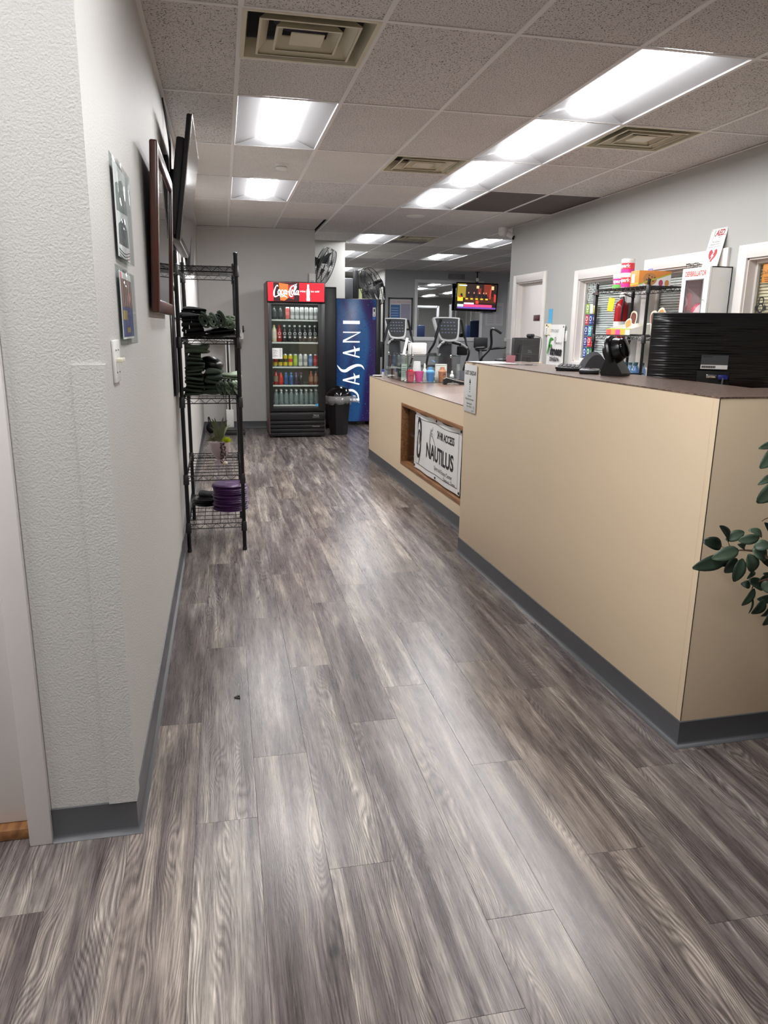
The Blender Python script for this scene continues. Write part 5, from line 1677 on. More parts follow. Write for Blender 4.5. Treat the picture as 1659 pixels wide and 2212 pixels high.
# framed poster
t = thing('framed_poster', 'black framed blue and white poster on the grey gym wall', 'poster', (4.03, GW, 1.37))
fr = mb(M('dark_frame', S(44, 42, 44), .4))
w_, h_ = .29, .72
for (x0, x1, z0, z1) in ((-w_, -w_+.035, 0, h_), (w_-.035, w_, 0, h_), (-w_, w_, 0, .035), (-w_, w_, h_-.035, h_)):
    fr.box(x0, x1, -.03, -.001, z0, z1, .003)
fr.build('frame', t)
mb(M('poster_paper', S(206, 202, 204), .6)).box(-w_+.03, w_-.03, -.012, -.004, .03, h_-.03).build('sheet', t, False)
mb(M('poster_blue', S(62, 104, 160), .6)).box(-w_+.06, -.01, -.014, -.012, .22, h_-.16).build('blue_block', t, False)
mb(M('poster_grey', S(150, 150, 168), .6)).box(.01, w_-.06, -.014, -.012, .22, h_-.14).build('grey_block', t, False)
mb(M('poster_red', S(178, 80, 90), .6)).box(-w_+.06, -.01, -.014, -.012, .06, .20).build('red_block', t, False)
mb(M('poster_title', S(190, 110, 100), .6)).text('YOUR HEALTH GUIDE', .06, FY(0, -.0145, h_-.10), sx=.8).build('title', t, False)
q = mb(M('poster_pale', S(190, 210, 230), .6))
for k in range(5):
    q.box(-w_+.07, -.05, -.0152, -.0142, .26+.055*k, .27+.055*k)
q.build('print', t, False)
# hanging television with the news on
t = thing('hanging_television', 'lit television showing a news picture hanging before the gym mirror', 'television', (5.80, 17.03, 2.135), R(-2))
tx = XF((0, 0, 0), (R(3), R(1.0), 0))
mb(BLKG).box(-.50, .50, -.02, .03, -.315, .315, .008, xf=tx).build('bezel', t)
def emi(name, rgb, es=.34):
    return M(name, S(*rgb), .3, emit=S(*rgb), es=es)
base_ = mb(emi('news_dark', (38, 22, 18))).box(-.475, .475, -.022, -.02, -.275, .285, xf=tx).build('screen', t, False)
def sp(name, rgb, shapes, dz):
    b = mb(emi('news_'+name, rgb))
    for s_ in shapes:
        b.prism(s_, .0006, xf=tx @ FY(0, -.022-dz, 0))
    return b.build('screen_'+name, base_, False)
rc = lambda x0, x1, z0, z1: [(x0, z0), (x1, z0), (x1, z1), (x0, z1)]
sp('yellow_wall', (150, 130, 40), [rc(-.475, -.27, -.02, .285)], .0005)
sp('curtain', (120, 44, 26), [rc(.16, .34, .0, .285), rc(.02, .10, .06, .2)], .0005)
sp('lamp', (246, 200, 140), [rc(-.02, .04, .19, .25), rc(.34, .40, .17, .25)], .001)
sp('table', (70, 36, 20), [rc(-.27, .475, -.13, .02)], .0005)
sp('suit', (16, 16, 26), [[(x-.035, -.02), (x+.035, -.02), (x+.02, .07), (x-.02, .07)] for x in (-.37, -.2, -.07, .06, .16, .22)], .001)
sp('face', (206, 150, 120), [[(x+.014*math.cos(a*PI/4), .088+.02*math.sin(a*PI/4)) for a in range(8)] for x in (-.2, -.07, .06, .16, .22)], .0015)
sp('flowers', (236, 200, 60), [rc(-.27+.12*k, -.21+.12*k, -.06, -.03) for k in range(5)]+[rc(-.46, -.33, -.10, -.01)], .0015)
sp('flag', (190, 60, 60), [[(.30, -.04), (.335, -.04), (.345, .19), (.315, .19)], [(.42, -.10), (.46, -.10), (.46, .06), (.41, .08)]], .0015)
sp('red_flowers', (206, 66, 36), [rc(-.42, -.37, -.02, .02), rc(-.02, .05, -.15, -.08)], .002)
sp('white_strip', (226, 226, 230), [rc(-.30, -.06, -.165, -.13)], .002)
sp('pink_banner', (226, 70, 120), [rc(-.30, .38, -.225, -.168)], .002)
sp('blue_logo', (200, 220, 240), [rc(-.455, -.31, -.225, -.168), rc(-.44, -.25, .235, .262)], .002)
sp('purple_bar', (110, 76, 170), [rc(-.455, .475, -.262, -.228)], .002)
mb(BLKM).box(-.03, .03, -.01, .03, .315, .36).cyl((0, .01, .36), (0, .01, .545), .015).lathe([(.05, .545), (.05, .556)], 16).build('ceiling_pole', t)
mb(WHT).box(-.03, .03, -.04, .0, .34, .42, .004).build('bracket_box', t)
# paper notice on the pier and exit-style pale sign above the window
t = thing('wall_notice', 'pale printed notices on the pier between the gym mirrors', 'notice', (6.32, GW, 1.5))
mb(M('notice_paper', S(196, 194, 196), .7)).box(-.22, .22, -.004, -.0005, 0, .52).build('sheet', t, False)
q = mb(M('notice_ink', S(140, 140, 146), .7))
for k in range(9):
    q.box(-.17, .0, -.005, -.004, .06+.045*k, .07+.045*k).box(.05, .18, -.005, -.004, .06+.045*k, .07+.045*k)
q.build('print', t, False)
t = thing('wall_sign', 'faint pale sign above the gym mirror', 'sign', (5.35, GW, 2.53))
mb(M('faint_sign', S(128, 126, 126), .6)).box(-.20, .20, -.02, -.0005, 0, .11, .004).build('panel', t)
mb(M('faint_sign_letters', S(160, 158, 156), .6)).text('EXIT', .11, FY(0, -.021, .055), sx=.9).build('lettering', t, False)

# elliptical trainers
EG = M('machine_grey', S(150, 150, 150), .4)
EGD = M('machine_dark_grey', S(74, 76, 80), .5)
CONS = M('console_black', S(18, 20, 24), .6)
def elliptical(label, loc, rz_, scale=1.0):
    t = thing('elliptical_trainer', label, 'exercise machine', loc, rz_)
    # faces away from the viewer's hall: console at the front looks back toward -y
    fr = mb(EG)
    fr.box(-.30, .30, .30, .38, 0, .06, .01).box(-.28, .28, -1.2, -1.12, 0, .06, .01).box(-.05, .05, -1.15, .34, .03, .11, .01)
    fr.build('base_frame', t)
    mb(EGD).prism([(.42, .08), (.46, .45), (.34, .72), (.10, .78), (-.12, .55), (-.30, .10)], .22, xf=XF((.11, 0, 0), (PI/2, 0, -PI/2)) @ Matrix.Rotation(PI, 4, 'Y')).build('drive_housing', t, 30)
    mb(EG).box(-.16, .16, .16, .24, .66, .74, .02).prism([(-.15, .70), (.15, .70), (.11, 1.32), (-.11, 1.32)], .07, xf=FY(0, .24, 0)).build('mast', t, 30)
    mb(EGD).prism([(-.12, .74), (.12, .74), (.09, 1.28), (-.09, 1.28)], .01, xf=FY(0, .168, 0)).build('mast_panel', t, False)
    cs = XF((0, .12, 1.40), (R(-22), 0, 0))
    rim = [(-.16, -.13), (-.09, -.19), (.09, -.19), (.16, -.13), (.215, .14), (.19, .19), (-.19, .19), (-.215, .14)]
    mb(M('console_rim', S(196, 196, 196), .35)).prism(crom(rim, 4, True), .06, xf=cs @ FY(0, .03, .0)).build('console_rim', t, 50)
    face = [(p[0]*.86, p[1]*.86+.008) for p in crom(rim, 4, True)]
    cf = mb(CONS).prism(face, .004, xf=cs @ FY(0, -.031, .0)).build('console_face', t, False)
    q = mb(M('console_print', S(96, 110, 130), .4))
    for r_ in range(4):
        for c_ in range(5):
            q.box(-.12+.055*c_, -.09+.055*c_, .10-.055*r_, .115-.055*r_, 0, .0006, xf=cs @ FY(0, -.0352, .0))
    q.build('console_buttons', cf, False)
    fh = mb(EG)
    for s in (-1, 1):
        fh.tube([(s*.02, .10, 1.20), (s*.10, .02, 1.22), (s*.20, -.06, 1.17), (s*.25, -.10, 1.13)], .017, 8, sub=4)
    fh.build('fixed_handlebar', t)
    for s in (-1, 1):
        mb(BLK).tube([(s*.06, .05, 1.215), (s*.17, -.04, 1.185)], .021, 8).build('grip', t)
        a = mb(M('arm_dark', S(58, 60, 64), .4, metal=.3))
        dy = .14*s
        a.tube([(s*.31, .26-dy*.4, .50), (s*.33, .16, .80), (s*.36, .02+dy*.3, 1.06), (s*.33, -.02+dy, 1.22), (s*.25, -.02+dy*1.2, 1.55)], .018, 8, sub=5)
        ar = a.build('moving_arm', t)
        mb(BLK).tube([(s*.315, -.01+dy*1.02, 1.28), (s*.25, -.02+dy*1.2, 1.56)], .023, 8).build('arm_grip', ar)
        mb(CHROME).tube([(s*.31, .26-dy*.4, .44), (s*.312, .24-dy*.3, .56)], .021, 8).build('arm_pivot', ar)
        mb(BLK).box(s*.20-.08, s*.20+.08, -.75+dy, -.38+dy, .26+.08*s, .30+.08*s, .012).build('pedal', t)
        mb(EG).tube([(s*.22, .24, .34), (s*.2, -.55+dy, .25+.08*s), (s*.2, -1.15, .10)], .02, 8).build('pedal_rail', t)
    mb(BLKF).box(.14, .30, -.02, .06, 1.02, 1.16, .02).tube([(.2, .02, 1.15), (.16, .06, 1.2), (.1, .1, 1.2)], .01, 6).build('cup_holder', t)
    return t
e2 = elliptical('elliptical trainer with large grey console before the gym mirror', (3.42, 11.2, 0), R(8))
e1 = elliptical('elliptical trainer with square console before the framed poster', (3.09, 13.3, 0), R(10))
# exercise bike and free arm to the right
t = thing('exercise_bike', 'grey exercise bike with black handlebar beside the ellipticals', 'exercise machine', (4.45, 12.1, 0), R(20))
mb(EGD).box(-.12, .12, -.5, .5, .0, .07, .02).box(-.10, .10, -.30, .32, .07, .62, .08).build('body', t)
mb(EGD).cyl((0, .22, .55), (0, .34, 1.05), .035, 12).build('handle_post', t)
mb(BLK).tube([(-.22, -.06, 1.12), (-.20, .20, 1.10), (0, .34, 1.06), (.20, .20, 1.10), (.22, -.06, 1.12)], .02, 8, sub=4).build('handlebar', t)
mb(CONS).box(-.14, .14, .30, .36, 1.10, 1.28, .02).build('display', t)
mb(BLK).sphere((0, -.36, .92), .16, sc=(.8, 1, .35)).build('seat', t)
mb(GREYM).cyl((0, -.32, .55), (0, -.36, .88), .025).build('seat_post', t)
t = thing('arm_trainer', 'curved black lever arm of an exercise machine by the wall end', 'exercise machine', (4.05, 11.0, 0))
mb(EGD).box(-.2, .2, -.4, .4, 0, .08, .02).box(-.08, .08, .1, .3, .08, .75, .04).build('base', t)
mb(BLK).tube([(-.12, .2, .66), (-.16, .1, .95), (-.02, .05, 1.16), (-.04, .0, 1.42), (.10, -.06, 1.36)], .02, 8, sub=5).build('lever', t)
mb(BLK).tube([(.20, .2, .72), (.22, .0, .98), (.34, -.06, 1.0)], .018, 8, sub=4).build('hand_rest', t)
# tall dark upright at the end of the right wall
t = thing('machine_upright', 'tall black machine upright standing at the end of the right wall', 'exercise machine', (4.02, 9.98, 0))
mb(M('upright_black', S(26, 26, 30), .5)).box(-.045, .045, -.05, .05, .04, 2.02, .01).build('column', t)
mb(BLKM).box(-.06, .06, -.12, .12, 0, .045, .01).build('foot', t)
mb(BLKM).box(-.03, .08, -.09, -.05, .95, 1.0, .01).build('catch', t)
# equipment behind the vending machine
t = thing('machine_monitor_arm', 'dark tilted screen on a pole beyond the recess wall', 'exercise machine', (2.20, 13.9, 0))
mb(BLKM).cyl((0, 0, .02), (0, 0, 1.95), .03).build('pole', t)
mb(EGD).box(-.16, .16, -.05, .05, 1.92, 2.28, .02, xf=None).build('screen', t)
mb(BLK).box(.17, .25, -.04, .06, 1.9, 2.42, .01).build('side_column', t)
mb(M('lime_strip', S(190, 196, 150), .5)).box(.27, .33, .0, .04, 1.5, 2.1).build('strap', t)
mb(BLKM).lathe([(.22, 0), (.22, .03)], 20).build('base', t)

# weight machines on the far side of the gym, seen in the mirror
WF = M('white_machine_frame', S(206, 206, 208), .35)
DBL = M('blue_pad', S(44, 62, 108), .5)
def frame_machine(label, loc, rz_, pads, wid=.9, hgt=2.05):
    t = thing('weight_machine', label, 'exercise machine', loc, rz_)
    f = mb(WF)
    for x in (-wid/2, wid/2):
        f.box(x-.035, x+.035, -.035, .035, 0, hgt, .008).box(x-.035, x+.035, -.6, .6, 0, .07, .008)
    f.box(-wid/2, wid/2, -.035, .035, hgt-.07, hgt, .008).box(-wid/2, wid/2, -.035, .035, .95, 1.0, .008)
    f.build('frame', t)
    st = mb(BLKM)
    for k in range(9):
        st.box(-.13, .13, -.05, .05, .25+.075*k, .315+.075*k, .004)
    st.build('weight_stack', t)
    mb(CHROME).cyl((-.07, 0, .1), (-.07, 0, hgt-.1), .012).cyl((.07, 0, .1), (.07, 0, hgt-.1), .012).build('guide_rod', t)
    for (x, y, z, a, b, c) in pads:
        mb(DBL).box(x-a, x+a, y-b, y+b, z-c, z+c, .03).build('pad', t)
    mb(BLK).sphere((wid/2-.1, -.3, 1.25), .06).tube([(wid/2, 0, 1.35), (wid/2-.02, -.25, 1.3), (wid/2-.1, -.3, 1.25)], .02, 8).build('lever', t)
    return t
frame_machine('white framed weight machine with blue pads seen in the gym mirror', (6.55, 15.0, 0), PI+.2, [(0, -.35, 1.35, .14, .04, .28), (0, -.45, .5, .2, .22, .05)])
frame_machine('white framed cable machine seen in the mirror under the television', (7.2, 12.6, 0), PI-.15, [(.1, -.3, 1.3, .12, .05, .22)], 1.2, 2.1)
frame_machine('pale framed weight machine reflected in the right mirror', (8.1, 14.6, 0), PI+.4, [(0, -.3, 1.4, .16, .08, .35)], .8, 1.9)
frame_machine('white framed press machine reflected beside the blue pads', (6.0, 11.0, 0), PI, [(0, -.3, 1.2, .2, .05, .3)], 1.4, 2.1)
# ---------------------------------------------------------------- things on the tall counter
ZT = HT+.0005
# large monitor seen from behind
mt = thing('computer_monitor', 'large black monitor with ridged back seen from behind', 'monitor', (2.125, 2.965, .8905), R(-28))
MR = M('monitor_black', S(14, 14, 16), .30)
mw, z0, z1 = .275, 1.185-.89, 1.510-.89
mb(MR).box(-mw, mw, -.006, .018, z0, z1, .005).build('frame', mt)
rid = mb(MR)
rr = random.Random(6)
nr = 30
ph = [rr.uniform(0, 6) for _ in range(nr)]
def mback(u, v):
    x = -mw+.004+(2*mw-.008)*u
    z = z0+.004+(z1-z0-.008)*v
    k = v*nr
    edge = min(u, 1-u, .12)/.12*min(v, 1-v, .1)/.1
    amp = .0035*(.55+.45*math.sin(u*9+ph[int(min(k, nr-1))]))
    return (x, -.0065-.016*edge-amp*edge*abs(math.sin(PI*k)), z)
rid.grid(mback, 40, nr*6)
rid.build('ridged_back', mt, 60)
mb(M('monitor_label_grey', S(74, 76, 80), .4)).box(-.055, .055, -.029, -.0265, z0+.085, z0+.145).build('rating_label', mt, False)
lb = mb(PAPER).box(-.055, .055, -.030, -.0288, z0+.085, z0+.103).build('barcode_label', mt, False)
q = mb(INK)
for k in range(24):
    q.box(-.052+.0024*k, -.0508+.0024*k+.0007*(k % 3), -.0304, -.0299, z0+.089, z0+.099)
q.text('SAMSUNG', .009, FY(-.03, -.0304, z0+.138))
q.build('label_print', mt, False)
rec = mb(M('recess_black', S(5, 5, 6), .7)).box(-.068, .068, -.031, -.024, z0+.0, z0+.078, .004)
rec.build('port_recess', mt)
mb(CHROME).box(-.028, .016, -.036, -.030, z0+.046, z0+.062, .002).build('video_port', mt)
mb(M('vga_blue', S(30, 40, 130), .4)).box(.018, .058, -.062, -.031, z0+.042, z0+.062, .004).build('vga_plug', mt)
mb(M('cable_grey', S(70, 70, 76), .5)).tube([(.038, -.06, z0+.05), (.034, -.066, z0-.0), (.03, -.05, z0-.1), (.05, .0, z0-.25)], .0045, 8, sub=5).build('vga_cable', mt)
mb(M('cable_grey', S(70, 70, 76), .5)).tube([(-.06, -.03, z0+.03), (-.08, -.05, z0-.02), (-.085, -.04, z0-.2)], .003, 8, sub=5).build('power_cable', mt)
mb(MR).box(-.03, .03, -.02, .02, .02, z0+.03, .006).build('stand_neck', mt)
mb(MR).lathe([(.13, 0), (.13, .01), (.05, .022)], 28, sy=.75).build('stand_base', mt)
# white bowl and papers under it
t = thing('paper_bowl', 'white bowl standing below the large monitor', 'bowl', (1.86, 2.60, .8905))
mb(WHT).lathe([(.05, 0), (.055, .004), (.078, .05), (.090, .33), (.093, .332), (.087, .325), (.07, .05), (0, .02)], 28).build('body', t)
mb(M('bowl_contents', S(210, 208, 204), .8)).lathe([(.0, .30), (.084, .30)], 20, cap=False).build('contents', t)
# round barcode scanner
bs_ = cw(.235, 1.03, HT)
t = thing('barcode_scanner', 'black dome barcode scanner on the tall counter', 'scanner', (bs_.x, bs_.y, ZT), R(35))
SCB = M('scanner_black', S(16, 16, 18), .28)
mb(SCB).prism([(-.045, 0), (.052, 0), (.058, .012), (.050, .035), (.034, .075), (-.005, .075), (-.030, .040), (-.048, .012)], .088, xf=XF((.044, 0, 0), (PI/2, 0, PI/2)) @ Matrix.Translation((0, 0, -.088))).build('stand', t, 30)
mb(SCB).lathe([(.0, -.052), (.040, -.048), (.052, -.02), (.054, .01), (.044, .034), (.02, .046), (0, .05)], 28, xf=XF((0, .008, .112), (R(72), 0, 0))).build('scan_head', t)
mb(BLKG).lathe([(.044, 0), (.040, .008), (0, .012)], 24, xf=XF((0, -.036, .100), (R(72), 0, 0)) @ Matrix.Rotation(PI, 4, 'X')).build('scan_window', t) if False else mb(BLKG).lathe([(0, .054), (.03, .052), (.043, .046), (.045, .040)], 24, xf=XF((0, .008, .112), (R(72), 0, 0))).build('scan_window', t)
mb(SCB).tube([(.058, .01, .06), (.060, .02, .11), (.045, .035, .15), (0, .04, .165), (-.045, .035, .15), (-.060, .02, .11), (-.058, .01, .06)], .012, 8, sub=5).build('yoke', t)
mb(BLK).tube([(.04, .05, .015), (.10, .06, .008), (.15, .02, .003), (.20, -.04, .003)], .003, 6, sub=5).build('cable', t)
# keyboard, phone-like box, dark round thing behind
kp = cw(.24, 1.50, HT)
t = thing('keyboard', 'flat black keyboard lying on the tall counter', 'keyboard', (kp.x, kp.y, ZT), R(62))
mb(BLK).box(-.155, .155, -.06, .06, .005, .018, .004, xf=XF((0, 0, 0), (R(3), 0, 0))).build('body', t)
km = mb(M('key_black', S(30, 30, 32), .5)).box(-.0085, .0085, -.0085, .0085, 0, .005, .0015, seg=1).mesh('key', False)
for r_ in range(5):
    for c_ in range(14):
        o = bpy.data.objects.new('key', km)
        COL.objects.link(o)
        o.parent = t
        o.location = (-.136+.0209*c_, -.042+.0205*r_, .0175+(-.042+.0205*r_)*.052)
for sx_ in (-.14, .14):
    mb(BLK).box(sx_-.01, sx_+.01, .045, .055, 0, .01).box(sx_-.01, sx_+.01, -.055, -.045, 0, .006).build('foot', t)
kp = cw(.19, 1.19, HT)
t = thing('number_pad', 'flat black box beside the keyboard with a thin cable', 'device', (kp.x, kp.y, ZT), R(60))
mb(BLK).box(-.075, .075, -.045, .045, 0, .020, .006).build('body', t)
mb(BLKG).box(-.055, .055, -.03, .03, .0195, .0215, .001).build('screen', t)
mb(BLK).tube([(.075, .0, .01), (.11, .01, .004), (.16, -.04, .003)], .0025, 6, sub=5).build('cable', t)
# acrylic card holders and white papers at the far end
ACL = glass_mat('acrylic_stand', (.94, .95, .95, 1), 1.2, .05)
for n, (x, y, a) in enumerate(((.13, 2.00, 0), (.215, 1.93, 8))):
    p = cw(x, y, HT)
    t = thing('card_holder', ('clear acrylic holder with a pink card on the tall counter', 'empty clear acrylic holder on the tall counter')[n], 'card holder', (p.x, p.y, ZT), R(-35+a))
    mb(ACL).box(-.05, .05, .0, .003, 0, .15, xf=XF((0, .02, 0), (R(-20), 0, 0))).build('back', t, False)
    mb(ACL).box(-.05, .05, -.03, -.027, 0, .055, xf=XF((0, .02, 0), (R(-20), 0, 0))).build('lip', t, False)
    mb(ACL).box(-.05, .05, -.03, .05, 0, .003).build('base', t, False)
    if n == 0:
        mb(M('pink_card', S(232, 150, 164), .5)).box(-.03, .02, -.012, -.009, .006, .05, xf=XF((0, .02, 0), (R(-20), 0, 0))).build('card', t, False)
p = cw(.09, 2.17, HT)
o = mb(PAPER).box(-.09, .09, -.13, .13, 0, .004, .001).build('paper_stack', loc=(p.x, p.y, ZT), rot=(0, 0, R(8)))
tag(o, 'white papers lying on the far end of the tall counter', 'papers')

# ---------------------------------------------------------------- second monitor and sign behind the counter
dk = thing('rear_desk', 'low beige desk behind the counters carrying the second monitor', 'desk', (2.85, 6.75, 0))
mb(LAM).box(-.40, .40, -.75, .75, .72, .75, .003).build('top', dk)
mb(BEIGE).box(-.39, -.36, -.74, .74, 0, .72).build('side_panel', dk)
mb(BEIGE).box(.36, .39, -.74, .74, 0, .72).build('side_panel', dk)
t = thing('computer_monitor', 'dark grey monitor with webcam seen from behind near the door', 'monitor', (2.86, 6.85, .7505), R(40))
DM = M('dell_grey', S(44, 44, 46), .45)
dw, a0, a1 = .265, .29, .60
mb(DM).box(-dw, dw, -.01, .02, a0, a1, .006).build('frame', t)
mb(DM).prism([(-.20, a0+.03), (.20, a0+.03), (.16, a1-.07), (-.16, a1-.07)], .03, xf=FY(0, -.008, 0)).build('rear_bulge', t, 20)
mb(BLKG).box(-dw+.008, dw-.008, .0195, .021, a0+.012, a1-.008).build('screen', t, False)
mb(M('dell_logo', S(170, 172, 176), .3, metal=.6)).text('DELL', .04, FY(0, -.0385, .47)).build('lettering', t, False)
mb(DM).box(-.04, .04, -.05, -.01, .01, .42, .006).build('stand_neck', t)
mb(DM).box(-.13, .13, -.12, .10, 0, .014, .006).build('stand_base', t)
mb(BLK).box(.02, .10, -.035, .025, a1, a1+.035, .014).cyl((.045, -.036, a1+.018), (.045, -.042, a1+.018), .011).build('webcam', t)
mb(BLK).tube([(.10, -.02, a1+.015), (.16, -.03, a1+.01), (.245, -.03, a1-.02), (.25, -.02, a1-.2), (.22, 0, .2), (.2, 0, .02)], .003, 6, sub=5).build('webcam_cable', t)
t = thing('desk_speaker', 'small black upright speaker beside the second monitor', 'speaker', (2.58, 6.74, .7505), R(20))
mb(BLK).box(-.05, .05, -.06, .06, 0, .40, .008).build('body', t)
mb(BLKM).lathe([(.035, 0), (.035, .004), (.01, .010)], 18, xf=FY(0, -.06, .28)).build('driver', t)
# fitness sign leaning in front of the wall plates
t = thing('fitness_sign', 'white sheet sign reading Fitness DENISON hanging on the right wall', 'sign', (XR-.012, 8.03, .985))
mb(VIN).grid(lambda u, v: (-.008+.004*math.sin(18*u)+.003*math.sin(7*v), .225-.45*u, .50*v), 20, 12).build('sheet', t, 80)
fx = FXn(-.019, 0, 0)
gq = mb(M('green_print', S(60, 150, 60), .5))
gq.stroke([(-.19, .17), (-.15, .25), (-.12, .33), (-.05, .34)], [.02, .035, .04, .02], fx).stroke([(-.15, .26), (-.07, .27)], [.03, .02], fx)
gq.build('green_letter', t, False)
q = mb(INK).text('itness', .13, fx @ XF((.035, .205, 0)), shear=.2, bold=.006).text('DENISON', .062, fx @ XF((.01, .115, 0)), sx=.9, bold=.002).text('NAUTILUS', .034, fx @ XF((.10, .295, 0)))
q.stroke([(.0, .30), (.03, .34), (.01, .36), (-.01, .34), (0, .31), (-.01, .285)], [.004, .006, .006, .004, .006, .003], fx)
q.build('lettering', t, False)
q = mb(M('grey_print2', S(150, 154, 158), .6)).text('OPEN DAILY', .05, fx @ XF((-.02, .43, 0)), sx=.8).text('www.nautilusdenison.com', .030, fx @ XF((0, .035, 0)), sx=1.05)
q.build('faint_lettering', t, False)
for (y, z) in ((-.20, .475), (.20, .475), (-.20, .025), (.20, .025)):
    mb(BLKM).lathe([(.009, 0), (.009, .003), (.004, .003)], 12, cap=False, xf=FXn(-.017, y, z)).build('eyelet', t)

# ---------------------------------------------------------------- black rack against the right wall and what it carries
rx0, rx1, ry0, ry1 = 3.30, 3.655, 5.52, 6.36
rk2 = thing('wire_rack', 'black wire rack standing before the office windows', 'shelving', (0, 0, 0))
wire_shelf(rx0, rx1, ry0, ry1, rk2, [.25, .95, 1.385, 1.775], BLKM, 'y', 1.825, 7)
zt = 1.775+.0085
# tubs
def tub(label, loc, cols, rot=0, r=.056, h=.122):
    t = thing('drink_mix_tub', label, 'tub', loc, rot, 'drink mix tubs on the wire rack')
    b = MB()
    mb(WHT).lathe([(r*.94, 0), (r, .006), (r, h*.80), (r*.97, h*.82)], 28).build('jar', t)
    mb(WHT).lathe([(r*1.02, h*.80), (r*1.03, h*.83), (r*1.03, h*.97), (r*.98, h), (0, h)], 28).build('lid', t)
    mb(M('tub_%d_%d_%d' % cols[0], S(*cols[0]), .4)).lathe([(r*1.006, h*.30), (r*1.006, h*.72)], 28, cap=False).build('upper_band', t)
    mb(M('tub_%d_%d_%d' % cols[1], S(*cols[1]), .4)).lathe([(r*1.006, h*.05), (r*1.006, h*.30)], 28, cap=False).build('lower_band', t)
    q = mb(PAPER).text('spark', .044, bold=.0015)
    for v in q.bm.verts:
        a = v.co.x/(r*1.01)
        v.co = Vector((r*1.012*math.sin(a), -r*1.012*math.cos(a), h*.52+v.co.y))
    q.build('lettering', t, False)
    return t
fa = R(-62)
tub('red and magenta spark tub on the wire rack beside the cookie box', (3.42, 6.06, zt), ((228, 58, 66), (214, 50, 140)), fa)
tub('magenta and green spark tub behind the red one', (3.44, 6.235, zt), ((206, 60, 150), (110, 190, 90)), fa+.3)
tub('orange labelled spark tub between the other tubs', (3.54, 6.15, zt), ((230, 90, 70), (232, 96, 60)), fa)
tub('red and magenta spark tub stacked on the others', (3.45, 6.13, zt+.1225), ((228, 58, 66), (214, 50, 140)), fa)
# cookie box and small card
t = thing('cookie_box', 'orange cookie box with a picture of a cookie on the wire rack', 'box', (3.49, 5.82, zt), R(0))
mb(M('orange_box', S(222, 140, 66), .5)).box(-.145, .145, -.065, .065, 0, .125, .001).build('carton', t)
ck_ = mb(M('cookie_brown', S(196, 140, 84), .7, var=(60, .3)))
ck_.prism([(-.045+.062*math.cos(a*PI/10), .058+.05*math.sin(a*PI/10)) for a in range(20)], .0008, xf=FY(0, -.0652, 0))
ck_.build('cookie_picture', t, False)
ch = mb(M('choc_chip', S(60, 36, 24), .6))
for k in range(9):
    a = k*2.4
    ch.prism([(-.045+.046*math.sqrt(k/9)*math.cos(a)+.006*math.cos(i*PI/3), .058+.038*math.sqrt(k/9)*math.sin(a)+.005*math.sin(i*PI/3)) for i in range(6)], .0006, xf=FY(0, -.0662, 0))
ch.build('chip_picture', t, False)
mb(PAPER).prism([(-.145, .0), (.145, .0), (.145, .10), (-.145, .014)], .0006, xf=FY(0, -.0651, 0)).build('white_patch', t, False)
mb(M('lime_stripe', S(180, 200, 70), .5)).prism([(-.145, .012), (.145, .10), (.145, .108), (-.145, .020)], .0008, xf=FY(0, -.0668, 0)).build('stripe', t, False)
for k, (x, rgb) in enumerate(((.055, (180, 80, 110)), (.11, (214, 150, 90)))):
    mb(M('badge_%d' % k, S(*rgb), .5)).prism([(x+.020*math.cos(i*PI/6), .03+.026*math.sin(i*PI/6)) for i in range(12)], .0006, xf=FY(0, -.0668, 0)).build('badge', t, False)
mb(PAPER).prism([(-.045, .03), (.0, .03), (.0, .10), (-.045, .10)], .0006, xf=FXn(-.1456, 0, 0)).build('side_patch', t, False)
mb(M('lime_stripe', S(180, 200, 70), .5)).prism([(-.065, .012), (.065, .024), (.065, .030), (-.065, .018)], .0008, xf=FXn(-.1457, 0, 0)).build('side_stripe', t, False)
t = thing('price_card', 'small violet card standing behind the tubs', 'card', (3.56, 5.98, zt))
mb(M('violet_card', S(150, 150, 206), .5)).box(-.002, .002, -.035, .035, 0, .16, xf=XF((0, 0, 0), (0, R(6), 0))).build('sheet', t, False)
mb(PAPER).box(-.004, -.002, -.025, .025, .06, .10, xf=XF((0, 0, 0), (0, R(6), 0))).build('print', t, False)
mb(WHT).box(-.015, .02, -.035, .035, 0, .004).build('foot', t, False)
# cookie trays with cut-out tops on the lower tier
zt2 = 1.385+.0085
def tray(label, y, seed):
    t = thing('snack_display_tray', label, 'display tray', (3.46, y, zt2), 0, 'snack trays on the wire rack')
    tr_ = mb(M('tray_white', S(232, 230, 222), .6)).box(-.10, .10, -.20, .20, 0, .006).box(.094, .10, -.20, .20, 0, .10).prism([(-.10, .0), (.10, .0), (.10, .10), (-.10, .05)], .004, xf=FY(0, -.196, 0)).prism([(-.10, .0), (.10, .0), (.10, .10), (-.10, .05)], .004, xf=FY(0, .20, 0))
    tr_.build('tray', t, False)
    cl = [(230, 90, 80), (232, 150, 80), (222, 80, 150), (240, 176, 70), (206, 206, 200)]
    for k in range(5):
        mb(M('lip_%d' % k, S(*cl[k]), .5)).box(-.104, -.10, .20-.08*(k+1), .20-.08*k, 0, .045).build('front_lip', t, False)
    mb(M('lime_stripe', S(180, 200, 70), .5)).box(-.1045, -.0995, -.20, .20, .045, .053).build('top_edge', t, False)
    return t
tray('open snack tray with coloured front on the wire rack', 6.04, 1)
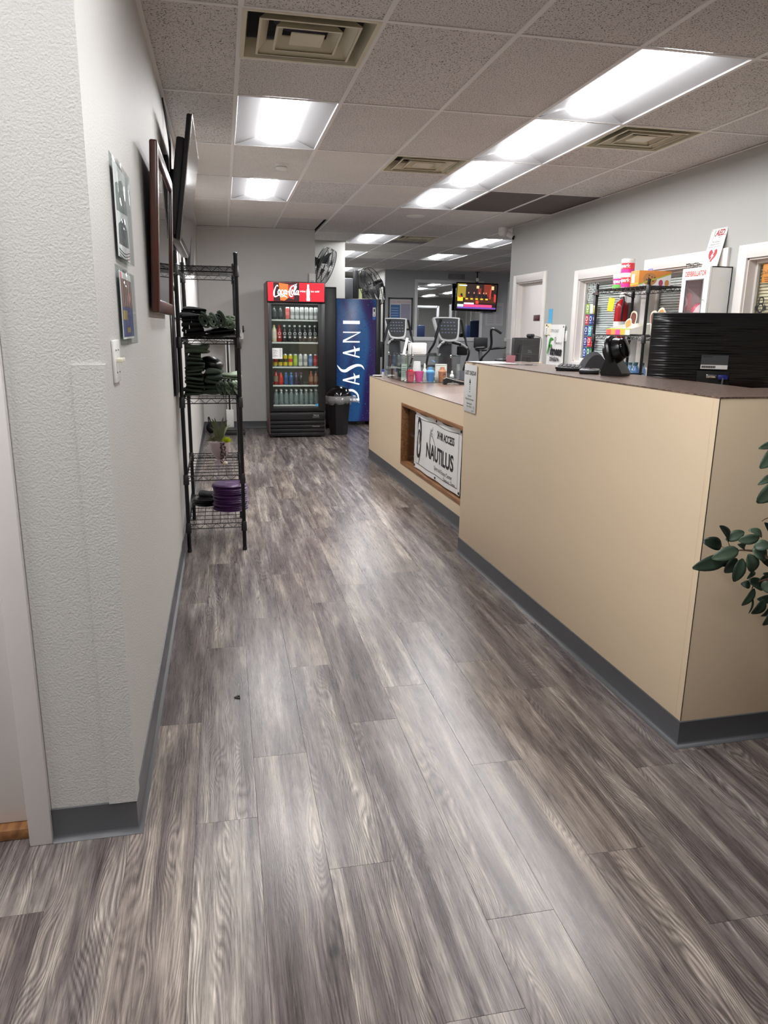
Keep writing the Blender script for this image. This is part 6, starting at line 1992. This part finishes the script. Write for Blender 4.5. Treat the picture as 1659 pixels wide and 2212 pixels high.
# two die-cut cookies standing in the tray and three more beyond
def cutout(label, y, x, z, rgb, h, lean, group='cookie shaped card toppers'):
    t = thing('card_topper', label, 'card topper', (x, y, z), 0, group)
    pts = [(.0, 0), (.03, .0), (.034, h*.4), (.052, h*.62), (.048, h*.9), (.02, h), (-.024, h*.98), (-.05, h*.86), (-.05, h*.6), (-.034, h*.4), (-.03, 0)]
    mb(M('topper_cream', S(236, 228, 206), .6)).prism(crom(pts, 3, True), .003, xf=XF((0, 0, 0), (lean, 0, 0)) @ FXn(0, 0, 0)).build('card', t, False)
    inner = [(p[0]*.82, h*.48+(p[1]-h*.48)*.86) for p in crom(pts, 3, True) if p[1] > h*.42]
    mb(M('topper_%d_%d_%d' % rgb, S(*rgb), .6, var=(40, .25))).prism(inner, .0008, xf=XF((0, 0, 0), (lean, 0, 0)) @ FXn(-.0032, 0, 0)).build('cookie_picture', t, False)
cutout('brown and pink cookie card topper leaning in the tray', 6.05, 3.48, zt2+.007, (110, 62, 50), .20, R(16))
cutout('orange cookie card topper at the near end of the tray', 5.92, 3.40, zt2+.007, (222, 150, 90), .13, R(-18))
cutout('dark cookie card topper by the near rack post', 5.76, 3.52, zt2, (150, 90, 60), .20, R(0))
cutout('pink cookie card topper above the monitor', 5.66, 3.56, zt2, (214, 110, 130), .21, R(-14))
cutout('tan cookie card topper above the monitor', 5.58, 3.50, zt2, (214, 160, 96), .225, R(-14))
# fire extinguisher on the pier between the windows
t = thing('fire_extinguisher', 'red fire extinguisher with a yellow tag on the wall', 'fire extinguisher', (3.615, 6.475, 1.36))
RED = M('extinguisher_red', S(168, 22, 34), .25)
mb(RED).lathe([(.0, .0), (.055, .0), (.060, .01), (.060, .27), (.052, .31), (.026, .335), (.02, .35), (0, .35)], 28).build('cylinder', t)
mb(PAPER).lathe([(.0605, .05), (.0605, .15)], 28, cap=False).build('label_band', t)
q = mb(INK)
for k in range(5):
    a = R(200+18*k)
    q.box(-.006, .006, .075, .10, 0, .0006, xf=XF((.061*math.cos(a), .061*math.sin(a), .0), (PI/2, 0, a+PI/2)))
q.build('label_print', t, False)
mb(CHROME).box(-.012, .012, -.02, .03, .352, .375, .003).build('valve', t)
mb(BLK).box(-.01, .01, -.04, .07, .385, .395, .003, xf=XF((0, 0, 0), (R(14), 0, 0))).box(-.01, .01, -.03, .06, .362, .37, .003).build('lever', t)
mb(BLK).tube([(0, -.02, .36), (-.02, -.07, .34), (-.03, -.072, .25), (-.03, -.066, .16)], .008, 8, sub=5).build('hose', t)
mb(M('tag_yellow', S(236, 206, 40), .5)).box(-.035, .035, -.001, .001, -.12, 0, xf=XF((-.085, .03, .36), (0, R(8), R(-70)))).build('inspection_tag', t, False)
mb(GREYM).box(.058, .104, -.02, .02, .1, .32).build('wall_bracket', t)
# clipboard clip on the rack and water bottles below
t = thing('hanging_clip', 'silver clip holding a grey strip on the rack post', 'clip', (3.262, 6.33, 1.745))
mb(CHROME).box(-.012, .02, -.03, .03, -.01, .012, .003).build('clip', t)
mb(GREYM).box(-.002, .002, -.018, .018, -.10, -.01).build('strip', t)
wb = bottle_mesh('bottle', (0, 0, 0), (0, 0, 0), (70, 110, 140), .20, .034, True)
bl = MB()
bl.mat(glass_mat('bottle_bluish', (.55, .70, .85, 1), 1.2, .06, (S(120, 160, 200), .3))).lathe([(.03, 0), (.034, .01), (.034, .13), (.030, .15), (.014, .18), (.013, .19)], 18)
bl.mat(M('cap_teal', S(40, 80, 90), .4)).lathe([(.016, .187), (.016, .207), (0, .207)], 14, cap=False)
blm = bl.mesh('bottle', 50)
for k, (x, y) in enumerate(((3.40, 5.78), (3.40, 5.86), (3.40, 5.94), (3.48, 5.80), (3.48, 5.90))):
    o = bpy.data.objects.new('water_bottle', blm)
    COL.objects.link(o)
    o.location = (x, y, .9585)
    tag(o, 'bluish water bottle on the lower tier of the wire rack', 'bottle', 'bluish water bottles on the wire rack')
t = thing('office_chair', 'dark round chair back showing behind the counter', 'chair', (2.98, 5.35, 0), R(30))
mb(M('chair_dark', S(52, 52, 56), .7)).lathe([(.0, -.03), (.19, -.03), (.215, 0), (.19, .03), (0, .03)], 28, xf=XF((0, .2, 1.05), (PI/2, 0, 0))).build('backrest', t)
mb(M('chair_dark', S(52, 52, 56), .7)).lathe([(.22, 0), (.24, .03), (.22, .07), (0, .08)], 24, xf=XF((0, 0, .45))).build('seat', t)
mb(BLK).cyl((0, 0, .06), (0, 0, .46), .03).build('gas_lift', t)
mb(BLK).tube([(0, .1, .48), (0, .24, .52), (0, .23, .95)], .022, 8).build('back_bar', t)
for k in range(5):
    a = 2*PI*k/5
    lg_ = mb(BLK).tube([(0, 0, .09), (.28*math.cos(a), .28*math.sin(a), .065)], [.025, .015], 8).build('leg', t)
    mb(BLK).sphere((.28*math.cos(a), .28*math.sin(a), .028), .028).build('castor', lg_)

# ---------------------------------------------------------------- glass display case on the low counter
gx0, gx1, gy0, gy1, gz1 = .325, .86, 4.98, 5.82, 1.165
DG = glass_mat('case_glass', (.97, .985, .98, 1), .8)
DGE = M('glass_edge_green', S(40, 62, 58), .2)
dc = thing('display_case', 'clear glass display case clipped together on the low counter', 'display case', cw(0, 0, LT+.0005), CA)
ZL = gz1-LT
for nm, bx in (('front_pane', (gx0, gx1, gy0, gy0+.005, .004, ZL-.004)), ('left_pane', (gx0, gx0+.005, gy0+.006, gy1, .004, ZL-.004)), ('right_pane', (gx1-.005, gx1, gy0+.006, gy1, .004, ZL-.004)), ('top_pane', (gx0, gx1, gy0, gy1, ZL-.004, ZL)), ('base_pane', (gx0, gx1, gy0, gy1, 0, .004)), ('mid_shelf', (gx0+.01, gx1-.01, gy0+.35, gy1-.02, ZL*.5, ZL*.5+.004))):
    mb(DG).box(*bx).build(nm, dc, False)
e = mb(DGE)
for (a, b) in (((gx0, gy0), (gx1, gy0)), ((gx0, gy0), (gx0, gy1))):
    for z in (.002, ZL-.002):
        e.box(min(a[0], b[0])-.001, max(a[0], b[0])+.001, min(a[1], b[1])-.001, max(a[1], b[1])+.001, z-.0022, z+.0022)
e.box(gx0-.001, gx0+.004, gy0-.001, gy0+.004, 0, ZL)
e.build('glass_edges', dc, False)
for (x, y) in ((gx0+.05, gy0), (gx1-.10, gy0), (gx0, gy0+.08), (gx0, gy1-.06), (gx0+.03, gy0+.25)):
    for z in ((.012, ZL) if y != gy0 else (ZL,)):
        mb(CHROME).sphere((x, y, z), .011).cyl((x, y, z-.02), (x, y, z+.012), .007).build('clip', dc)
def low(x, y, z=0):
    p = cw(x, y, LT+.0055+z)
    return (p.x, p.y, p.z)
def cup(label, x, y, rgb, h, r0, r1, cat='cup', name='plastic_cup', group='cups in the display case'):
    m = glass_mat('cup_%d_%d_%d' % rgb, (.9, .9, .9, 1), .8, .2, (S(*rgb), .75))
    t = thing(name, label, cat, low(x, y), 0, group)
    mb(m).lathe([(r0, 0), (r1, h), (r1-.002, h), (r0-.002, .003), (0, .003)], 24, cap=False).build('body', t)
    mb(m).lathe([(r1+.002, h-.004), (r1+.002, h)], 24, cap=False).build('rim', t)
    return t
c1 = cup('pink plastic cup filled with red items in the display case', .385, 5.10, (226, 110, 130), .10, .034, .046)
rr = random.Random(8)
for k in range(14):
    a, q_ = rr.uniform(0, 6.28), rr.uniform(0, .034)
    mb(M('red_bits', S(206, 40, 60), .4)).sphere((q_*math.cos(a), q_*math.sin(a), .095+rr.uniform(0, .014)), .011, u=8, v=6).build('red_item', c1)
q = mb(INK).stroke([(.014*math.cos(k*PI/5), .016*math.sin(k*PI/5)) for k in range(8)], [.002, .004, .006, .006, .004, .003, .002, .001], FY(0, -.0415, .05))
q.build('emblem', c1, False)
cup('bright pink plastic cup in the display case', .475, 5.10, (230, 100, 170), .10, .034, .046)
t = cup('blue shaker bottle in the display case', .595, 5.11, (90, 150, 214), .085, .036, .042, 'bottle', 'shaker_bottle')
mb(M('shaker_blue', S(110, 170, 226), .4)).lathe([(.043, .083), (.043, .10), (.022, .115), (.022, .14), (0, .142)], 24, cap=False).build('lid', t)
mb(M('shaker_blue', S(110, 170, 226), .4)).box(-.06, -.02, -.006, .006, .13, .138, .003, xf=XF((0, 0, .06), (0, .5, 0))).build('spout', t)
t = cup('tan drink bottle in the display case', .715, 5.10, (206, 140, 104), .10, .034, .040, 'bottle', 'shaker_bottle')
mb(M('tan_lid', S(196, 130, 96), .5)).lathe([(.040, .10), (.022, .125), (.022, .14), (0, .14)], 20, cap=False).build('lid', t)
mb(INK).stroke([(-.012, -.01), (-.008, .012), (.008, .016), (.014, .0)], [.002, .005, .006, .002], FY(.01, -.0385, .06)).build('emblem', t, False)
for k in range(1):
    t = thing('cup_stack', 'tall stack of white paper cups in the display case', 'cups', low(.50, 5.27))
    for j in range(6):
        mb(PAPER).lathe([(.042, .018*j), (.0425, .018*j+.004), (.034, .018*j+.10), (0, .018*j+.10)], 20, cap=False).build('cup', t)
t = thing('product_box', 'dark green PURE box in the display case', 'box', low(.395, 5.46), R(0))
mb(M('dark_green_box', S(40, 58, 52), .4)).box(-.05, .05, -.06, .06, 0, .11, .001).build('carton', t)
mb(M('pale_box_print', S(170, 190, 180), .5)).text('PURE', .04, FY(0, -.0605, .07)).build('lettering', t, False)
t = thing('product_box', 'second dark box beside the green one in the display case', 'box', low(.50, 5.48), R(4))
mb(M('near_black_box', S(28, 34, 34), .4)).box(-.045, .045, -.05, .05, 0, .10, .001).build('carton', t)
mb(M('grey_box_print', S(110, 120, 118), .5)).box(-.03, .03, -.0506, -.05, .03, .07).build('label', t, False)
t = thing('product_card', 'pale green card with print standing in the display case', 'card', low(.375, 5.30), R(-10))
mb(M('pale_green_card', S(196, 214, 204), .6)).box(-.028, .028, -.001, .001, .004, .16).build('sheet', t, False)
q = mb(M('card_ink', S(90, 110, 104), .6))
for k in range(6):
    q.box(-.02, .02, -.0016, -.001, .04+.018*k, .045+.018*k)
q.build('print', t, False)
mb(WHT).box(-.03, .03, -.02, .02, 0, .004).build('foot', t, False)
for k, (x, y, lab, rgb) in enumerate(((.585, 5.28, 'white spray bottle behind the blue shaker in the case', (236, 236, 234)), (.80, 5.05, 'small white dropper bottle at the end of the case', (230, 230, 226)))):
    t = thing('small_bottle', lab, 'bottle', low(x, y))
    hh = (.17, .11)[k]
    mb(WHT).lathe([(.020, 0), (.021, .005), (.021, hh*.6), (.010, hh*.72), (.009, hh*.8)], 20).build('body', t)
    mb(WHT).lathe([(.012, hh*.78), (.010, hh*.9), (.005, hh), (0, hh)], 16, cap=False).build('cap', t)
    mb(M('small_label', S(190, 200, 196), .5)).lathe([(.0214, hh*.15), (.0214, hh*.5)], 20, cap=False).build('label_band', t)
t = thing('sample_pouch', 'white upright sample pouch behind the tan bottle', 'pouch', low(.745, 5.24), R(-6))
mb(M('pouch_white', S(226, 224, 216), .45)).box(-.06, .06, -.004, .004, 0, .165, .003).build('front', t)
mb(M('pouch_crease', S(206, 204, 196), .45)).box(-.058, .058, -.006, -.004, .15, .158).build('seal', t, False)
for k, (x, y, h_, lab) in enumerate(((.255, 5.72, .09, 'slim lip balm tube outside the display case'), (.345, 5.68, .14, 'tall brown tube standing in the display case'), (.365, 5.60, .12, 'tan tube standing in the display case'))):
    t = thing('cosmetic_tube', lab, 'tube', low(x, y) if k else tuple(cw(x, y, LT+.0005)))
    mb(M('tube_%d' % k, S(*((206, 206, 210), (96, 60, 56), (176, 150, 130))[k]), .35)).lathe([(.012, 0), (.013, .004), (.013, h_*.7)], 16).build('body', t)
    mb(CHROME if k else M('tube_cap_blue', S(40, 60, 150), .4)).lathe([(.0125, h_*.7), (.0115, h_), (0, h_)], 16, cap=False).build('cap', t)
# on top of the case: card box, sign strip and pedal-like stand
TZ = gz1+.0008
p = cw(.52, 5.30, TZ)
t = thing('card_dispenser', 'white cardboard dispenser box on the display case', 'box', p, R(-4))
mb(WHT).box(-.075, .075, -.05, .05, 0, .115, .012).build('carton', t)
mb(M('white_flap', S(222, 222, 220), .6)).box(-.098, -.082, -.05, .05, .002, .11, .002).build('side_flap', t)
mb(M('grey_print2', S(150, 154, 158), .6)).text('Business Cards', .014, FY(-.02, -.0506, .02)).build('lettering', t, False)
p = cw(.385, 5.36, TZ)
t = thing('sign_strip', 'narrow white sign strip leaning on the display case', 'sign', p, R(10))
mb(PAPER).box(-.014, .014, -.002, .002, 0, .165, xf=XF((0, 0, 0), (0, R(12), 0))).build('strip', t, False)
mb(INK).text('O', .016, XF((0, 0, 0), (0, R(12), 0)) @ FY(0, -.0022, .12)).text('W', .016, XF((0, 0, 0), (0, R(12), 0)) @ FY(0, -.0022, .10)).text('N', .016, XF((0, 0, 0), (0, R(12), 0)) @ FY(0, -.0022, .08)).build('lettering', t, False)
mb(WHT).box(-.03, .03, -.02, .02, 0, .003).build('foot', t, False)
# card terminal on the low counter and white plate at the far corner
p = cw(.74, 4.78, LT+.0005)
t = thing('card_terminal', 'black curved card terminal stand on the low counter', 'terminal', p, R(-10))
mb(BLK).prism([(-.11, 0), (-.11, .05), (-.085, .062), (-.04, .05), (.03, .03), (.12, .018), (.12, .004), (.05, .004), (-.02, .026), (-.07, .016), (-.085, 0)], .09, xf=FY(0, .045, 0)).build('stand', t, 30)
mb(BLKG).box(-.05, .11, -.04, .04, .0, .006, .002, xf=XF((0, 0, .052), (0, R(12), 0))).build('screen', t)
p = cw(.26, 5.95, LT+.0005)
t = thing('paper_plate', 'white oval plate at the far corner of the low counter', 'plate', p)
mb(PAPER).lathe([(.0, .002), (.04, .002), (.062, .012), (.064, .012), (.042, 0), (0, 0)], 24).build('dish', t)
mb(PAPER).lathe([(.063, .011), (.066, .013), (.063, .014)], 24, cap=False).build('rim', t)
# ---------------------------------------------------------------- leafy plant before the counter end
LF = M('leaf_dark_green', S(44, 60, 46), .42, spec=.5, var=(14, .3))
LF2 = M('leaf_mid_green', S(72, 90, 72), .45, spec=.5, var=(14, .25))
LF3 = M('leaf_blackish_green', S(24, 36, 26), .35, var=(14, .3))
STEM = M('plant_stem', S(92, 70, 50), .7, var=(30, .2))
pt = thing('potted_plant', 'tall leafy artificial plant reaching past the counter end', 'plant', (2.02, 1.66, 0))
PR = Vector((2.02, 1.66, 0))
mb(M('basket_brown', S(96, 72, 52), .8, bump=(60, .8, .006))).lathe([(.13, 0), (.15, .01), (.18, .28), (.185, .30), (.17, .30), (.16, .27), (0, .26)], 28).build('pot', pt)
mb(M('potting_moss', S(50, 56, 34), .95, bump=(90, 1, .01))).lathe([(.165, .262), (.10, .285), (0, .29)], 20, cap=False).build('moss', pt)
mb(STEM).tube([(0, 0, .26), (.02, .01, .7), (-.02, .02, 1.1), (.01, 0, 1.5), (0, .02, 1.8)], [.022, .02, .016, .012, .006], 8, sub=5).build('trunk', pt)
def leaf(base, tip, w, m, nrm=(0, -1, .3), curl=.010, st=None):
    base, tip = Vector(base)-PR, Vector(tip)-PR
    d = tip-base
    L_ = d.length
    side = d.cross(Vector(nrm)).normalized()
    up = side.cross(d).normalized()
    b = mb(m)
    n = 8
    def fn(u, v):
        q = (v-.5)*2
        k = max(.02, (math.sin(PI*min(1, u**.85*.97+.015))**.62))
        return tuple(base+d*u+side*(q*w/2*k)+up*(curl*math.sin(PI*u)-abs(q)*.10*w*k*-1))
    b.grid(fn, n, 4)
    o = b.build('leaf', pt, 80)
    md = o.modifiers.new('solidify', 'SOLIDIFY')
    md.thickness = .0008
    return o
def cpx(cx_, cy_, Y):                 # crop coordinates of the study picture -> world, on the plane y=Y
    return at_y(1440+cx_/4.808, 920+cy_/4.808, Y)
LV = [((570, 1250), (370, 1195), 105, 2, 1.93), ((640, 1215), (548, 1040), 95, 2, 1.92), ((620, 1370), (268, 1478), 120, 0, 1.90), ((745, 1285), (470, 1380), 105, 1, 1.88),
      ((615, 1185), (805, 1100), 85, 1, 1.91), ((745, 1192), (965, 1155), 80, 1, 1.87), ((990, 1150), (850, 1082), 70, 1, 1.93), ((728, 1375), (602, 1525), 90, 0, 1.89),
      ((790, 1378), (698, 1618), 92, 0, 1.87), ((695, 1365), (495, 1440), 90, 2, 1.93), ((850, 1330), (895, 1515), 105, 1, 1.86), ((890, 1280), (1030, 1390), 115, 1, 1.85),
      ((905, 1265), (1075, 1230), 85, 1, 1.84), ((870, 1665), (770, 1640), 68, 0, 1.90), ((850, 1600), (1000, 1700), 95, 0, 1.89), ((945, 1640), (1090, 1590), 110, 2, 1.88),
      ((985, 1690), (1120, 1640), 100, 1, 1.85), ((910, 1690), (780, 1865), 62, 0, 1.88), ((893, 1780), (852, 1950), 18, 0, 1.88), ((1010, 1800), (882, 1950), 92, 0, 1.86),
      ((1100, 1790), (940, 1800), 70, 0, 1.90), ((1080, 1870), (980, 1975), 50, 0, 1.87), ((1085, 1930), (998, 2070), 62, 0, 1.85), ((1075, 1140), (1015, 1005), 72, 2, 1.90),
      ((1080, 1440), (985, 1400), 70, 2, 1.88), ((1090, 1560), (1000, 1530), 60, 0, 1.87), ((905, 1500), (835, 1590), 40, 0, 1.90),
      ((1130, 190), (955, 235), 60, 1, 1.84), ((1140, 250), (968, 440), 105, 1, 1.82), ((1130, 520), (948, 612), 60, 1, 1.85), ((1150, 590), (938, 798), 120, 1, 1.82),
      ((800, 1270), (735, 1230), 50, 0, 1.86), ((1030, 1210), (1100, 1150), 80, 0, 1.86), ((1180, 330), (1060, 420), 100, 0, 1.84), ((1180, 700), (1080, 900), 110, 0, 1.83)]
MM = (LF, LF2, LF3)
for (b0, t0, w, mi, Y) in LV:
    dY = random.uniform(-.03, .02)
    leaf(cpx(b0[0], b0[1], Y), cpx(t0[0], t0[1], Y+dY), w/4.808/F_PX*3.0, MM[mi], (random.uniform(-.4, .4), -1, random.uniform(.2, .8)))
# branches
def branch(pts, r):
    mb(STEM).tube([tuple(Vector(p)-PR) for p in pts], r, 6, sub=5).build('branch', pt)
hub = cpx(800, 1290, 1.88)
branch([PR+Vector((0, .02, 1.02)), cpx(1250, 1330, 1.80), cpx(1000, 1310, 1.85), hub, cpx(640, 1300, 1.90)], [.008, .006, .004, .003, .0015])
branch([PR+Vector((0, .02, .85)), cpx(1250, 1560, 1.80), cpx(1050, 1590, 1.86), cpx(900, 1660, 1.89), cpx(890, 1790, 1.88)], [.008, .005, .004, .002, .001])
branch([PR+Vector((0, .02, 1.3)), cpx(1300, 600, 1.78), cpx(1140, 560, 1.82)], [.007, .004, .002])
branch([PR+Vector((0, .02, 1.4)), cpx(1350, 250, 1.78), cpx(1130, 220, 1.83)], [.006, .004, .002])
branch([cpx(1140, 940, 1.86), cpx(1040, 960, 1.88), cpx(990, 990, 1.9)], [.002, .0016, .001])
branch([cpx(640, 1300, 1.90), cpx(570, 1250, 1.93), cpx(520, 1235, 1.93)], [.0015, .001, .0008])
branch([cpx(660, 1260, 1.91), cpx(640, 1210, 1.92), cpx(620, 1170, 1.92)], [.0015, .001, .0008])
# the rest of the crown, beyond the picture's edge
rr = random.Random(12)
for k in range(200):
    z = rr.uniform(.55, 1.95)
    a = rr.uniform(0, 2*PI)
    q_ = rr.uniform(.06, .34)*(1.15-.3*abs(z-1.2))
    b0 = PR+Vector((q_*math.cos(a)*1.1+.10, q_*math.sin(a)*.85-.02, z))
    if b0.x < 1.76 or b0.y > 1.98:
        continue
    d = Vector((math.cos(a)*.08, math.sin(a)*.06, rr.uniform(-.05, .04)))
    e = b0+d
    if e.x < 1.74 or e.y > 2.03:
        continue
    leaf(b0, e, rr.uniform(.028, .04), MM[k % 3], (rr.uniform(-.5, .5), rr.uniform(-1, .2), .9))
for k in range(90):                   # leaves along the side branches
    u = rr.random()
    j = rr.randrange(4)
    A = PR+Vector((0, .02, (1.02, .85, 1.3, 1.4)[j]))
    B = (cpx(1250, 1330, 1.80), cpx(1250, 1560, 1.80), cpx(1300, 600, 1.78), cpx(1350, 250, 1.78))[j]
    p_ = A.lerp(B, u)+Vector((rr.uniform(-.02, .02), rr.uniform(-.03, .03), rr.uniform(-.03, .03)))
    e = p_+Vector((rr.uniform(-.05, .06), rr.uniform(-.06, .05), rr.uniform(-.07, .07)))
    if min(p_.x, e.x) < 1.70 or max(p_.y, e.y) > 2.02:
        continue
    leaf(p_, e, rr.uniform(.028, .04), MM[k % 3], (rr.uniform(-.5, .5), -1, .8))
for k in range(10):
    a = k*2.4
    z = .7+.11*k
    branch([PR+Vector((0, .01, z)), PR+Vector((.12*math.cos(a)+.05, .10*math.sin(a), z+.06)), PR+Vector((.24*math.cos(a)+.10, .19*math.sin(a), z+.08))], [.006, .004, .0015])
